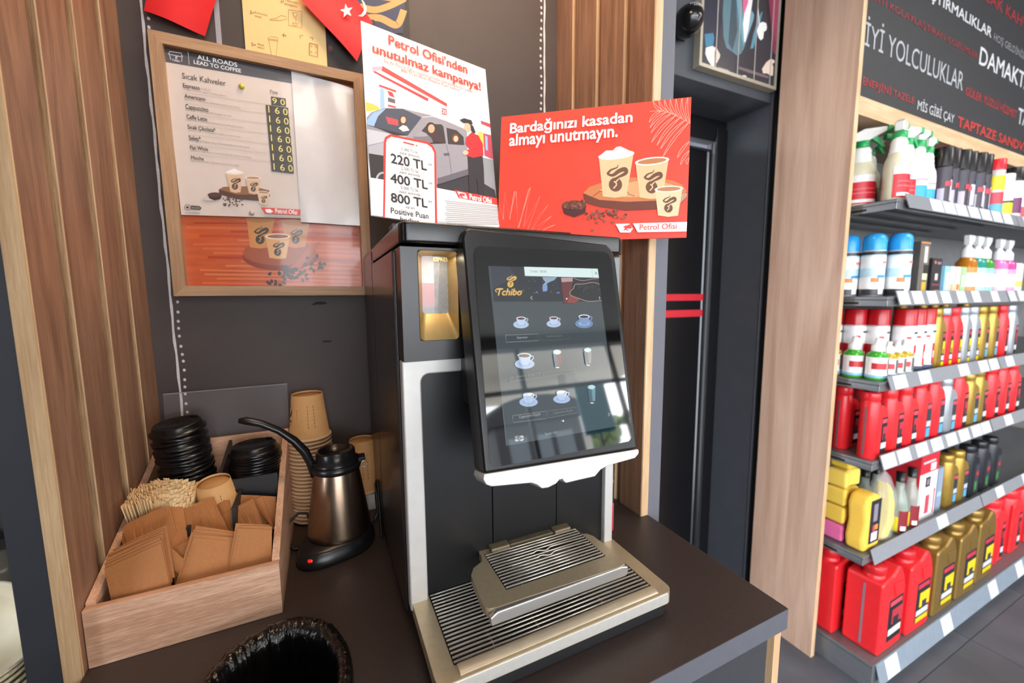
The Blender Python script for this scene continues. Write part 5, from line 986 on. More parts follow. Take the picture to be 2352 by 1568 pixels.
# ================================================================ SETTING
WALNUT=lambda ax='z':wood('785642','A27A60',ax,2.2,.5,.5,.15)
SHADED_GRAIN=lambda ax='z':wood('8C6A4A','C09C74',ax,2.5,.6,.7,.5)  # coarse-grained oak, darkened to paint the shade on the left slat sides
OAK=lambda ax='z':wood('C29C74','DDBE98',ax,2,.5,.6,.3)
PILLAR=lambda ax='z':wood('B8927A','D8B69E',ax,.9,.5,.22,.12)
CHALK=mat('453C39',.6,0,.16,5)
SLATE=mat('2A2B31',.55,0,.05,20); POST=mat('66666E',.55,0,.04,20)
DARKWALL=mat('474A50',.6,0,.06,15)
floor=struct('floor')
random.seed(11)
FT=[mat(h,.45,0,.16,6,.1) for h in ('585B62','5F6268','53565C')]
base=link('floor_bed',MB().box(-3,6.5,-4.2,2.2,-.08,-.0025,None),mat('3A3A3C',.8),floor)
tm={}
for i in range(-5,11):
    for j in range(-7,4):
        x,y=i*.6,j*.6
        if x<-3 or x>5.9 or y<-4.2 or y>1.6: continue
        k=random.randrange(3)
        if k not in tm: tm[k]=MB().box(0,.597,0,.597,-.006,0)
        t=link('floor_tile',tm[k],FT[k],floor) if isinstance(tm[k],MB) else None
        if t: tm[k]=t.data
        else:
            t=bpy.data.objects.new('floor_tile',tm[k]); C.objects.link(t); t.parent=floor
        t.location=(x,y,0)
struct('ceiling',MB().box(-3,6.5,-4.2,2.2,3.08,3.16),mat('9A9A98',.8,0,.03,10))
wb=struct('wall_back',MB().box(-.40,.745,1.15,1.25,0,3.08),CHALK)
# painted chalk border on the wall: ruled line and dots, plus two pale painted stripes
cb=MB(); WHT=mat('D6D2D2',.9,0,.1,200)
def wavy(x,z0,z1,w):
    pts=[];n=60
    for i in range(n+1):
        z=z0+(z1-z0)*i/n; o=.0006*sin(i*1.7)+.0006*sin(i*.6); h=w/2*(1+.25*sin(i*2.3)); pts.append((x+o-h,x+o+h,z))
    cb.add([(a,1.1493,z) for a,b,z in pts]+[(b,1.1493,z) for a,b,z in pts],[(i,n+1+i,n+2+i,i+1) for i in range(n)],WHT)
wavy(-.308,.9,2.5,.0045); wavy(.6505,.9,2.5,.005)
link('chalk_line',cb,None,wb)
cd=MB()
def dot(x,z,r):
    cd.add([(x+r*cos(2*PI*i/8)*.8,1.1492,z+r*sin(2*PI*i/8)) for i in range(8)],[tuple(range(7,-1,-1))],WHT)
z=.92
while z<2.5:
    dot(-.2975+.0015*sin(z*40),z,.0036); dot(.6385+.0015*sin(z*31),z+.004,.0042); z+=.0195+.004*sin(z*90)
o=link('chalk_dots',cd,None,wb); o['kind']='stuff'
link('painted_stripe',MB().box(-.182,-.172,1.1488,1.15,1.9,2.6),mat('9C9CA6',.7),wb)
link('painted_stripe',MB().box(.079,.0865,1.1488,1.15,1.9,2.6),mat('9C9CA6',.7),wb)
sm=MB()
for x,z,w,h in ((-.005,1.437,.03,.004),(.005,1.338,.024,.0025),(-.02,1.434,.012,.002)):
    sm.add([(x+w/2*cos(2*PI*i/12),1.1494,z+h*sin(2*PI*i/12)) for i in range(12)],[tuple(range(11,-1,-1))],mat('1C1A1A',.8))
for x0,z0,x1,z1 in ((.52,2.08,.545,2.13),(.30,2.13,.305,2.09),(.43,1.98,.47,2.0)):
    sm.add([(x0,1.1494,z0),(x0+.003,1.1494,z0),(x1+.003,1.1494,z1),(x1,1.1494,z1)],[(0,1,2,3)],mat('4A4442',.8))
link('chalk_smudge',sm,None,wb)
# slatted side panels
def slats(name,x,ds,inner,y_front,y_back,strip,outer,edges,post):
    w=struct(name)
    dp_=.017 if ds>0 else .011
    link('backing_panel',MB().box(*sorted((x-ds*(dp_+.004),x-ds*(dp_-.002))),y_front+.003,y_back,.0,3.08),wood('6A4630','8E6244'),w)
    for a,b in edges:
        link('slat',MB().box(*sorted((x-ds*dp_,x)),a+.0002,b,.0,3.08),WALNUT(),w,.0008,1)
        e=MB().box(*sorted((x-ds*dp_,x-ds*.0012)),a-.0012,a,.0,3.08)
        link('slat_side',e,SHADED_GRAIN() if ds>0 else OAK(),w)
        link('slat_edge',MB().box(*sorted((x-ds*.0012,x+ds*.0002)),a-.0014,a+.0004,.0,3.08),OAK(),w)
    link('edge_strip',MB().box(*sorted((x-ds*strip,x-ds*.0005)),y_front-.0015,y_front+.02,.0,3.08),OAK() if ds<0 else wood('AA865E','C6A67E','z',2,.55,.6,.3),w,.0008,1)  # left strip repeats the oak darker, its dimmer light put into the colour
    link('slate_panel',MB().box(*sorted((x-ds*post,x-ds*strip)),y_front+.001,1.22,0,3.08),SLATE if ds>0 else POST,w)
    return w
slats('wall_left',-.348,1,0,.755,1.15,.021,0,[(.757,.828),(.853,.938),(.962,1.048),(1.066,1.15)],.058)
slats('wall_right',.694,-1,0,.735,1.15,.022,0,[(.737,.816),(.838,.929),(.949,1.045),(1.063,1.15)],.062)
# the dark wall beyond, with its recessed doorway
wd=MB().box(.72,2.05,1.15,1.7,2.235,3.08).box(1.727,2.05,1.15,1.7,0,2.235)
struct('wall_rear',wd,DARKWALL)
struct('wall_far',MB().box(2.02,6.5,1.72,1.85,0,3.08),mat('77716C',.7))
struct('trim_1',MB().box(1.7385,1.80,1.128,1.1495,0,3.08),mat('0C0C0E',.5),.002)
struct('trim_2',MB().box(1.722,1.738,1.143,1.1495,0,3.08),mat('4A4C52',.5),.003)
d=struct('door_1')
DB=mat('0D0D10',.32,0,.2,10)
link('door_leaf',MB().box(.78,1.62,1.362,1.40,0,2.10),DB,d,.003)
link('door_frame',MB().box(.76,1.727,1.352,1.40,2.14,2.235).box(1.655,1.727,1.345,1.40,0,2.2).box(.74,.80,1.345,1.40,0,2.2),mat('101013',.4),d,.003)
link('glazing_bead',MB().box(1.628,1.636,1.348,1.362,0,2.13),mat('3A3A3C',.3,.6),d,.001)
link('glazing_bead',MB().box(1.648,1.656,1.340,1.35,0,2.16),mat('4A4A4C',.3,.6),d,.001)
link('door_transom',MB().box(.80,1.63,1.356,1.364,2.095,2.105),mat('242427',.4),d)
for z0,z1 in ((1.425,1.455),(1.35,1.382)): link('warning_stripe',MB().box(.80,1.64,1.3585,1.3615,z0,z1),mat('D02A38',.45),d)
struct('wall_west',MB().box(-3.1,-3,-.45,2.2,0,3.16).box(-3.1,-3,-4.2,-3.95,0,3.16).box(-3.1,-3,-3.95,-.45,0,.08).box(-3.1,-3,-3.95,-.45,2.9,3.16),mat('6A6460',.8))
struct('wall_east',MB().box(6.5,6.6,-4.2,2.2,0,3.16),mat('8A8580',.8))
struct('wall_behind_neighbour',MB().box(-3,-.40,1.15,1.25,0,3.08),mat('2A2624',.7))
# shop front behind the camera (seen only as reflections)
sf=struct('wall_shopfront',MB().box(-3,-2.9,-4.2,-4.0,0,3.08).box(5.9,6.5,-4.2,-4.0,0,3.08).box(-2.9,5.9,-4.2,-4.0,2.9,3.08).box(-2.9,5.9,-4.2,-4.0,0,.08),mat('5A5856',.7))
struct('added_daylight_blocker',MB().box(-1.3,-.2,-.36,-.28,0,2.7).box(-1.3,-1.22,-.28,.05,0,2.7),mat('4A4644',.7))  # unseen blocker added to keep daylight off the left of the niche
wi=struct('window_1')
for x in (-2.87,-.7,.95,2.55,4.2,5.87): link('mullion',MB().box(x-.03,x+.03,-4.12,-4.06,.08,2.9),mat('2A2A2C',.4,.5),wi)
link('transom',MB().box(-2.9,5.9,-4.12,-4.06,2.25,2.31),mat('2A2A2C',.4,.5),wi)
struct('ground_forecourt',MB().box(-30,40,-60,-4.2,-.12,-.02).box(-30,-3.1,-4.2,2.2,-.12,-.02),mat('B9B7B2',.8,0,.08,1))
cn=thing('forecourt_canopy','white filling station canopy with red edge outside the shop windows','canopy',(4,-13,0))
link('canopy_deck',MB().box(-3,13,-18,-9,4.6,5.3),mat('D8D2C4',.6),cn); link('fascia',MB().box(-3.05,13.05,-9,-8.9,4.6,5.4),mat('C9C4B8',.5),cn)
for x in (0,9): link('column',MB().box(x-.25,x+.25,-13.3,-12.7,-.02,4.6),mat('CFCBC2',.6),cn)
random.seed(4)
for i in range(5):
    t=thing('tree','bushy grey green tree standing beyond the forecourt','tree',(17+i*7.5,-30-3*(i%2),-.02),'trees beyond the forecourt')
    mb=MB(); ox,oy,_=t.location
    for k in range(60): mb.ball((ox+random.gauss(0,1.1),oy+random.gauss(0,.8),2.0+random.random()*2.6),.55,.55,.5,None,6,4)
    link('crown',mb,mat('6E7F58',.9,0,.4,3),t); link('trunk',MB().lathe([(.22,0),(.14,2.6)],(ox,oy,-.02),10),mat('5A4636',.9),t)
kk=thing('fuel_kiosk','dark forecourt kiosk with an arched roof outside the shop front','kiosk',(6.4,-12,-.02))
link('kiosk_body',MB().box(4.9,8.2,-13,-11.6,-.02,2.9),mat('2E2F30',.5),kk)
ar_=[(4.6,2.75)]+[(6.55+1.95*cos(PI-PI*i/14),2.9+.75*sin(PI*i/14)) for i in range(15)]+[(8.5,2.75)]
link('arched_roof',MB().prism(ar_,-13.1,-11.4,'y'),mat('1C1D1E',.5),kk)
for x in (5.3,6.2,7.1): link('kiosk_window',MB().box(x,x+.7,-11.6,-11.58,1.0,2.3),mat('6A7478',.2),kk)
tb_=thing('teal_banner','teal advertising banner hanging outside the shop window','banner',(4.0,-4.6,0)); link('banner_sheet',MB().box(3.72,4.32,-4.62,-4.6,1.55,2.35),mat('4FA6B4',.6),tb_); link('banner_post',MB().box(4.0,4.04,-4.66,-4.63,-.02,2.4),mat('6A6A6C',.4),tb_)
# ================================================================ COUNTER
ct=thing('coffee_counter','dark brown laminate counter carrying the coffee machine','counter',(.2,.9,0))
# worktop with an oval hole for the bin
HC=(-.09,.57);HX,HY=.085,.130
hole=[(HC[0]+HX*cos(2*PI*i/40),HC[1]+HY*sin(2*PI*i/40)) for i in range(40)]
import bmesh
def holed(out,hole,z0,z1,m):
    bm=bmesh.new()
    a=[bm.verts.new((x,y,z1)) for x,y in out];b=[bm.verts.new((x,y,z1)) for x,y in hole]
    es=[bm.edges.new((q[i],q[(i+1)%len(q)])) for q in (a,b) for i in range(len(q))]
    bmesh.ops.triangle_fill(bm,use_beauty=True,use_dissolve=False,edges=es,normal=(0,0,1))
    bm.verts.index_update()
    vs=[v.co.copy() for v in bm.verts];fs=[tuple(v.index for v in f.verts) for f in bm.faces]; bm.free()
    n=len(vs);mb=MB();mb.add(vs,fs,m);
    mb.add([(v.x,v.y,z0) for v in vs],[f[::-1] for f in fs],m)
    for q,fl in ((out,0),(hole,1)):
        k=len(q);w=[(x,y,z0) for x,y in q]+[(x,y,z1) for x,y in q]
        mb.add(w,[(i,(i+1)%k,k+(i+1)%k,k+i) if not fl else (i,k+i,k+(i+1)%k,(i+1)%k) for i in range(k)],m)
    return mb
TOP=mat('382E2B',.42,0,.10,140)
out=[(-.347,.392),(.7145,.392),(.7145,.7345),(.6935,.7345),(.6935,1.149),(-.3475,1.149)]
link('worktop',holed(out,hole,.862,.9,TOP),TOP,ct)
link('front_edge',MB().box(-.347,.7145,.3905,.3917,.862,.8995),mat('5A5B62',.4,0,.05,60),ct)
link('side_edge',MB().box(.7147,.7157,.392,.7345,.862,.8995),mat('4A4744',.4),ct)
link('end_panel',MB().box(.690,.708,.396,.7345,0,.8615),OAK(),ct,.001)
link('cabinet_door',MB().box(.16,.684,.404,.42,.06,.852),mat('35363A',.5,0,.05,60),ct,.0015)
link('cabinet_door',MB().box(-.345,.156,.404,.42,.06,.852),mat('35363A',.5,0,.05,60),ct,.0015)
link('carcass',MB().box(-.345,.688,.422,1.148,.0,.04).box(-.345,.688,1.13,1.148,.04,.86).box(-.345,-.33,.422,1.13,.04,.86),OAK('x'),ct)
link('door_rail',MB().box(-.345,.688,.4045,.43,.8535,.8605),OAK('x'),ct)

# ================================================================ BIN LINER
def film_material():
    m=mat('0D0B0A',.22,0,.3,42,.55,spec=.6); t=m.node_tree
    for nd in t.nodes:
        if nd.type=='BUMP': nd.inputs['Distance'].default_value=.0035
        if nd.type=='TEX_NOISE': nd.inputs['Distortion'].default_value=2.2; nd.inputs['Detail'].default_value=3
    return m
bn=thing('bin_liner','crumpled black bin bag folded over the round opening in the counter','bag',(HC[0],HC[1],.9))
random.seed(21)
NB=260;rings=[]
prof=[(1.17,.002),(1.20,.010),(1.19,.020),(1.12,.026),(1.03,.027),(.955,.020),(.93,.006),(.915,-.02),(.90,-.07),(.86,-.16),(.70,-.30),(.3,-.34),(.02,-.34)]
ph=[[random.random()*6.28 for _ in range(6)] for _ in prof]
base=[random.random()*6.28 for _ in range(8)]
vs=[]
for k,(r,zz) in enumerate(prof):
    for i in range(NB):
        a=2*PI*i/NB
        amp=.006 if k<6 else .03
        w=sum(am*noise.noise(Vector((cos(a)*fr,sin(a)*fr,k*.35+fr))) for fr,am in ((3,.5),(8,.8),(17,.8),(34,.6)))
        w=w*amp*1.6+random.gauss(0,.0015)
        ch=sum(am*noise.noise(Vector((cos(a)*fr+9,sin(a)*fr,k*.5+fr*2))) for fr,am in ((5,.003),(14,.0032),(30,.0026)))
        if k>8: ch*=.5
        if 6<=k<=8: ch-=.006*max(0,noise.noise(Vector((cos(a)*4,sin(a)*4,7))))
        rr=r+w+(0 if k>6 else .02*sin(3*a))
        if k<5: rr=max(rr,1.06)
        vs.append((HC[0]+HX*rr*cos(a),HC[1]+HY*(rr-(.015 if k<6 else 0))*sin(a),max(.9015,.9+zz+ch) if k<6 else .9+zz+ch))
mb=MB().add(vs,[(k*NB+i,(k+1)*NB+i,(k+1)*NB+(i+1)%NB,k*NB+(i+1)%NB) for k in range(len(prof)-1) for i in range(NB)],None,True)
# keep the throat inside the hole
link('bag_film',mb,film_material(),bn)

# ================================================================ COFFEE MACHINE
cmx=thing('coffee_machine','black and silver self-service coffee machine with tilted touch screen','coffee machine',(.31,.85,.9))
GB=mat('0C0C0E',.24,0,.1,20); SB=mat('101011',.42,0,.1,60,spec=.35); SIL=mat('C9C6C1',.32,.85,.04,200,stretch=(400,8,8)); CHMP=mat('C9B899',.36,.6,.05,120)
SILF=mat('C9C6C2',.42,.35,.03,60)
mx0,mx1=.104,.519
link('body_panel',MB().box(mx0,mx1,.648,1.115,.912,1.352),SB,cmx,.004)
link('side_panel',MB().box(mx0-.0035,mx0+.004,.652,.93,.918,1.5225),mat('221A17',.3,0,.06,40,coat=.2),cmx,.003)
link('side_panel',MB().box(mx0-.0035,mx0+.004,.934,1.115,.918,1.55),mat('221A17',.3,0,.06,40,coat=.2),cmx,.003)
link('side_panel',MB().box(mx1-.004,mx1+.0035,.652,1.115,.918,1.5225),SB,cmx,.003)
for x in (.13,.49):
    for y in (.69,1.07): link('foot',MB().lathe([(.022,0),(.02,.013)],(x,y,.9),16),BLK(),cmx)
# upper housing with bean window opening
hw=MB(); X0,X1,Y0,Z0,Z1=mx0,.212,.600,1.3545,1.5225
ox0,ox1,oz0,oz1=.1290,.1885,1.3855,1.5180
for a,b,c,d_ in ((X0,ox0,Z0,Z1),(ox1,X1,Z0,Z1),(ox0,ox1,Z0,oz0),(ox0,ox1,oz1,Z1)): hw.quad((a,Y0,c),(b,Y0,c),(b,Y0,d_),(a,Y0,d_))
hw.quad((X0,Y0,Z0),(X0,Y0,Z1),(X0,.66,Z1),(X0,.66,Z0)).quad((X0,Y0,Z0),(X0,.66,Z0),(X1,.66,Z0),(X1,Y0,Z0)).quad((X1,Y0,Z0),(X1,.66,Z0),(X1,.66,Z1),(X1,Y0,Z1)).quad((X0,Y0,Z1),(X1,Y0,Z1),(X1,.66,Z1),(X0,.66,Z1)).quad((X0,.66,Z0),(X0,.66,Z1),(X1,.66,Z1),(X1,.66,Z0))
link('upper_housing',hw,mat('161517',.3,0,.08,60),cmx)
link('upper_housing',MB().box(.212,mx1,.64,1.115,1.3545,1.5225),SB,cmx,.003)
ix0,ix1,iz0,iz1=.1410,.1825,1.4240,1.5135
def rrect(x0,x1,z0,z1,r,n=4):
    p=[]
    for cx,cz,a0 in ((x1-r,z0+r,-90),(x1-r,z1-r,0),(x0+r,z1-r,90),(x0+r,z0+r,180)):
        for i in range(n+1): a=rad(a0+90*i/n); p.append((cx+r*cos(a),cz+r*sin(a)))
    return p
A_=rrect(ox0,ox1,oz0,oz1,.006);B_=rrect(ix0,ix1,iz0,iz1,.005);n=len(A_)
gw=MB().add([(x,Y0-.0012,z) for x,z in A_]+[(x,.632,z) for x,z in B_],[(i,(i+1)%n,n+(i+1)%n,n+i) for i in range(n)],None)
gw.add([(x,Y0-.0012,z) for x,z in A_]+[(x,Y0+.001,z) for x,z in rrect(ox0-.0015,ox1+.0015,oz0-.0015,oz1+.0015,.006)],[(i,n+i,n+(i+1)%n,(i+1)%n) for i in range(n)],mat('8A7A60',.3,.9))
bw=link('window_surround',gw,mat('CDB078',.36,.7,.05,100),cmx)
link('bean_window',MB().prism(B_,.632,.634,'y'),mat('FFFFFF',.03,0,0,alpha=.18),bw)
bm_=MB();random.seed(5)
for i in range(95):
    x=.160+random.random()*.022;z=1.424+random.random()*.086;a=random.random()*6.28
    R_=Matrix.Rotation(a,4,'Y')@Matrix.Rotation(random.random()*2,4,'X')
    bm_.ball((0,0,0),.0052,.0034,.0036,None,8,5,tf=lambda v,R_=R_,x=x,z=z:Vector((x,.642+random.random()*0,z))+R_@v)
o=link('coffee_beans',bm_,mat('3A2418',.4,0,.4,150),bw); o['kind']='stuff'
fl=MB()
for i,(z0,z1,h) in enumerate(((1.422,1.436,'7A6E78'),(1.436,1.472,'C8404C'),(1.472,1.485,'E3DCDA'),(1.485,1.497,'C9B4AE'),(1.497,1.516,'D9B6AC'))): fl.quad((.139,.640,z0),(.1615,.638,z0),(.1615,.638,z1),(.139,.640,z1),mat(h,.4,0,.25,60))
link('painted_reflection',fl,None,bw)  # colour bands standing in for the reflection in the window pane
tl=MB();put_text(tl,"ESPRES",(0,0,235,62),lambda x,y,h=0:Vector((.1595+x*1e-4,.6315-h,1.5055+y*1e-4)),0,mat('D8B46A',.3,.9),.02)
link('lettering',tl,None,bw)
# top lid with rounded front corners and a raised hopper cover
tp=[(mx0-.002,1.118),(mx0-.002,.598),(mx0+.004,.588),(mx0+.02,.5845),(.2,.583),(.213,.590),(.45,.600),(mx1-.02,.600),(mx1+.002,.62),(mx1+.002,1.118)]
link('top_lid',MB().prism(tp,1.5265,1.556,'z'),GB,cmx,.004)
link('hopper_cover',MB().box(.17,.46,.70,1.0,1.556,1.5765),SB,cmx,.004)
# silver front frame
def arc(cx,cz,r,a0,a1,n=5): return [(cx+r*cos(rad(a0+(a1-a0)*i/n)),cz+r*sin(rad(a0+(a1-a0)*i/n))) for i in range(n+1)]
sf_=[(mx0+.001,.934),(.1345,.934)]+arc(.1475,1.316,.013,180,90)+[(.478,1.329)]+arc(.484,1.316,.013,90,0)+[(.4975,.934),(mx1-.001,.934),(mx1-.001,1.3525),(mx0+.001,1.3525)]
link('front_frame',MB().prism(sf_,.628,.650,'y'),SILF,cmx,.003)
for a,b in ((.1345,.2555),(.2568,.3885),(.3896,.4975)): link('front_panel',MB().box(a,b,.638,.650,.925,1.34),mat('101012',.36,0,.1,60,spec=.4),cmx,.0008,1)
# tilted display
F=frame(*PLANES['screen']); TF=lambda v:F(v.x*1e4,v.y*1e4,v.z)
hs=[(-.0355,-.0318),(.2298,-.0415),(.2372,.27)]+[(.236,.285),(.230,.296),(.222,.303),(-.022,.316),(-.030,.312),(-.0345,.300)]
dp=MB().prism(hs,-.045,0,'z',tf=TF); dsp=link('display_housing',dp,mat('111113',.35,0,.08,80,spec=.4),cmx,.004)
gl=[(-.0265,-.0185),(-.0215,-.0248),(-.012,-.0262),(.2125,-.027),(.2195,-.022),(.2215,-.012),(.2265,.274),(.222,.285),(.214,.2885),(-.0105,.288),(-.018,.284),(-.0205,.274)]
link('display_glass',MB().prism(gl,-.002,.0012,'z',tf=TF),mat('060607',.02,0,.0,coat=1,spec=.8),dsp)
# back of the hood where the display meets the lid
link('display_arm',MB().box(.20,.44,.575,.66,1.28,1.5245),SB,cmx,.004)
# lit picture of the screen, laid in the glass
ar=MB();q=fit('screen',0,0,231,297)
SCR=bpy.data.materials.new('screen_pixels')
def emitmat(h,s=1.0):
    k=('e',h,s)
    if k in MC: return MC[k]
    m=bpy.data.materials.new('screen_'+h); m.use_nodes=True; b=m.node_tree.nodes['Principled BSDF']; b.inputs['Base Color'].default_value=(.008,.008,.008,1); b.inputs['Roughness'].default_value=.03; b.inputs['Specular IOR Level'].default_value=.8; b.inputs['Coat Weight'].default_value=1; b.inputs['Coat Roughness'].default_value=.02
    c=lin(h); tc=m.node_tree.nodes.new('ShaderNodeTexCoord'); nz=m.node_tree.nodes.new('ShaderNodeTexNoise'); nz.inputs['Scale'].default_value=25; m.node_tree.links.new(tc.outputs['Object'],nz.inputs['Vector'])
    rp=m.node_tree.nodes.new('ShaderNodeValToRGB'); rp.color_ramp.elements[0].color=tuple(x*.95 for x in c[:3])+(1,); rp.color_ramp.elements[1].color=c; m.node_tree.links.new(nz.outputs['Fac'],rp.inputs[0]); m.node_tree.links.new(rp.outputs[0],b.inputs['Emission Color']); b.inputs['Emission Strength'].default_value=s
    MC[k]=m; return m
scr=link('screen',slab('screen',0,0,194.5,258.3,.0008),emitmat('434B50',1),dsp,tf=lambda v:v+Vector((0,-.0016,.0004)))
P=MB();T=MB();h=.0021
_m=mat
for it in ART['screen']:
    m=emitmat(it[1],.9);h+=.000012
    cl=lambda x,y:(min(max(x,0),1945),min(max(y,0),2583))
    if it[0]=='p':
        q=[cl(*it[2][i:i+2]) for i in range(0,len(it[2]),2)];P.add([F(x,y,h) for x,y in q],[tuple(range(len(q)))],m)
    elif it[0]=='r':
        a=[cl(*it[2][i:i+2]) for i in range(0,len(it[2]),2)];b=[cl(*it[3][i:i+2]) for i in range(0,len(it[3]),2)];n=len(a);P.add([F(x,y,h) for x,y in a+b],[(i,i+1,n+i+1,n+i) for i in range(n-1)],m)
    else:
        T=MB(); put_text(T,it[2],it[3],F,h+.0003,m,it[4]*BOLD,it[5]); link('screen_lettering',T,None,dsp)
link('screen_picture',P,None,dsp)
# silver chin under the glass, its chipped scalloped lower edge
chin=[(-.0365,-.0322),(-.0385,-.039),(-.0345,-.0465),(-.0276,-.0502),(.0329,-.0571),(.0413,-.0614),(.0481,-.0679),(.0586,-.0687),(.072,-.0659),(.0770,-.0625),(.0790,-.0610),(.0805,-.0622),(.0830,-.0610),(.0855,-.0650),(.0888,-.0683),(.1100,-.0682),(.1406,-.0685),(.1523,-.0607),(.1656,-.0572),(.2214,-.0548),(.2294,-.0500),(.2312,-.0460),(.2304,-.0420)]
link('display_chin',MB().prism(chin,-.040,.001,'z',tf=TF),SILF,dsp,.0012,1)
# drip tray
ty0,ty1=.468,.640
rim=rrect(.108,.520,ty0,ty1+.006,.014,5)
link('tray_base',MB().prism([(x*1.0,y) for x,y in rrect(.113,.515,ty0+.006,ty1,.014,5)],.902,.927,'z'),BLK(.5),cmx)
inn=[(.1365,.4905),(.4925,.4905),(.4925,.6395),(.1365,.6395)]
link('tray_rim',holed(rim,inn,.926,.9475,CHMP),mat('D8CBB8',.4,.45,.06,60),cmx,.003)
link('front_lip',MB().prism([(.1225,.9275),(.5055,.9275),(.5085,.931),(.5085,.9435),(.5055,.9462),(.1225,.9462),(.1195,.9435),(.1195,.931)],.4665,.4688,'y'),mat('CFCBC4',.35,.4,.04,120),cmx,.0008,1)
link('front_ledge',MB().prism([(.4715,.9478),(.4895,.9478),(.4895,.9505),(.486,.9525),(.476,.9515),(.472,.949)],.14,.49,'x'),mat('CBBBA2',.36,.5),cmx,.0008,1)
link('tray_well',MB().box(.1367,.4923,.4907,.6393,.9275,.9285),mat('0B0A0A',.5),cmx)
RODM=mat('E6DED2',.32,.75,.1,60)
rod=None
for i in range(19):
    y=.4965+i*.0077
    mb=MB().tube([(.1385,y,.9465),(.4905,y,.9465)],.0018,6) if i!=8 else MB().tube([(.1385,y,.9465)]+[(.29+.005*k,y+.003*sin(k*1.05),.9465) for k in range(9)]+[(.4905,y,.9465)],.0018,6)
    link('grate_bar',mb,RODM,cmx)
for x in (.20,.275,.395): link('grate_tie',MB().tube([(x,.4935,.9432),(x,.637,.9432)],.0015,6),mat('6A5A4C',.4,.8),cmx)
# fold-down cup shelf
sh=[(.2285,.640),(.2275,.622),(.224,.610),(.205,.600),(.1955,.585),(.1905,.515),(.196,.5065),(.208,.5045),(.43,.4975),(.441,.501),(.4455,.512),(.440,.588),(.434,.599),(.424,.604),(.419,.618),(.4135,.632),(.405,.640)]
hl=[(.2335,.530),(.4235,.530),(.4235,.6255),(.2335,.6255)]
link('cup_shelf',holed(sh[::-1],hl,.986,.9995,CHMP),mat('B9A888',.36,.55,.06,60),cmx,.003)
link('shelf_front_lip',MB().prism([(.195,.9795),(.44,.9795),(.444,.9860),(.444,.9955),(.43,.9990),(.205,.9990),(.193,.9925)],.4955,.5045,'y'),SIL,cmx,.002)
link('shelf_well',MB().box(.2337,.4233,.5302,.6253,.9862,.9872),mat('1A1612',.45),cmx)
link('shelf_sieve',MB().box(.27,.39,.565,.60,.9873,.9885),mat('8C8C8C',.3,.9,.3,300),cmx)
for i in range(13):
    y=.5345+i*.00725
    pts=[(.235,y,.9995)]+([(.315+.005*k,y+.0028*sin(k*1.05),.9995) for k in range(8)] if i in (6,8) else [])+[(.422,y,.9995)]
    link('shelf_bar',MB().tube(pts,.0016,6),RODM,cmx)
for x in (.262,.40): link('shelf_tie',MB().tube([(x,.532,.9965),(x,.624,.9965)],.0014,6),mat('6A5A4C',.4,.8),cmx)
link('hinge_plate',MB().box(.285,.375,.626,.640,1.0,1.004),mat('6A5E4C',.4,.4,.2,120),cmx,.001,1)
for a,b in ((.247,.283),(.377,.412)): link('hinge_knuckle',MB().box(a,b,.622,.640,1.0,1.007),mat('7E7058',.4,.4,.15,120),cmx,.002)
# keyhole panel at the machine's right shoulder
link('shoulder_panel',MB().box(.466,mx1-.002,.618,.642,1.39,1.524),mat('6F7275',.35,.4),cmx,.004)
link('shoulder_slot',MB().tube([(.485,.6165,1.515),(.479,.6165,1.505),(.479,.6165,1.40)],.0012,6),BLK(),cmx)

# ================================================================ BOARDS ON THE MACHINE
wbd=thing('campaign_board','white A3 campaign board showing a car at a filling station','sign board',(.24,.9,1.577))
link('board',slab('white_board',0,0,297,425,.003),mat('E2E0DE',.45,0,.01),wbd)
art('white_board',wbd,(0,0,2970,4250))
link('stand_foot',MB().box(.14,.36,.885,.935,1.557,1.603),mat('101012',.4),wbd)
rbd=thing('reminder_board','red landscape board reminding customers to take their cup','sign board',(.55,.78,1.577))
link('board',slab('red_board',0,0,420,299,.003),mat('F04634',.45,0,.02),rbd)
art('red_board',rbd,(0,0,4200,2990))
link('stand_foot',MB().box(.40,.47,.83,.90,1.557,1.574),mat('101012',.4),rbd)

# ================================================================ MENU FRAME AND SHEETS
mf=thing('menu_board','oak framed menu board hanging on the dark wall','picture frame',(-.09,1.14,1.73))
fx0,fx1,fz0,fz1,fw=-.2955,.1205,1.4565,2.0005,.0225
for nm,pts,ax in (('x',[(fx0,fz0),(fx1,fz0),(fx1-fw,fz0+fw),(fx0+fw,fz0+fw)],0),('x',[(fx0,fz1),(fx0+fw,fz1-fw),(fx1-fw,fz1-fw),(fx1,fz1)],0),('z',[(fx0,fz0),(fx0+fw,fz0+fw),(fx0+fw,fz1-fw),(fx0,fz1)],0),('z',[(fx1,fz0),(fx1,fz1),(fx1-fw,fz1-fw),(fx1-fw,fz0+fw)],0)):
    link('frame_rail',MB().prism(pts,1.124,1.149,'y'),wood('9E7A5B','BB9874',nm,2.4,.5,.6,.25),mf)
link('backing_picture',MB().box(fx0+fw,fx1-fw,1.1456,1.1475,fz0+fw,fz1-fw),mat('C65A2C',.3,0,.14,7,coat=.3,stretch=(2,1,14)),mf)
art('frame_picture',mf,(5,50,3680,1700),names=('printed_picture','lettering'),rough=.3,coat=.3)
ms=thing('menu_sheet','printed hot coffee price list pinned inside the oak frame','poster',(-.15,1.137,1.8))
sv=[(-.275,1.1365,1.9745),(-.0365,1.1365,1.9585),(-.0375,1.1365,1.643),(-.2715,1.1365,1.634)]
link('paper',MB().prism([(x,z) for x,_,z in sv],1.1365,1.1372,'y'),mat('D9CCC4',.25,0,.02,coat=.25),ms)
art('menu_sheet',ms,rough=.35,coat=.2)
ps=thing('paper_sheet','blank white sheet in a plastic sleeve beside the price list','paper',(.03,1.134,1.8))
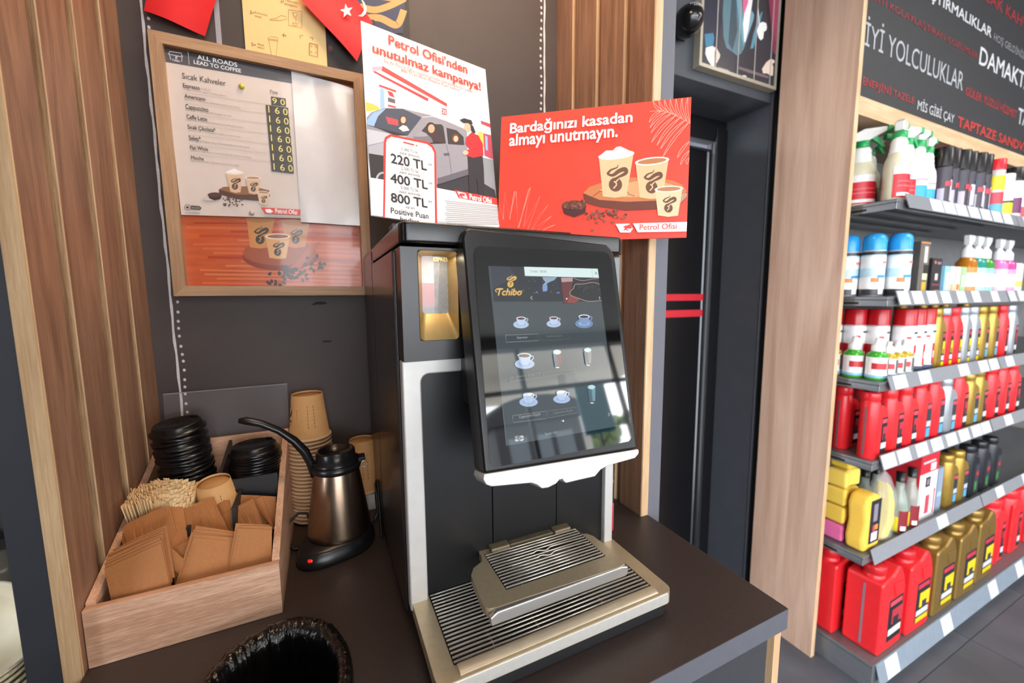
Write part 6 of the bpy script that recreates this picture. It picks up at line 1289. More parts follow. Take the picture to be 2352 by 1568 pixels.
mb=MB();nx_,nz_=8,12
g=[]
for j in range(nz_+1):
    for i in range(nx_+1):
        x=-.0375+(.1405)*i/nx_;z=1.634+(1.981-1.634-.016*(i/nx_)*1.0)*j/nz_
        g.append((x,1.1345-.002*sin(i*.9+j*.25)-.003*(i/nx_)**2*(j/nz_)**3,z))
mb.add(g,[(j*(nx_+1)+i,j*(nx_+1)+i+1,(j+1)*(nx_+1)+i+1,(j+1)*(nx_+1)+i) for j in range(nz_) for i in range(nx_)],None,True)
link('sheet',mb,mat('DCD9DA',.2,0,.02,coat=.3),ps)
for nm,lb,x,z,h in (('push_pin','yellow push pin holding the top of the price list','','','C9C032'),('push_pin','clear push pin holding the bottom of the price list','','','C8C2BE')):
    x,z=(-.139,1.9245) if h=='C9C032' else (-.138,1.648)
    t=thing(nm,lb,'pin',(x,1.1365,z)); link('pin_head',MB().lathe([(.0,-.0),(.0055,.0005),(.0055,.004),(.003,.0065),(.0,.007)],(0,0,0),12,tf=lambda v:Vector((x+v.x,1.136-v.z,z+v.y))),mat(h,.3),t)
# ================================================================ WALL POSTERS AND FLAGS
yp=thing('howto_poster','yellow coffee instruction poster above the menu frame','poster',(-.04,1.146,2.1))
link('paper',MB().box(-.1275,.0415,1.1462,1.1490,1.97,2.33),mat('E6C486',.5,0,.02),yp); art('yellow_poster',yp)
cp=thing('cup_poster','dark wall poster printed with a navy and gold paper cup','poster',(.14,1.147,2.1))
link('paper',MB().box(.0425,.245,1.1462,1.1488,1.97,2.33),mat('2A2625',.6),cp); art('cup_poster',cp,(0,0,2000,3500))
def flagcloth(name,label,pts,y0,h,key=None):
    t=thing(name,label,'flag',(pts[0][0],y0,pts[0][1])); n=10; g=[]
    (ax,az),(bx,bz),(cx,cz),(dx,dz)=pts
    for j in range(n+1):
        for i in range(n+1):
            u,v=i/n,j/n; x=(ax*(1-u)+bx*u)*(1-v)+(dx*(1-u)+cx*u)*v; z=(az*(1-u)+bz*u)*(1-v)+(dz*(1-u)+cz*u)*v
            g.append((x,y0-.004*sin(u*5+v*2)-.003*sin(v*6),z))
    link('cloth',MB().add(g,[(j*(n+1)+i,j*(n+1)+i+1,(j+1)*(n+1)+i+1,(j+1)*(n+1)+i) for j in range(n) for i in range(n)],None,True),mat(h,.7,0,.05,30),t)
    if key: art(key,t,rough=.7,base=.0005)
    return t
flagcloth('bunting_flag','plain red flag corner hanging left of the yellow poster',[(-.299,2.036),(-.199,2.0135),(-.13,2.22),(-.235,2.25)],1.128,'D8161C')
flagcloth('bunting_flag','red flag with white star and crescent behind the campaign board',[(.109,2.028),(.150,2.13),(.06,2.23),(-.016,2.142)],1.1265,'DE2A2E','flag')

# ================================================================ WOODEN ORGANISER
bx=thing('wooden_organiser','oak laminate organiser box of lids stirrers and sleeves on the counter','organiser',(-.22,.93,.9))
BW=lambda ax:wood('B5866A','E4B99A',ax,2.6,.5,.8,.45,.5)
bX0,bX1,bY0,bY1=-.3465,-.0925,.766,1.11
zt=lambda y:.9935+.404*(y-bY0)
link('front_board',MB().box(bX0,bX1,bY0,bY0+.012,.9003,.9935),BW('x'),bx,.0006,1)
side=[(bY0+.012,.9003),(bY1,.9003),(bY1,zt(bY1)),(bY0+.012,zt(bY0+.012))]
link('side_board',MB().prism(side,bX0,bX0+.012,'x'),BW('y'),bx,.0006,1); link('side_board',MB().prism(side,bX1-.012,bX1,'x'),BW('y'),bx,.0006,1)
link('back_board',MB().box(bX0+.012,bX1-.012,bY1-.012,bY1,.9003,zt(bY1)),BW('x'),bx,.0006,1)
link('floor_board',MB().box(bX0+.012,bX1-.012,bY0+.012,bY1-.012,.9005,.908),BW('x'),bx)
DV=mat('2A292B',.5)
link('divider',MB().box(bX0+.013,-.207,.945,.951,.908,1.05),DV,bx)
link('divider',MB().box(-.2065,bX1-.013,.945,.951,.908,1.087),DV,bx)
link('divider',MB().prism([(.951,.908),(1.097,.908),(1.097,1.125),(.951,1.085)],-.213,-.207,'x'),DV,bx)
link('divider',MB().box(-.242,-.236,.862,.944,.908,1.045),DV,bx)
link('divider',MB().box(-.173,-.167,.862,.944,.908,1.066),DV,bx)
link('divider',MB().box(bX0+.013,bX1-.013,.856,.861,.908,.985),DV,bx)
# acrylic guard leaning behind
ap=thing('acrylic_sheet','clear acrylic sheet leaning on the wall behind the organiser','sheet',(-.21,1.125,1.0))
link('sheet',MB().add([(-.335,1.114,1.0),(-.092,1.114,1.0),(-.0905,1.128,1.2395),(-.333,1.128,1.2395),(-.335,1.1165,1.0),(-.092,1.1165,1.0),(-.0905,1.1305,1.2395),(-.333,1.1305,1.2395)],[(0,1,2,3),(7,6,5,4),(1,0,4,5),(2,1,5,6),(3,2,6,7),(0,3,7,4)],mat('D8D6DC',.12,0,0,alpha=.055)),None,ap)
link('sheet_edge',MB().box(-.333,-.0905,1.1278,1.1306,1.2385,1.2402),mat('A8A4AA',.3,0,0,alpha=.6),ap)
# plastic lids
def lid_proto():
    t=thing('takeaway_cup_cover','black plastic cup lid topmost of the tall leaning stack','lid',(0,0,0),'plastic lids in the organiser')
    pr=[(.0465,0),(.0475,.0015),(.0475,.0045),(.0455,.006),(.0435,.0075),(.0405,.016),(.0395,.0175),(.0375,.0178),(.0355,.0150),(.0,.0142)]
    link('shell',MB().lathe(pr,(0,0,0),32,cap=False),mat('0E0E10',.27,0,.1,40),t)
    link('sip_tab',MB().box(-.007,.007,.0345,.0405,.0150,.0188).box(-.003,.003,.036,.039,.0188,.0192),mat('0B0B0D',.3),t,.002)
    return t
lp=lid_proto(); ln=18
ax0=Vector((-.262,1.035,.945)); ax1=Vector((-.2835,1.027,1.180)); dirv=(ax1-ax0).normalized()
tilt=dirv.to_track_quat('Z','Y').to_euler()
for i in range(ln+8):
    k=i/(ln+7); p=ax0+(ax1-ax0)*k; e=tilt.copy(); e.x+=random.gauss(0,.007); e.y+=random.gauss(0,.007); 
    if i==ln+7: lp.location=p; lp.rotation_euler=(e.x,e.y,-.6)
    else: clone(lp,p,ORD[ln+7-i]+' black lid counted down from the top of the tall leaning stack','lids of the tall leaning stack',tilt=(e.x,e.y,random.random()*6))
lp['group']='lids of the tall leaning stack'
for i in range(9):
    p=Vector((-.1495+random.gauss(0,.0012),1.005+random.gauss(0,.0012),1.068+i*.0065)); top=i==8
    clone(lp,p,'black plastic cup lid topmost of the short stack' if top else ORD[8-i]+' black lid counted down from the top of the short stack','lids of the short stack',tilt=(random.gauss(0,.008),random.gauss(0,.008),-.7 if top else random.random()*6),scale=(1.02,1.02,1.0))
link('divider',MB().box(-.205,-.108,.953,1.09,1.055,1.066),DV,bx)
link('divider',MB().box(-.332,-.215,.953,1.09,.930,.942),DV,bx)
# stirrers
random.seed(9)
sp_=None
def stirrer(top,bot,yaw):
    global sp_
    top,bot=Vector(top),Vector(bot); q=(top-bot).to_track_quat('Z','Y'); e=(q@Matrix.Rotation(yaw,3,'Z').to_quaternion()).to_euler()
    bot=top-(top-bot).normalized()*.14
    if sp_ is None:
        sp_=link('wooden_stirrer',MB().box(-.0028,.0028,-.0007,.0007,0,.14),wood('DDB781','F6DDB0','z',2,.6,.3,.1)); o=sp_
        tag(sp_,'pale wooden stirrer fanned out in the organiser behind the cardboard sleeves','stirrer','wooden stirrers in the organiser')
    else: o=sp_.copy(); C.objects.link(o)
    o.location=bot; o.rotation_euler=e
for r in range(11):
    for c in range(21):
        u=c/20; tx=-.337+.097*u+random.gauss(0,.0006); ty=.940-r*.0045+random.gauss(0,.0005)
        tz=1.094+.020*sin(PI*min(1,u*.75+.22))-.014*max(0,.35-u)+random.gauss(0,.0022)-.0016*r-(.004*(r-8) if r>8 and u>.4 else 0)
        stirrer((tx,ty,tz),(-.316+.066*u+random.gauss(0,.0008),ty+.010,.955),random.gauss(0,.09)+(-.2+.4*u))
# cardboard cup sleeves: folded flat, slightly fanned trapezium
def sleeve(lab,TL,TR,BR,BL,n):
    # one folded flat sleeve between four corners, and the n-1 sleeves standing close behind it
    wrapper='wrapper' in lab
    for k in range(n):
        if k==0: q=[Vector(v) for v in (TL,TR,BR,BL)]
        else:
            j=Vector((random.gauss(0,.0016),.0030*k,.0034*k+random.gauss(0,.0006))); q=[Vector(v)+j*(1 if i<2 else .75)+Vector((random.gauss(0,.0008),0,random.gauss(0,.0008))) for i,v in enumerate((TL,TR,BR,BL))]
        tl,tr,br,bl=q; N2=(tr-tl).cross(tl-bl).normalized(); m=6; vs=[]
        if N2.y>0: N2=-N2
        for s_ in (0,1):
            for j in range(m+1):
                t=j/m; bow=N2*(.0018*sin(PI*t)); arc_=Vector((0,0,.0006*sin(PI*t)))
                vs+=[bl.lerp(br,t)+bow-N2*.0012*s_,tl.lerp(tr,t)+bow+arc_-N2*.0012*s_]
        M_=2*(m+1);fs=[]
        for j in range(m):
            f=(2*j,2*j+2,2*j+3,2*j+1);fs+=[f,tuple(M_+x for x in f[::-1]),(2*j+1,2*j+3,M_+2*j+3,M_+2*j+1),(2*j,M_+2*j,M_+2*j+2,2*j+2)]
        e=2*m;fs+=[(0,1,M_+1,M_),(e,M_+e,M_+e+1,e+1)]
        mm=mat('9A8674',.3,0,.05,60,alpha=.85) if wrapper else mat('A96F3F',.75,0,.06,300,.1)
        t=link('cardboard_sleeve' if not wrapper else 'plastic_wrapper',MB().add(vs,fs,None),mm)
        tag(t,lab if k==0 else ORD[k]+' sleeve back behind the '+' '.join(lab.split()[1:]).replace('sleeve ','one ',1),'cup sleeve' if not wrapper else 'wrapper','cardboard sleeves in the organiser' if not wrapper else None)
        if not wrapper:
            st=MB()
            for j in range(9):
                a_=bl.lerp(tl,.1+.09*j)+(br-bl)*.055;b_=bl.lerp(tl,.14+.09*j)+(br-bl)*.055; w_=(br-bl)*.006; o_=N2*.0026
                st.add([a_+o_,a_+w_+o_,b_+w_+o_,b_+o_],[(0,1,2,3)],mat('8A5C34',.8))
            if k==0 and n>2: link('glue_stitch',st,None,t)
SLG='cardboard sleeves in the organiser'
random.seed(31)
sleeve('cardboard sleeve standing at the front left of the organiser',(-0.3296, 0.8, 1.034),(-0.2581, 0.8, 1.0574),(-0.248, 0.7866, 0.9792),(-0.3167, 0.782, 0.9575),7)
sleeve('cardboard sleeve standing at the front centre, narrowing upwards',(-0.2217, 0.822, 1.0442),(-0.1634, 0.822, 1.0207),(-0.1803, 0.7861, 0.9513),(-0.2439, 0.7931, 0.973),5)
sleeve('cardboard sleeve leaning left behind the front centre one',(-0.2625, 0.832, 1.0192),(-0.2281, 0.832, 1.031),(-0.2429, 0.8024, 0.9581),(-0.2435, 0.8013, 0.9478),2)
sleeve('cardboard sleeve standing upright at the front right corner',(-0.1564, 0.815, 1.0479),(-0.106, 0.815, 1.0319),(-0.1085, 0.7899, 0.957),(-0.1729, 0.7949, 0.9722),3)
sleeve('cardboard sleeve peeking out between front left and middle row',(-0.2981, 0.833, 1.0439),(-0.2763, 0.833, 1.0632),(-0.2274, 0.8089, 1.0046),(-0.2413, 0.8059, 0.9945),1)
sleeve('cardboard sleeve in the middle row beside the slatted panel',(-0.3296, 0.862, 1.0477),(-0.268, 0.862, 1.0688),(-0.2457, 0.8333, 0.9975),(-0.2964, 0.8005, 1.0087),6)
sleeve('cardboard sleeve in the middle row between two tilted ones',(-0.2647, 0.88, 1.0459),(-0.2058, 0.88, 1.0621),(-0.1724, 0.8294, 1.0099),(-0.2427, 0.8376, 0.9818),6)
sleeve('cardboard sleeve tilted steeply right in the middle row',(-0.2083, 0.884, 1.0292),(-0.1453, 0.884, 1.0537),(-0.1179, 0.8577, 0.9833),(-0.1684, 0.8344, 0.9807),4)
sleeve('cardboard sleeve at the right wall of the organiser, rear row',(-0.1694, 0.905, 1.0446),(-0.106, 0.905, 1.0247),(-0.1237, 0.8773, 0.9529),(-0.1772, 0.8716, 0.9723),7)
sleeve('cardboard sleeve in the rear row before the inverted cup',(-0.2248, 0.925, 1.0615),(-0.1672, 0.925, 1.0567),(-0.1674, 0.8931, 0.9833),(-0.2129, 0.89, 0.9906),3)
sleeve('cardboard sleeve edge standing left of the rear row centre',(-0.2059, 0.905, 1.0622),(-0.1841, 0.905, 1.0617),(-0.1703, 0.8644, 0.9941),(-0.1868, 0.8696, 0.9931),2)
sleeve('cardboard sleeve flap poking up in the rear right pile',(-0.1484, 0.915, 1.0478),(-0.1312, 0.915, 1.0551),(-0.107, 0.8801, 0.9898),(-0.107, 0.8686, 0.9985),1)
sleeve('small cardboard sleeve stack behind the middle row on the left',(-0.2979, 0.885, 1.0685),(-0.2533, 0.885, 1.0608),(-0.2323, 0.8285, 1.0082),(-0.3133, 0.8217, 1.022),4)

# paper cup lying open in the box, cups stacked at the wall
def cup_mesh(rb,rt,h,n=28):
    # upright cup: rb bottom radius, rt top (rim) radius
    return MB().lathe([(rb*.98,.004),(rb*.99,0),(rb,0),(rt,h-.003),(rt+.0030,h-.0040),(rt+.0042,h-.0018),(rt+.0028,h+.0008),(rt-.0006,h),(rb-.001,.006),(0,.006)],(0,0,0),n,cap=False)
KR=mat('CDA06C',.6,0,.04,80)
def paper_cup(label,loc,rb,rt,h,rot,group=None,swirl=True):
    t=thing('paper_cup',label,'cup',(0,0,0),group)
    link('cup_wall',cup_mesh(rb,rt,h),KR,t)
    link('rolled_rim',MB().lathe([(rt+.0004,h-.0052),(rt+.0036,h-.0046),(rt+.0048,h-.0024),(rt+.0036,h-.0004),(rt+.0006,h+.0009)],(0,0,0),32,cap=False),mat('DDBB96',.55,0,.03,60),t)
    dk=MB(); ink=mat('2A221C',.6)
    for a0 in (0,PI):
        for da in (-.12,.22):
            for k in range(7):
                z0=.22+k*.075; z1=z0+.05
                r_=lambda q:rb+(rt-rb)*q+.0004
                aa=a0+da; w=.012
                dk.add([(r_(z)*cos(aa+s*w),r_(z)*sin(aa+s*w),h*z) for z,s in ((z0,-1),(z0,1),(z1,1),(z1,-1))],[(0,1,2,3)],ink)
        # bean and swirl mark
        b=a0+PI/2
        for cx,cz,rx,rz in ((0,.36,.30,.13),(-.05,.56,.25,.035),(.10,.66,.28,.035),(.18,.60,.10,.06)):
            pts=[]
            for i in range(12):
                q=2*PI*i/12; a_=b+cx+rx*cos(q); zz=cz+rz*sin(q); pts.append((r_(zz)*cos(a_),r_(zz)*sin(a_),h*zz))
            dk.add(pts,[tuple(range(12))],ink)
    link('printed_mark',dk,None,t)
    t.location=loc; t.rotation_euler=rot
    return t
paper_cup('small inverted paper cup standing among the sleeves in the organiser',(-.2105,.928,1.098),.027,.0375,.085,(PI+.10,.13,-1.25))
pc=paper_cup('uppermost inverted kraft paper cup of the tall stack by the wall',(-.0465,1.097,1.2175),.0345,.0455,.108,(PI,0,-1.35),'cups of the tall inverted stack')
for i in range(22):
    clone(pc,(-.0475+.001*sin(i*.8),1.097,1.2175-.0093*(i+1)),ORD[i+1]+' inverted kraft cup from the top of the tall stack, its rolled rim showing','cups of the tall inverted stack',tilt=(PI,0,random.random()*6))
wc=thing('white_carton','small white carton under an inverted paper cup behind the kettle','carton',(.075,1.1,.9)); link('carton_body',MB().box(.036,.118,1.062,1.142,.9003,.944),mat('D8CFC6',.6),wc,.002); link('carton_flap',MB().box(.037,.117,1.0605,1.0625,.93,.9435),mat('CFC6BC',.6),wc)
paper_cup('single inverted paper cup standing on a white carton',(.074,1.10,1.0815),.0305,.039,.136,(PI,0,1.7))
wk=thing('wood_offcut','narrow oak board standing between the wall and the coffee machine','board',(.125,1.13,.9)); link('board',MB().box(.113,.134,1.122,1.147,.9003,1.094),wood('B07C54','D09C70','z',1.5),wk,.0005,1)
# sugar sachets
random.seed(14)
for i in range(7):
    x=-.158+.045*random.random();y=.90+.03*random.random();z=.985+.015*random.random()
    if i>4: x=-.118
    t=thing('sugar_sachet','crumpled black sachet in the right rear compartment of the organiser','sachet',(x,y,z),'black sachets in the organiser'); t.rotation_euler=(random.random()*1.2,random.random()*1.2,random.random()*6)
    g=[];n=5
    for j in range(n+1):
        for k in range(n+1): g.append((-.016+.032*k/n,-.022+.044*j/n,.004*sin(k*2+j)+random.gauss(0,.0012)))
    ORG[t.name]=(0,0,0); link('film',MB().add(g,[(j*(n+1)+k,j*(n+1)+k+1,(j+1)*(n+1)+k+1,(j+1)*(n+1)+k) for j in range(n) for k in range(n)],None,True),mat('0F0F11',.25,0,.3,100,spec=.7),t)
# ================================================================ KETTLE
kx,ky=.0085,.945
kt=thing('electric_kettle','brushed steel electric coffee pot with black handle on its base','kettle',(kx,ky,.9))
ST=mat('B79E88',.26,1,.10,60,stretch=(60,60,2))
link('pot',MB().lathe([(.0,.032),(.062,.032),(.0655,.036),(.066,.042),(.046,.178),(.0455,.181),(.044,.181),(.063,.045),(0,.045)],(kx,ky,.9),40,cap=False),ST,kt)
link('collar',MB().lathe([(.0465,.174),(.050,.176),(.0505,.186),(.047,.190)],(kx,ky,.9),36),BLK(.3),kt)
ldp=MB().lathe([(.0475,.188),(.0480,.196),(.0405,.198),(.0398,.216),(.0375,.219),(.034,.218),(.032,.210),(0,.208)],(kx,ky,.9),36)
ldp.box(kx+.040,kx+.060,ky-.014,ky+.012,1.0855,1.096)
link('lid',ldp,BLK(.25),kt)
link('spout_ring',MB().tube([(kx+.056+.007*cos(a),ky-.02,1.083+.007*sin(a)) for a in [i*.45 for i in range(15)]],.0012,6),mat('A9A096',.3,1),kt)
hp=[(-.0375,.945,1.065),(-.043,.945,1.10),(-.052,.943,1.125),(-.070,.942,1.152),(-.096,.941,1.178),(-.126,.941,1.197),(-.152,.940,1.207),(-.164,.940,1.2085)]
link('handle',MB().tube(hp,[.008,.0115,.013,.0115,.0095,.0095,.0105,.006],12,flat=.75),BLK(.3),kt)
# base with switch nose
bo=[]
for i in range(48):
    a=2*PI*i/48; r=.074
    nose=max(0,cos(a-rad(222)))**6*.030
    bo.append((r+nose,a))
bs=MB();lv=[(1.0,0),(1.0,.008),(.985,.016),(.93,.026),(.88,.032)]
vs=[(kx+(r*k)*cos(a),ky+(r*k)*sin(a),.9003+z) for k,z in lv for r,a in bo];n=48
bs.add(vs,[(j*n+i,j*n+(i+1)%n,(j+1)*n+(i+1)%n,(j+1)*n+i) for j in range(len(lv)-1) for i in range(n)]+[tuple(range(n-1,-1,-1)),tuple((len(lv)-1)*n+i for i in range(n))],None,True)
kb=link('power_base',bs,BLK(.3),kt)
sx,sy,sz=kx+.089*cos(rad(231)),ky+.089*sin(rad(231)),.9175
link('switch_bezel',MB().ball((sx+.001,sy+.004,sz),.013,.010,.011,None,16,8),BLK(.35),kb)
link('switch_light',MB().ball((sx-.001,sy-.002,sz+.001),.0085,.008,.0062,None,16,8),mat('C01414',.2,0,.05,emit=1.2),kb)
link('cord',MB().tube([(-.050,.99,.935),(-.058,1.0,.958),(-.075,.995,.965),(-.094,.985,.955),(-.098,.975,.935),(-.096,.962,.915),(-.085,.955,.9045),(-.07,.952,.9045)],.0033,8),BLK(.4),kt)
cr=link('kettle_cord',MB().tube([(.083,.975,.912),(.095,.99,.93),(.094,1.0,.96),(.0945,1.005,.995),(.0965,1.0,1.005),(.0985,.99,.995),(.0975,.972,.95),(.097,.955,.915),(.0955,.94,.9045),(.094,.92,.9045)],.0032,8),BLK(.4)); tag(cr,'black mains cord looped between the kettle and the coffee machine','cord')
# dark carton beside the machine
dc=thing('dark_carton','black carton with red lettering and outline behind the coffee machine','carton',(.57,.74,.9))
link('carton_body',MB().box(.535,.592,.715,.80,.9003,1.042),mat('1B191C',.5),dc,.001)
tm_=MB()
RR=mat('D8303C',.5)
tm_.box(.548,.5915,.7143,.7148,.966,.969,RR).box(.5885,.5915,.7143,.7148,.904,.966,RR).box(.548,.5915,.7143,.7148,.902,.905,RR)
link('printed_outline',tm_,None,dc)
tt=MB();put_text(tt,"ZU",(205,0,395,85),lambda x,y,h=0:Vector((.550+x*1e-4,.7143-h,1.018+y*1e-4)),0,RR,.02); link('lettering',tt,None,dc)
# bowls at the far left
nb=thing('side_counter','dark side counter left of the wooden panel','counter',(-.7,.95,0)); link('worktop',MB().box(-1.3,-.4085,.62,1.148,.80,.835),mat('2C2826',.5),nb); link('cabinet',MB().box(-1.3,-.4085,.64,1.148,0,.80),mat('3A3634',.6),nb)
random.seed(6)
bp_=thing('paper_bowl','cream paper bowl topmost of the stack left of the panel','bowl',(0,0,0),'stacked paper bowls')
link('bowl_wall',MB().lathe([(.045,0),(.046,0),(.068,.045),(.0715,.046),(.072,.048),(.070,.050),(.066,.047),(.044,.003),(0,.003)],(0,0,0),36,cap=False),mat('E6DBBE',.5),bp_)
gd=MB()
for i in range(48):
    a=2*PI*i/48; q=lambda r,z,d:(r*cos(a+d),r*sin(a+d),z)
    gd.add([q(.0702,.0465,0),q(.0702,.0465,.07),q(.0717,.0492,.07),q(.0717,.0492,0)],[(0,1,2,3)],mat('5E7A44',.6))
link('rim_print',gd,None,bp_)
bz=.838
for i in range(7):
    l_=(-.4875+.003*sin(i),.800,bz+i*.0082)
    if i==6: bp_.location=l_
    else: clone(bp_,l_,ORD[6-i]+' cream paper bowl from the top of the stack left of the panel','stacked paper bowls',tilt=(0,0,i))
bt=clone(bp_,(-.492,.86,.935),'large cream bowl tilted above the stacked bowls',tilt=(rad(62),0,0),scale=(1.1,1.1,1.0)); del bt['group']
bgx=thing('clear_bag','crumpled clear plastic bag on the side counter behind the bowls','bag',(-.53,.95,.84))
g=[];n=14
for j in range(n+1):
    for k in range(n+1):
        a=2*PI*k/n; r=.075*(sin(PI*(j+.5)/(n+1)))**.5; g.append((-.53+r*cos(a)+random.gauss(0,.004),.97+r*sin(a)+random.gauss(0,.004),.837+.19*j/n+random.gauss(0,.003)))
link('film',MB().add(g,[(j*(n+1)+k,j*(n+1)+k+1,(j+1)*(n+1)+k+1,(j+1)*(n+1)+k) for j in range(n) for k in range(n)],None,True),mat('8A8070',.2,0,.2,60,alpha=.5),bgx)
bh=thing('lid_tray','dark tray of clear lids standing behind the plastic bag','tray',(-.58,1.06,.835)); link('tray',MB().box(-.70,-.42,1.04,1.13,.8352,.99),mat('1C1A1A',.5),bh,.004)
for i in range(10): link('clear_lid',MB().lathe([(.05,0),(.052,.003),(.047,.006)],(-.50,1.085,.991+i*.006),24),mat('9A948C',.2,0,0,alpha=.6),bh)

# ================================================================ PORTRAIT AND CAMERA ON THE REAR WALL
pf=thing('framed_portrait','framed picture of a person in a dark suit above the doorway','picture frame',(1.5,1.14,2.4))
px0,px1,pz0,pz1=1.268,1.702,2.268,2.86
for pts,ax in (([(px0,pz0),(px1,pz0),(px1-.012,pz0+.012),(px0+.012,pz0+.012)],'x'),([(px0,pz1),(px0+.012,pz1-.012),(px1-.012,pz1-.012),(px1,pz1)],'x'),([(px0,pz0),(px0+.012,pz0+.012),(px0+.012,pz1-.012),(px0,pz1)],'z'),([(px1,pz0),(px1,pz1),(px1-.012,pz1-.012),(px1-.012,pz0+.012)],'z')):
    link('frame_rail',MB().prism(pts,1.118,1.148,'y'),mat('B7AF9C',.4,.3),pf)
link('picture_sheet',MB().box(px0+.01,px1-.01,1.1212,1.1225,pz0+.01,pz1-.01),mat('2E2B33',.4),pf); art('portrait',pf,(50,70,4180,5750),rough=.35)
for x0 in (1.3505,1.469,1.565,1.66): link('pale_upright_line',MB().box(x0,x0+.0042,1.1192,1.1206,pz0+.01,pz1-.01),mat('B0ADA6',.4),pf)  # thin pale upright lines in front of the picture
dcam=thing('wall_camera','black dome sensor with white lettering on the rear wall','camera',(1.20,1.12,2.42))
link('dome',MB().ball((1.19,1.105,2.385),.046,.055,.050,None,24,14),mat('0C0C0E',.18,0,.05,coat=.4),dcam)
link('wall_plate',MB().box(1.155,1.225,1.142,1.1495,2.35,2.42),mat('141416',.4),dcam,.004)
wm=MB()
for r_ in range(2):
    for i in range(7-r_*2):
        th=rad(-62+i*9+r_*14); ph=rad(38-r_*13)
        c_=Vector((1.19+.0465*cos(ph)*sin(th+.35),1.105-.0555*cos(ph)*cos(th+.35),2.385+.0505*sin(ph)))
        wm.ball(c_,.0026,.0012,.0022,mat('C8C8C8',.5),6,4)
o=link('printed_mark',wm,None,dcam); o['kind']='stuff'
# ================================================================ DISPLAY SHELVING
su=thing('display_shelving','tall grey metal retail shelving with oak end panel','shelving',(2.8,.95,0))
link('end_panel',MB().box(1.70,1.722,.8365,1.10,0,3.06),PILLAR(),su)
link('end_panel_edge',MB().box(1.6995,1.7225,.8345,.8365,0,3.06),OAK(),su)
link('header_board',MB().box(1.722,4.6,.8365,1.10,2.072,2.088),wood('B8977A','D8B898','x',.8),su)
link('header_edge',MB().box(1.722,4.6,.8345,.8365,2.070,2.131),OAK('x'),su)
link('back_panel',MB().box(1.722,4.6,1.09,1.10,0,2.072),mat('8A8B8C',.5,.2),su)
sg=link('slogan_panel',MB().box(1.722,4.6,.839,.86,2.131,3.06),mat('2B2B2E',.6,0,.05,20),su)
F2=frame(*PLANES['slogan'])
for it in ART['slogan']:
    T=MB(); put_text(T,it[2],it[3],F2,.0006,mat(it[1],.6,0,.08,60),it[4]*.6,it[5]); link('lettering',T,None,sg)
GM=mat('7E8083',.38,.5,.05,40); GD=mat('66686B',.4,.5)
SZ=[1.765,1.44,1.14,.85,.487]
LP=mat('D9DCE2',.35,0,.05,300)
tags=[[2.0,2.10,2.2,2.31,2.42,2.53,2.64,2.87,3.1],[1.83,1.93,2.04,2.15,2.285,2.42,2.61,2.80,2.91],[1.865,2.05,2.385,2.58,2.69,2.87],[1.84,1.95,2.09,2.215,2.345,2.465,2.59,2.69,2.95],[2.35,2.96,3.3]]
for si,z in enumerate(SZ):
    sm_=MB().box(1.75,2.748,.7165,1.09,z-.012,z).box(1.75,2.748,.7165,.722,z-.034,z-.012).box(1.75,1.756,.722,1.08,z-.034,z-.012)
    for yb in (.80,.89,.98): sm_.box(1.77,2.74,yb,yb+.02,z-.026,z-.012)
    s1=link('shelf',sm_,GM,su,.002,1)
    link('shelf_slot',MB().box(1.7485,1.7499,.80,.845,z-.027,z-.019),mat('1A1A1A',.6),s1)
    s2=link('shelf',MB().box(2.752,4.5,.7165,1.09,z-.012,z).box(2.752,4.5,.7165,.722,z-.034,z-.012),GM,su,.002,1)
    for a,b,par in ((1.79,2.745,s1),(2.755,4.5,s2)):
        rl=MB().add([(a,.698,z-.030),(b,.698,z-.030),(b,.7135,z+.020),(a,.7135,z+.020),(a,.7005,z-.030),(b,.7005,z-.030),(b,.7155,z+.020),(a,.7155,z+.020)],[(0,1,2,3),(7,6,5,4),(1,0,4,5),(2,1,5,6),(3,2,6,7),(0,3,7,4)],None)
        link('price_rail',rl,mat('8E9096',.3,.1,.03),par)
    for x in tags[si]:
        w=.092 if si!=1 else .075
        link('price_label',MB().add([(x-w/2,.6985,z-.0265),(x+w/2,.6985,z-.0265),(x+w/2,.7120,z+.0180),(x-w/2,.7120,z+.0180)],[(0,1,2,3)],None),LP,s1 if x<2.75 else s2)
# base deck
link('base_deck',MB().box(1.75,4.5,.6625,1.09,.085,.10),GM,su,.002,1)
bk=link('base_kick',MB().box(1.75,4.5,.6605,.6622,.0,.10).box(1.75,1.752,.6625,1.09,0,.085),GM,su)
rl=MB().add([(1.77,.640,.025),(4.5,.640,.025),(4.5,.6585,.095),(1.77,.6585,.095),(1.77,.6425,.025),(4.5,.6425,.025),(4.5,.6605,.095),(1.77,.6605,.095)],[(0,1,2,3),(7,6,5,4),(1,0,4,5),(2,1,5,6),(3,2,6,7),(0,3,7,4)],None)
rl_=link('price_rail',rl,mat('8E9AA6',.3,.2),su)
for x in (1.87,2.32,2.80,3.13): link('price_label',MB().add([(x-.045,.6398,.028),(x+.045,.6398,.028),(x+.045,.6570,.092),(x-.045,.6570,.092)],[(0,1,2,3)],None),LP,rl_)
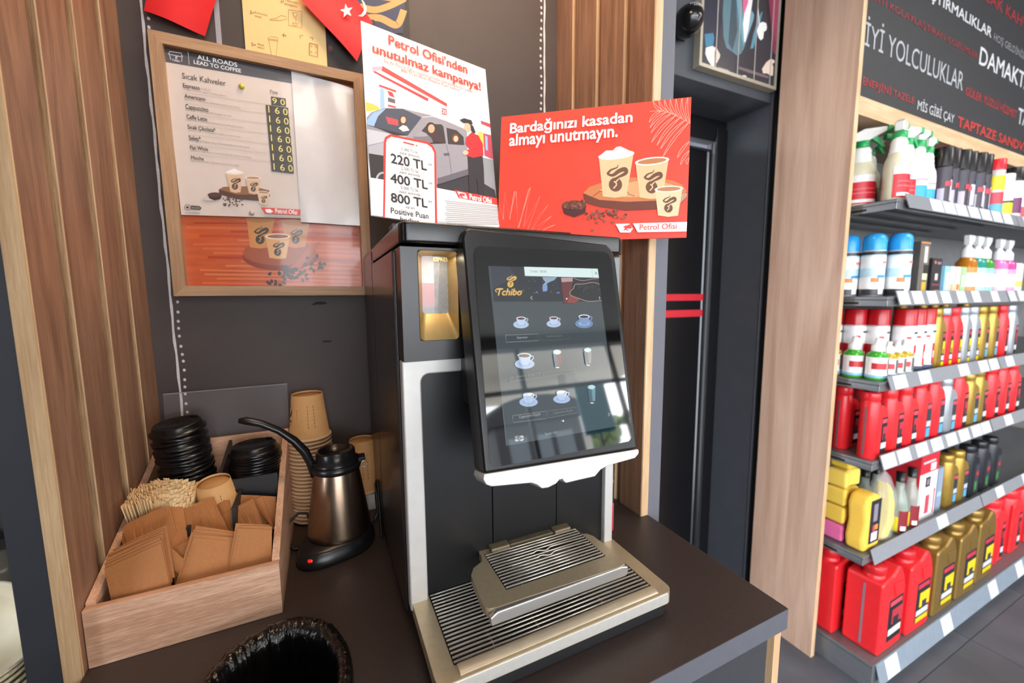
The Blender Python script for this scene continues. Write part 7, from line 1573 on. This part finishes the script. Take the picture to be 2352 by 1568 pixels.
# ---- goods
SHN=['top shelf','second shelf down','third shelf down','fourth shelf down','fifth shelf down','floor-level shelf']
SHZ=SZ+[.10]
def label_patch(x0,x1,y,z0,z1,layers,bulge=0):
    # flat front label with printed blocks; layers: (hex,u0,u1,v0,v1)
    mb=MB()
    for i,(h,u0,u1,v0,v1) in enumerate(layers):
        a,b=x0+(x1-x0)*u0,x0+(x1-x0)*u1;c,d=z0+(z1-z0)*v0,z0+(z1-z0)*v1;yy=y-.0002*(i+1)
        mb.quad((a,yy,c),(b,yy,c),(b,yy,d),(a,yy,d),mat(h,.4,0,.05,60))
    return mb
def wrap_label(r,z0,z1,layers,sx=1,sy=1,n=28,c=(0,0)):
    mb=MB()
    for i,(h,a0,a1,v0,v1) in enumerate(layers):
        c0,d0=z0+(z1-z0)*v0,z0+(z1-z0)*v1;k=max(3,int(n*(a1-a0)));rr=r+.0003*(i+1)
        pts=[(c[0]+rr*sx*cos(-PI/2+(a0+(a1-a0)*j/k-.5)*2*PI),c[1]+rr*sy*sin(-PI/2+(a0+(a1-a0)*j/k-.5)*2*PI)) for j in range(k+1)]
        mb.add([(x,y,c0) for x,y in pts]+[(x,y,d0) for x,y in pts],[(j,j+1,k+2+j,k+1+j) for j in range(k)],mat(h,.4,0,.05,60),True)
    return mb
def pl(h,r=.35): return mat(h,.34,.55,.05,30) if h in ('B08E3E','B4B9C0','96763A') else mat(h,r,0,.05,30)
def proto_trigger(name,lab,body,layers,trig='1E9E55',clear=True):
    t=thing(name,lab,'spray bottle')
    pr=[(.0,0),(.041,0),(.043,.004),(.043,.125),(.040,.145),(.030,.165),(.0255,.178),(.0265,.186),(.0245,.194),(.0250,.202),(.0215,.212),(.016,.222)]
    link('bottle_body',MB().lathe(pr,(0,0,0),24,sy=.75,cap=False),pl(body),t)
    link('neck_ribs',MB().lathe([(.030,.160),(.0290,.172),(.0265,.178),(.0278,.186),(.0255,.194),(.0262,.202),(.0225,.213),(.016,.223)],(0,0,0),20,sy=.8,cap=False),pl('F0EFEA'),t)
    link('label',wrap_label(.0432,.012,.115,layers,sy=.75),None,t)
    link('collar',MB().lathe([(.0175,.214),(.019,.216),(.019,.238),(.016,.240)],(0,0,0),20),pl(trig),t)
    hd=MB().prism([(-.022,.240),(.014,.240),(.05,.262),(.058,.266),(.058,.282),(.0,.282),(-.026,.268)],-.011,.011,'y')
    link('trigger_head',hd,mat('D9DAD6',.3,0,.02) ,t,.003)
    link('nozzle',MB().prism([(.058,.263),(.074,.263),(.074,.284),(.058,.284)],-.011,.011,'y'),pl(trig),t,.003)
    link('trigger',MB().prism([(.020,.256),(.036,.256),(.046,.236),(.058,.214),(.050,.212),(.036,.230),(.022,.244)],-.006,.006,'y'),pl(trig),t,.002)
    return t
def proto_can(name,lab,body,cap,layers,r=.033,h=.215,dome=True,ch=.055,cat='spray can'):
    t=thing(name,lab,cat)
    link('can_body',MB().lathe([(0,0),(r*.96,0),(r,.003),(r,h-ch-.004),(r*.97,h-ch),(0,h-ch)],(0,0,0),28,cap=False),mat(body,.3,.2,.04),t)
    cp_=[(r*.985,h-ch),(r*.985,h-ch*.45),(r*.9,h-ch*.18),(r*.6,h-.002),(0,h)] if dome else [(r*.985,h-ch),(r*.985,h-.003),(r*.95,h),(0,h)]
    link('cap',MB().lathe(cp_,(0,0,0),28,cap=False),pl(cap,.25),t)
    link('label',wrap_label(r,.004,h-ch-.006,layers),None,t)
    return t
def proto_oil(name,lab,body,cap,layers,w=.105,d=.052,h=.245,stripe=True,cat='oil bottle'):
    t=thing(name,lab,cat); k=h/.245; r=d/2+.001
    out=[(.010,.004),(.016,0),(w-.008,0),(w,.010),(w,.140*k),(w-.003,.158*k),(w-.014,.180*k),(w-.030,.192*k),(.056,.198*k),(.030,.200*k),(.010,.190*k)]
    link('bottle_body',MB().prism(out,-d/2+.002,d/2-.002,'y'),pl(body,.3),t,.009,3)
    link('grip_column',MB().lathe([(r*.9,0),(r,.004),(r,.205*k),(r*.93,.213*k),(r*.86,.216*k)],(r,0,0),24,cap=False),pl(body,.3),t)
    link('cap',MB().lathe([(r*.90,.216*k),(r*.98,.219*k),(r*.98,.241*k),(r*.90,.246*k),(0,.246*k)],(r,0,0),24,cap=False),pl(cap,.3),t)
    link('label',label_patch(2*r+.004,w-.006,-d/2+.002,.014*k,.150*k,layers),None,t)
    if stripe: link('level_window',MB().box(-.0008,.002,-.0035,.0025,.012*k,.192*k),pl('6E5258',.4),t)
    return t
def proto_jerry(name,lab,body,layers):
    t=thing(name,lab,'oil canister')
    w,d=.185,.115
    out=[(0,.006),(.008,0),(w-.012,0),(w,.012),(w,.20),(w-.002,.235),(w-.020,.285),(w-.045,.322),(w-.065,.328),(.080,.300),(.062,.300),(.006,.290),(.0,.275)]
    link('canister_body',MB().prism(out,-d/2,d/2,'y'),pl(body,.3),t,.020,4)
    link('neck',MB().lathe([(.038,.27),(.034,.296),(.031,.312)],(.040,-.012,0),20),pl(body,.3),t)
    link('cap',MB().lathe([(.033,.308),(.036,.311),(.036,.336),(.033,.341),(0,.341)],(.040,-.012,0),24,cap=False),pl('C41C24' if body==red else body,.28),t)
    ps_=MB().add([(.075,-d/2-.001,.275),(.165,-d/2-.001,.245),(.095,-d/2-.001,.215),(.115,-d/2+.022,.245)],[(0,3,1),(1,3,2),(2,3,0)],None)
    link('shoulder_facet',MB().prism([(.078,.272),(.160,.262),(.150,.240),(.100,.212)],-d/2-.004,-d/2+.01,'y'),pl(body,.25),t,.003)
    link('handle_grip',MB().tube([(w-.004,-.0,.05),(w+.016,0,.075),(w+.018,0,.16),(w-.004,0,.20)],.013,8),pl(body,.3),t)
    link('label',label_patch(.062,w-.014,-d/2,.035,.205,layers),None,t)
    link('level_window',MB().box(-.0015,.0004,-.006,.0015,.02,.265),pl('8A7078',.4),t)
    return t
def proto_small(name,lab,liq,layers,r=.026,h=.145):
    t=thing(name,lab,'spray bottle')
    link('bottle_body',MB().lathe([(0,0),(r*.97,0),(r,.003),(r,h*.60),(r*.6,h*.68),(r*.5,h*.7)],(0,0,0),20,cap=False),mat(liq,.15,0,.05,coat=.3),t)
    link('label',wrap_label(r,h*.06,h*.55,layers),None,t)
    link('cap',MB().lathe([(r*.55,h*.68),(r*.62,h*.70),(r*.60,h*.82),(r*.32,h*.88),(r*.28,h),(0,h)],(0,0,0),16,cap=False),pl('F0F0EE'),t)
    return t
def park(proto,key,si,x,y,label,rz=0,group=None,scale=None,dz=0):
    loc=(x,y,SHZ[si]+.0008+dz)
    if key not in USED:
        USED.add(key); proto.location=loc; proto.rotation_euler=(0,0,rz); proto['label']=label
        if scale: proto.scale=scale
        if group: proto['group']=group
        return proto
    return clone(proto,loc,label,group,rz,scale=scale)
USED=set()
RED_L=[('D0222E',.25,.75,0,1),('F2EDEC',.25,.75,.76,1),('F4F0EE',.30,.70,.05,.16),('E8606A',.3,.7,.35,.4),('E8606A',.3,.7,.5,.54)]
BLU_L=[('3AA8E0',.25,.75,0,1),('F2EDEC',.25,.75,.62,1),('E8606A',.3,.7,.8,.84)]
tr=proto_trigger('trigger_spray','','D8D3B8',RED_L); tb=proto_trigger('trigger_spray','','ECEBE2',BLU_L)
G='trigger sprays on the top shelf'
park(tr,'tr',0,1.845,.765,'large cream trigger spray at the front left of the top shelf',.25,G,(1.12,1.12,1.0))
park(tr,'tr',0,1.935,.78,'cream spray with red label directly behind the large front trigger spray',-.15,G,(.95,.95,.98))
park(tb,'tb',0,2.02,.78,'white trigger spray with blue label next to the red labelled ones',.0,G)
park(tb,'tb',0,2.105,.785,'last white trigger spray with blue label before the dark cans',.1,G,(.95,.95,.96))
park(tr,'tr',0,1.835,.868,'red labelled trigger spray against the oak end panel at the back',-.85,G)
park(tr,'tr',0,1.955,.90,'half hidden trigger spray in the rear row of the top shelf',-1.9,G,(1,1,.96))
MIX=[('3A3440',.05,.95,0,1),('B9AFC0',.2,.3,.1,.5),('D0C8D4',.4,.5,.2,.7),('8A7E92',.55,.62,.05,.45),('C9C2CC',.68,.78,.15,.6),('D23A48',.3,.42,.55,.66),('4A9AC8',.5,.6,.7,.8)]
cb_=proto_can('care_spray_can','','1A181B','141214',MIX,.031,.235,False,.07); cr_=proto_can('care_spray_can','','1A181B','C02028',MIX,.031,.245,False,.03)
for i,(x,y) in enumerate([(2.19,.77),(2.265,.775),(2.34,.77),(2.415,.775),(2.49,.77),(2.565,.775)]): park(cb_,'cb',0,x,y,f'{ORD[i]} black care can from the sprays, front row of the top shelf',random.random(),'black care cans on the top shelf',(1,1,1+.02*i))
for i,(x,y) in enumerate([(2.20,.875),(2.29,.87),(2.38,.875),(2.47,.87),(2.60,.875)]): park(cr_,'cr',0,x,y,f'{ORD[i]} red topped dark can in the rear row of the top shelf',random.random(),'red topped cans on the top shelf',(1,1,1+.03*i))
cl=proto_can('cleaner_bottle','','C8C0B8','D82030',[('5AA8C8',.05,.95,0,.3),('C83A48',.05,.95,.3,.55),('E0D020',.05,.6,.6,.9),('2A4A8A',.6,.95,.6,.9)],.033,.25,False,.045,'bottle')
park(cl,'cl',0,2.66,.765,'multicoloured cleaner bottle with red cap at the bay end of the top shelf')
for i,(x,b,c,h,ly) in enumerate([(2.76,'E6E6E0','E8E8E2',.2,[('D8D020',.05,.95,.0,.55),('2A2A2A',.05,.95,.55,.62)]),(2.86,'E8E6E0','151515',.24,[('6A2A5A',.2,.8,.2,.6)]),(2.96,'E8E0E0','D03038',.25,[('B83A4A',.2,.8,.1,.4)])]):
    park(proto_can('cleaner_bottle','',b,c,ly,.036,h,False,.06,'bottle'),'q%d'%i,0,x,.765,['white and yellow cleaner bottle right of the multicoloured one','white bottle with tall black cap on the top shelf','white bottle with red trigger cap farthest along the top shelf'][i])
# second shelf
CAR=[('BFE0F0',.05,.95,0,1),('E9F2F6',.05,.95,.62,.9),('F4F6F6',.05,.95,.10,.42),('E07A30',.36,.48,.30,.40),('2A86C0',.44,.56,.38,.46),('E88A80',.5,.66,.72,.78),('3A3A3E',.05,.95,0,.14),('F4F4F4',.46,.54,.02,.4),('2E2E34',.05,.95,.93,1)]
bc=proto_can('air_spray_can','','B9C4CC','2C9CE0',CAR,.0345,.225,True,.06)
for i,(x,y) in enumerate([(1.90,.757),(1.825,.80),(1.80,.868),(1.945,.842)]): park(bc,'bc',1,x,y,['blue capped spray can at the front corner of the second shelf','blue capped spray can second in from the oak panel edge','blue capped spray can against the oak panel on the second shelf','blue capped spray can partly hidden in the rear row'][i],-.35,'blue capped spray cans')
park(proto_can('black_spray_can','','202022','101012',[('E8E8EA',.1,.5,.0,1)],.031,.215,True,.05),'bs',1,2.0,.80,'black capped spray can with white label beside the blue capped cans')
def carton(name,lab,si,x0,x1,y0,y1,h,hx,lays,cat='carton',dz=0):
    t=thing(name,lab,cat,((x0+x1)/2,(y0+y1)/2,SHZ[si]+dz)); z=SHZ[si]+.0008+dz
    link('carton_body',MB().box(x0,x1,y0,y1,z,z+h),pl(hx,.5),t,.0015,1)
    link('front_print',label_patch(x0,x1,y0-.0002,z,z+h,lays),None,t)
    link('lid_flap',MB().box(x0+.001,x1-.001,y0+.001,y1-.001,z+h,z+h+.0012),pl(hx,.45),t)
    return t
carton('scent_carton','tall grey scent carton with oval window and yellow panel',1,2.02,2.095,.745,.80,.20,'4A4643',[('6A645E',0,1,0,1),('D8C8C0',.45,.8,.62,.92),('2A2826',.5,1,.42,.58),('E6D8B0',.4,.9,.3,.42),('D8A830',.4,.85,0,.26),('C88A50',0,1,.97,1)])
carton('scent_carton','dark brown printed carton right of the grey scent carton',1,2.125,2.205,.745,.80,.142,'2A2428',[('2E282C',0,1,0,1),('B87048',.2,.4,.86,.94),('8A7A88',.5,.9,.85,.92),('C9C2C8',.35,.65,.42,.6),('8A3A50',.1,.9,.28,.32),('B08A60',.4,.9,.04,.16)])
pk=proto_small('pump_bottle','','C8C8C8',[('E8E8E6',.1,.9,0,1)],.028,.21)
for i,x in enumerate((2.16,2.235,2.285,2.33)): park(pk,'pk',1,x,.86,f'{ORD[i]} white topped pump bottle in the rear row of the second shelf',0,'white topped pump bottles')
for i,(x0,h1,ly,lb) in enumerate([(2.235,'8CCBE8',[('9AD4EC',0,1,0,1),('E6F2F6',.3,.9,.2,.8)],'light blue slim carton on the second shelf'),(2.285,'F0E0D4',[('F4E4DA',0,1,0,1),('F0B080',.2,.8,.1,.4)],'cream slim carton right of the light blue one'),(2.335,'F0C8A8',[('F6DCC8',0,1,0,1),('F0803A',.3,.9,.2,.4)],'pale orange slim carton in the row of slim cartons'),(2.385,'8ED08A',[('A0DC9A',0,1,0,1),('E8F4E0',.2,.7,.3,.7)],'light green slim carton ending the row of slim cartons')]):
    carton('slim_carton',lb,1,x0,x0+.044,.745,.785,.115,h1,ly)
for i,(x,lq,lb,l2) in enumerate([(2.475,'B06A18','amber pump spray right of the slim cartons','E08A3A'),(2.565,'1E8A80','teal pump spray right of the amber one','A8D8E8'),(2.65,'3E8A30','green pump spray near the end of the first bay','8AD8C8'),(2.80,'D878B0','pink pump spray first in the second bay','F0C8E0'),(2.90,'D04890','magenta pump spray right of the pink one','E890C0')]):
    t=proto_small('pump_spray',lb,lq,[(l2,.1,.9,0,.9),('F0F0EC',.25,.75,.2,.7)],.033,.23); t.location=(x,.762,SHZ[1]+.0008)
    link('trigger_head',MB().prism([(-.016,.21),(.014,.21),(.034,.232),(.034,.25),(-.02,.25)],-.01,.01,'y'),mat('DADAD8',.25,0,.02),t,.003)
t=proto_can('cream_tube','white tube with yellow band farthest along the second shelf','F0EEE8','F0EEE8',[('E8C850',.05,.95,.3,.55)],.028,.15,True,.03,'tube'); t.location=(3.0,.76,SHZ[1]+.0008)
# third shelf
RW=[('F0EDEC',.02,.98,0,1),('C8242E',.1,.3,.15,.62),('C8242E',.42,.62,.15,.62),('F0D8D8',.44,.60,.3,.45),('3A4A60',.1,.62,0,.14),('C83038',.3,.36,.75,.8),('3A3A3C',.4,.58,.86,.9)]
rc=proto_can('additive_can','','D9D4D4','B81820',RW,.036,.25,False,.062)
for i,(x,y) in enumerate([(1.88,.945),(1.925,.885),(1.965,.828),(2.03,.772),(2.105,.772),(2.18,.772)]): park(rc,'rc',2,x,y,['red capped white can deepest against the oak panel on the third shelf','red capped white can second from the back of its file','red capped white can third from the back of its file','red capped white can leading the front row on the third shelf','red capped white can second in the front row','red capped white can next to the gold oil bottle'][i],.3,'red capped white cans')
GS=[('F2EFEE',.02,.98,0,1),('C02830',.18,.42,.42,.72),('C02830',.55,.8,.42,.72),('8CC0E0',.02,.98,0,.12),('6A6A66',.44,.54,.2,.95)]
gs=proto_small('small_spray','','3FA030',GS,.031,.150); ys=proto_small('small_spray','','B59A28',GS,.031,.150)
park(gs,'gs',2,1.812,.757,'green liquid spray at the front corner of the third shelf',.4,'small sprays on the third shelf'); park(gs,'gs',2,1.80,.823,'green liquid spray behind the corner one on the third shelf',.5,'small sprays on the third shelf'); park(ys,'ys',2,1.785,.888,'yellow liquid spray against the oak panel on the third shelf',.2,'small sprays on the third shelf')
for i,x in enumerate((1.878,1.938,1.996)): park(ys,'ys',2,x,.752,f'{ORD[i]} white capped amber spray right of the green corner spray',.1,'small sprays on the third shelf',(.88,.88,.9))
YL=[('232326',0,1,0,1),('C8304A',.08,.92,.84,.95),('E8C818',.25,1,.35,.72),('3A3A44',.45,.8,.3,.5),('D0D0D2',.05,.95,.16,.30),('E0C010',.05,.95,.0,.12)]
KL=[('1E1E22',0,1,0,1),('D8485A',.08,.92,.84,.95),('B83040',.25,1,.38,.74),('2A2A2E',.35,.75,.3,.55),('D8D8DA',.05,.95,.14,.30)]
BL=[('30343C',0,1,0,1),('D8485A',.08,.92,.84,.95),('5AA8D0',.1,.9,.05,.3),('C0C4C8',.05,.95,.34,.5)]
gold,red,silv='B08E3E','E0262C','B4B9C0'
prt={}
def oil(col,ln_,**k):
    key=(col,ln_,tuple(sorted(k.items())))
    if key not in prt: prt[key]=proto_oil(('gold' if col==gold else 'red' if col==red else 'silver')+'_oil_bottle','',col,k.get('cap',col),{'Y':YL,'K':KL,'B':BL}[ln_],k.get('w',.105),k.get('d',.054),k.get('h',.245))
    return prt[key],str(key)
def put_oil(si,x,y,label,col,ln_,group=None,rz=0,scale=None,**k):
    p,key=oil(col,ln_,**k); return park(p,key,si,x,y,label,rz,group,scale)
G3='oil bottles on the third shelf'
for i,(x,c,cap,l,lb) in enumerate([(2.225,gold,gold,'Y','narrow gold oil bottle right of the red capped cans'),(2.30,red,silv,'Y','red oil bottle with silver cap on the third shelf'),(2.385,red,red,'Y','red oil bottle with red cap next to the silver pair'),(2.475,silv,silv,'Y','first silver oil bottle of the pair on the third shelf'),(2.565,silv,silv,'Y','second silver oil bottle of the pair on the third shelf'),(2.66,gold,gold,'B','first gold oil bottle with blue label, third shelf'),(2.77,gold,gold,'B','second gold oil bottle with blue label, third shelf'),(2.89,red,red,'K','red oil bottle with dark label in the second bay, third shelf'),(3.0,silv,silv,'K','silver oil bottle farthest along the third shelf')]):
    put_oil(2,x,.765,lb,c,l,G3,cap=cap,w=.085,d=.046,h=.25)
for i,x in enumerate((2.24,2.42,2.53,2.64,2.86)): put_oil(2,x,.88,f'{ORD[i]} gold oil bottle in the rear row of the third shelf',gold,'Y','rear gold oil bottles on the third shelf',cap=gold,w=.085,d=.046,h=.265)
# fourth shelf
G4='oil bottles on the fourth shelf'
for i,(x,y,c,l,lb,sc) in enumerate([(1.765,.755,red,'K','red oil bottle with grey stripe at the front corner of the fourth shelf',1),(1.885,.755,red,'K','red oil bottle second from the corner of the fourth shelf',1),(1.998,.755,red,'K','red oil bottle third from the corner of the fourth shelf',1),(2.11,.755,red,'B','tall red oil bottle fourth from the corner of the fourth shelf',1.08),(2.225,.755,red,'B','tall red oil bottle left of the silver one',1.1),(2.34,.755,silv,'B','only silver oil bottle on the fourth shelf',1.0),(2.45,.755,red,'K','tall red oil bottle right of the silver one',1.12),(2.565,.755,gold,'B','gold oil bottle first of two on the fourth shelf',1),(2.66,.755,gold,'K','gold oil bottle second of two on the fourth shelf',1.05),(2.80,.755,red,'K','red oil bottle first in the second bay of the fourth shelf',1.05),(2.93,.755,red,'K','red oil bottle second in the second bay of the fourth shelf',1.1),(3.06,.755,red,'K','red oil bottle third in the second bay of the fourth shelf',1.05)]):
    put_oil(3,x,y,lb,c,l,G4,scale=(1,1,sc))
for i,x in enumerate((1.79,1.92,2.04,2.16,2.28,2.42,2.56,2.70)): put_oil(3,x,.852,f'{ORD[i]} oil bottle from the oak panel in the second row of the fourth shelf',red if i<6 else gold,'K','second row oil bottles on the fourth shelf',scale=(1,1,1.0+.02*(i%3)))
# fifth shelf
sp5=[]
def sponge(lab,c,h,hx,si=4,dz=0,w=.10,d=.075):
    t=thing('sponge_pack',lab,'sponge',(c[0],c[1],SHZ[si]+dz),'sponges on the fifth shelf')
    o=[(-w/2,-d/2),(-w*.12,-d/2+.008),(w*.12,-d/2+.008),(w/2,-d/2),(w/2,d/2),(w*.12,d/2-.008),(-w*.12,d/2-.008),(-w/2,d/2)]
    link('foam',MB().prism([(c[0]+a,c[1]+b) for a,b in o],SHZ[si]+.001+dz,SHZ[si]+dz+h,'z'),mat(hx,.75,0,.05,400,.3),t,.012,3)
    return t
for i,(hx,lb) in enumerate((('E06AA0','pink sponge lowest of the sponge pile by the oak panel'),('E8C24A','yellow sponge second from the bottom of the sponge pile'),('EBC850','yellow sponge third from the bottom of the sponge pile'),('ECCB58','yellow sponge topmost of the sponge pile'))): sponge(lb,(1.825,.835),.070,hx,dz=.0725*i)
t=thing('wrapped_sponge','clear wrapped yellow sponge with dark label on top of the sponge pile','sponge',(1.825,.835,SHZ[4]+.291)); link('foam',MB().box(1.79,1.86,.80,.87,SHZ[4]+.2915,SHZ[4]+.335),mat('E0BE40',.6,0,.1,200),t,.012,3); link('label',MB().box(1.80,1.862,.799,.871,SHZ[4]+.3352,SHZ[4]+.3365),mat('2A2426',.4,0,.4,120),t)
t=thing('car_sponge','large yellow car sponge with dark label standing at the front of the fifth shelf','sponge',(1.835,.757,SHZ[4]))
o=[(0,0),(.10,0),(.115,.03),(.105,.09),(.112,.15),(.10,.205),(.06,.222),(.012,.215),(-.008,.18),(.004,.11),(-.010,.05)]
link('foam',MB().prism([(1.775+a,SHZ[4]+.001+b) for a,b in o],.728,.79,'y'),mat('EBBE48',.7,0,.05,300,.3),t,.014,3)
link('label',label_patch(1.80,1.872,.7275,SHZ[4]+.03,SHZ[4]+.20,[('2A2830',0,1,0,1),('8A8490',.3,.7,.5,.9),('E0E0E4',.2,.8,.05,.25),('C84858',.3,.5,.25,.42),('E09030',.5,.8,.3,.42)]),None,t)
t=thing('cloth_bag','clear bag holding a yellow cloth beside the car sponge','bag',(1.955,.765,SHZ[4]))
link('cloth',MB().prism([(1.92+a*1.0,SHZ[4]+.002+b) for a,b in ((0,0),(.05,0),(.09,.06),(.085,.14),(.06,.20),(.03,.235),(.045,.16),(.05,.08),(.02,.03))],.735,.785,'y'),mat('E8D020',.6,0,.08,40),t,.012,3)
random.seed(3);g=[];n=12
for j in range(n+1):
    for k in range(n+1):
        a=2*PI*k/n;r=(.062 if j<n*.6 else .062*(1-(j/n-.6)/.4)**.6+.004);g.append((1.965+r*1.15*cos(a)+random.gauss(0,.002),.765+r*.62*sin(a)+random.gauss(0,.002),SHZ[4]+.002+.27*j/n))
link('film',MB().add(g,[(j*(n+1)+k,j*(n+1)+k+1,(j+1)*(n+1)+k+1,(j+1)*(n+1)+k) for j in range(n) for k in range(n)],None,True),mat('E6E6E6',.1,0,0,alpha=.25),t)
gp=thing('glass_bottle','','bottle')
link('glass',MB().lathe([(0,0),(.029,0),(.031,.004),(.031,.11),(.027,.14),(.014,.185),(.0125,.215),(0,.215)],(0,0,0),20,cap=False),mat('B9C8BC',.06,0,.03,alpha=.45,coat=.5),gp); link('cap',MB().lathe([(.015,.212),(.0155,.25),(0,.25)],(0,0,0),16,cap=False),BLK(.35),gp)
link('label',wrap_label(.0312,.01,.10,[('D8C820',.1,.9,0,.7),('8A1E2A',.36,.56,.0,1.0),('F0F0EC',.4,.5,.1,.3)]),None,gp)
for i,(x,y) in enumerate([(2.07,.752),(2.165,.752),(2.075,.83),(1.995,.835)]): park(gp,'gp',4,x,y,['first black capped glass bottle in the front row of the fifth shelf','second black capped glass bottle, next to the red and white carton','black capped glass bottle behind the front pair','black capped glass bottle behind the yellow cloth bag'][i],-.2,'black capped glass bottles')
carton('tool_carton','red and white carton with round emblem on the fifth shelf',4,2.215,2.375,.745,.87,.315,'C8242E',[('F0EDEE',0,1,0,.66),('CF2836',0,1,.66,1),('F0C8CC',.12,.8,.80,.83),('E8E8EA',.55,.85,.68,.78),('3A2E32',.34,.60,.46,.60),('8A8488',.40,.54,.49,.57),('E8E2E4',.3,.9,.1,.36),('C8485A',.4,.62,.08,.34),('C83A48',.86,.92,.05,.4)])
t=carton('grey_pouch','pale grey blue pouch between the red carton and gold bottles',4,2.40,2.45,.75,.80,.20,'8A9AB0',[('8E9EB4',0,1,0,1),('A8C8E0',.1,.9,.35,.45)],'pouch')
put_oil(4,2.475,.765,'first gold oil bottle on the fifth shelf beside the carton',gold,'B','gold oil bottles on the fifth shelf'); put_oil(4,2.585,.765,'second gold oil bottle on the fifth shelf',gold,'B','gold oil bottles on the fifth shelf'); put_oil(4,2.50,.86,'gold oil bottle in the rear row of the fifth shelf',gold,'K','gold oil bottles on the fifth shelf')
dk=proto_oil('dark_oil_bottle','','22242A','1A1C20',[('3A3C42',0,1,0,1),('3E8A40',.1,.6,.1,.4),('B03038',.2,.9,.6,.75)],.11,.055,.25)
for i,(x,y) in enumerate([(2.70,.765),(2.83,.765),(2.96,.765),(2.78,.87)]): park(dk,'dk',4,x,y,['first dark oil bottle right of the gold ones on the fifth shelf','second dark oil bottle right of the gold ones on the fifth shelf','third dark oil bottle right of the gold ones on the fifth shelf','dark oil bottle in the rear row of the fifth shelf'][i],0,'dark oil bottles on the fifth shelf')
# floor-level shelf
jr=proto_jerry('red_canister','',red,KL);jy=proto_jerry('red_canister','',red,YL);jg=proto_jerry('gold_canister','','96763A',YL)
GJ='oil canisters on the floor-level shelf'
park(jr,'jr',5,1.80,.728,'red oil canister at the front corner of the floor-level shelf',.02,GJ); park(jr,'jr',5,1.765,.860,'red oil canister against the oak panel behind the corner one',.02,GJ); park(jr,'jr',5,1.985,.865,'red oil canister in the rear row of the floor-level shelf',0,GJ)
park(jy,'jy',5,2.015,.728,'red oil canister with yellow label right of the corner one',0,GJ)
park(jg,'jg',5,2.235,.728,'first gold oil canister along the floor-level shelf',0,GJ);park(jg,'jg',5,2.455,.728,'second gold oil canister along the floor-level shelf',0,GJ);park(jg,'jg',5,2.68,.735,'third and tallest gold oil canister along the floor-level shelf',0,GJ,(1,1,1.015)); park(jg,'jg',5,2.25,.87,'gold oil canister in the shadowed rear row of the floor-level shelf',0,GJ)
for i,x in enumerate((2.93,3.15,3.37)): put_oil(5,x,.74,f'{ORD[i]} tall red oil bottle right of the gold canisters, floor-level shelf',red,'K','tall red oil bottles on the floor-level shelf',w=.14,d=.09,h=.335)
#@END@
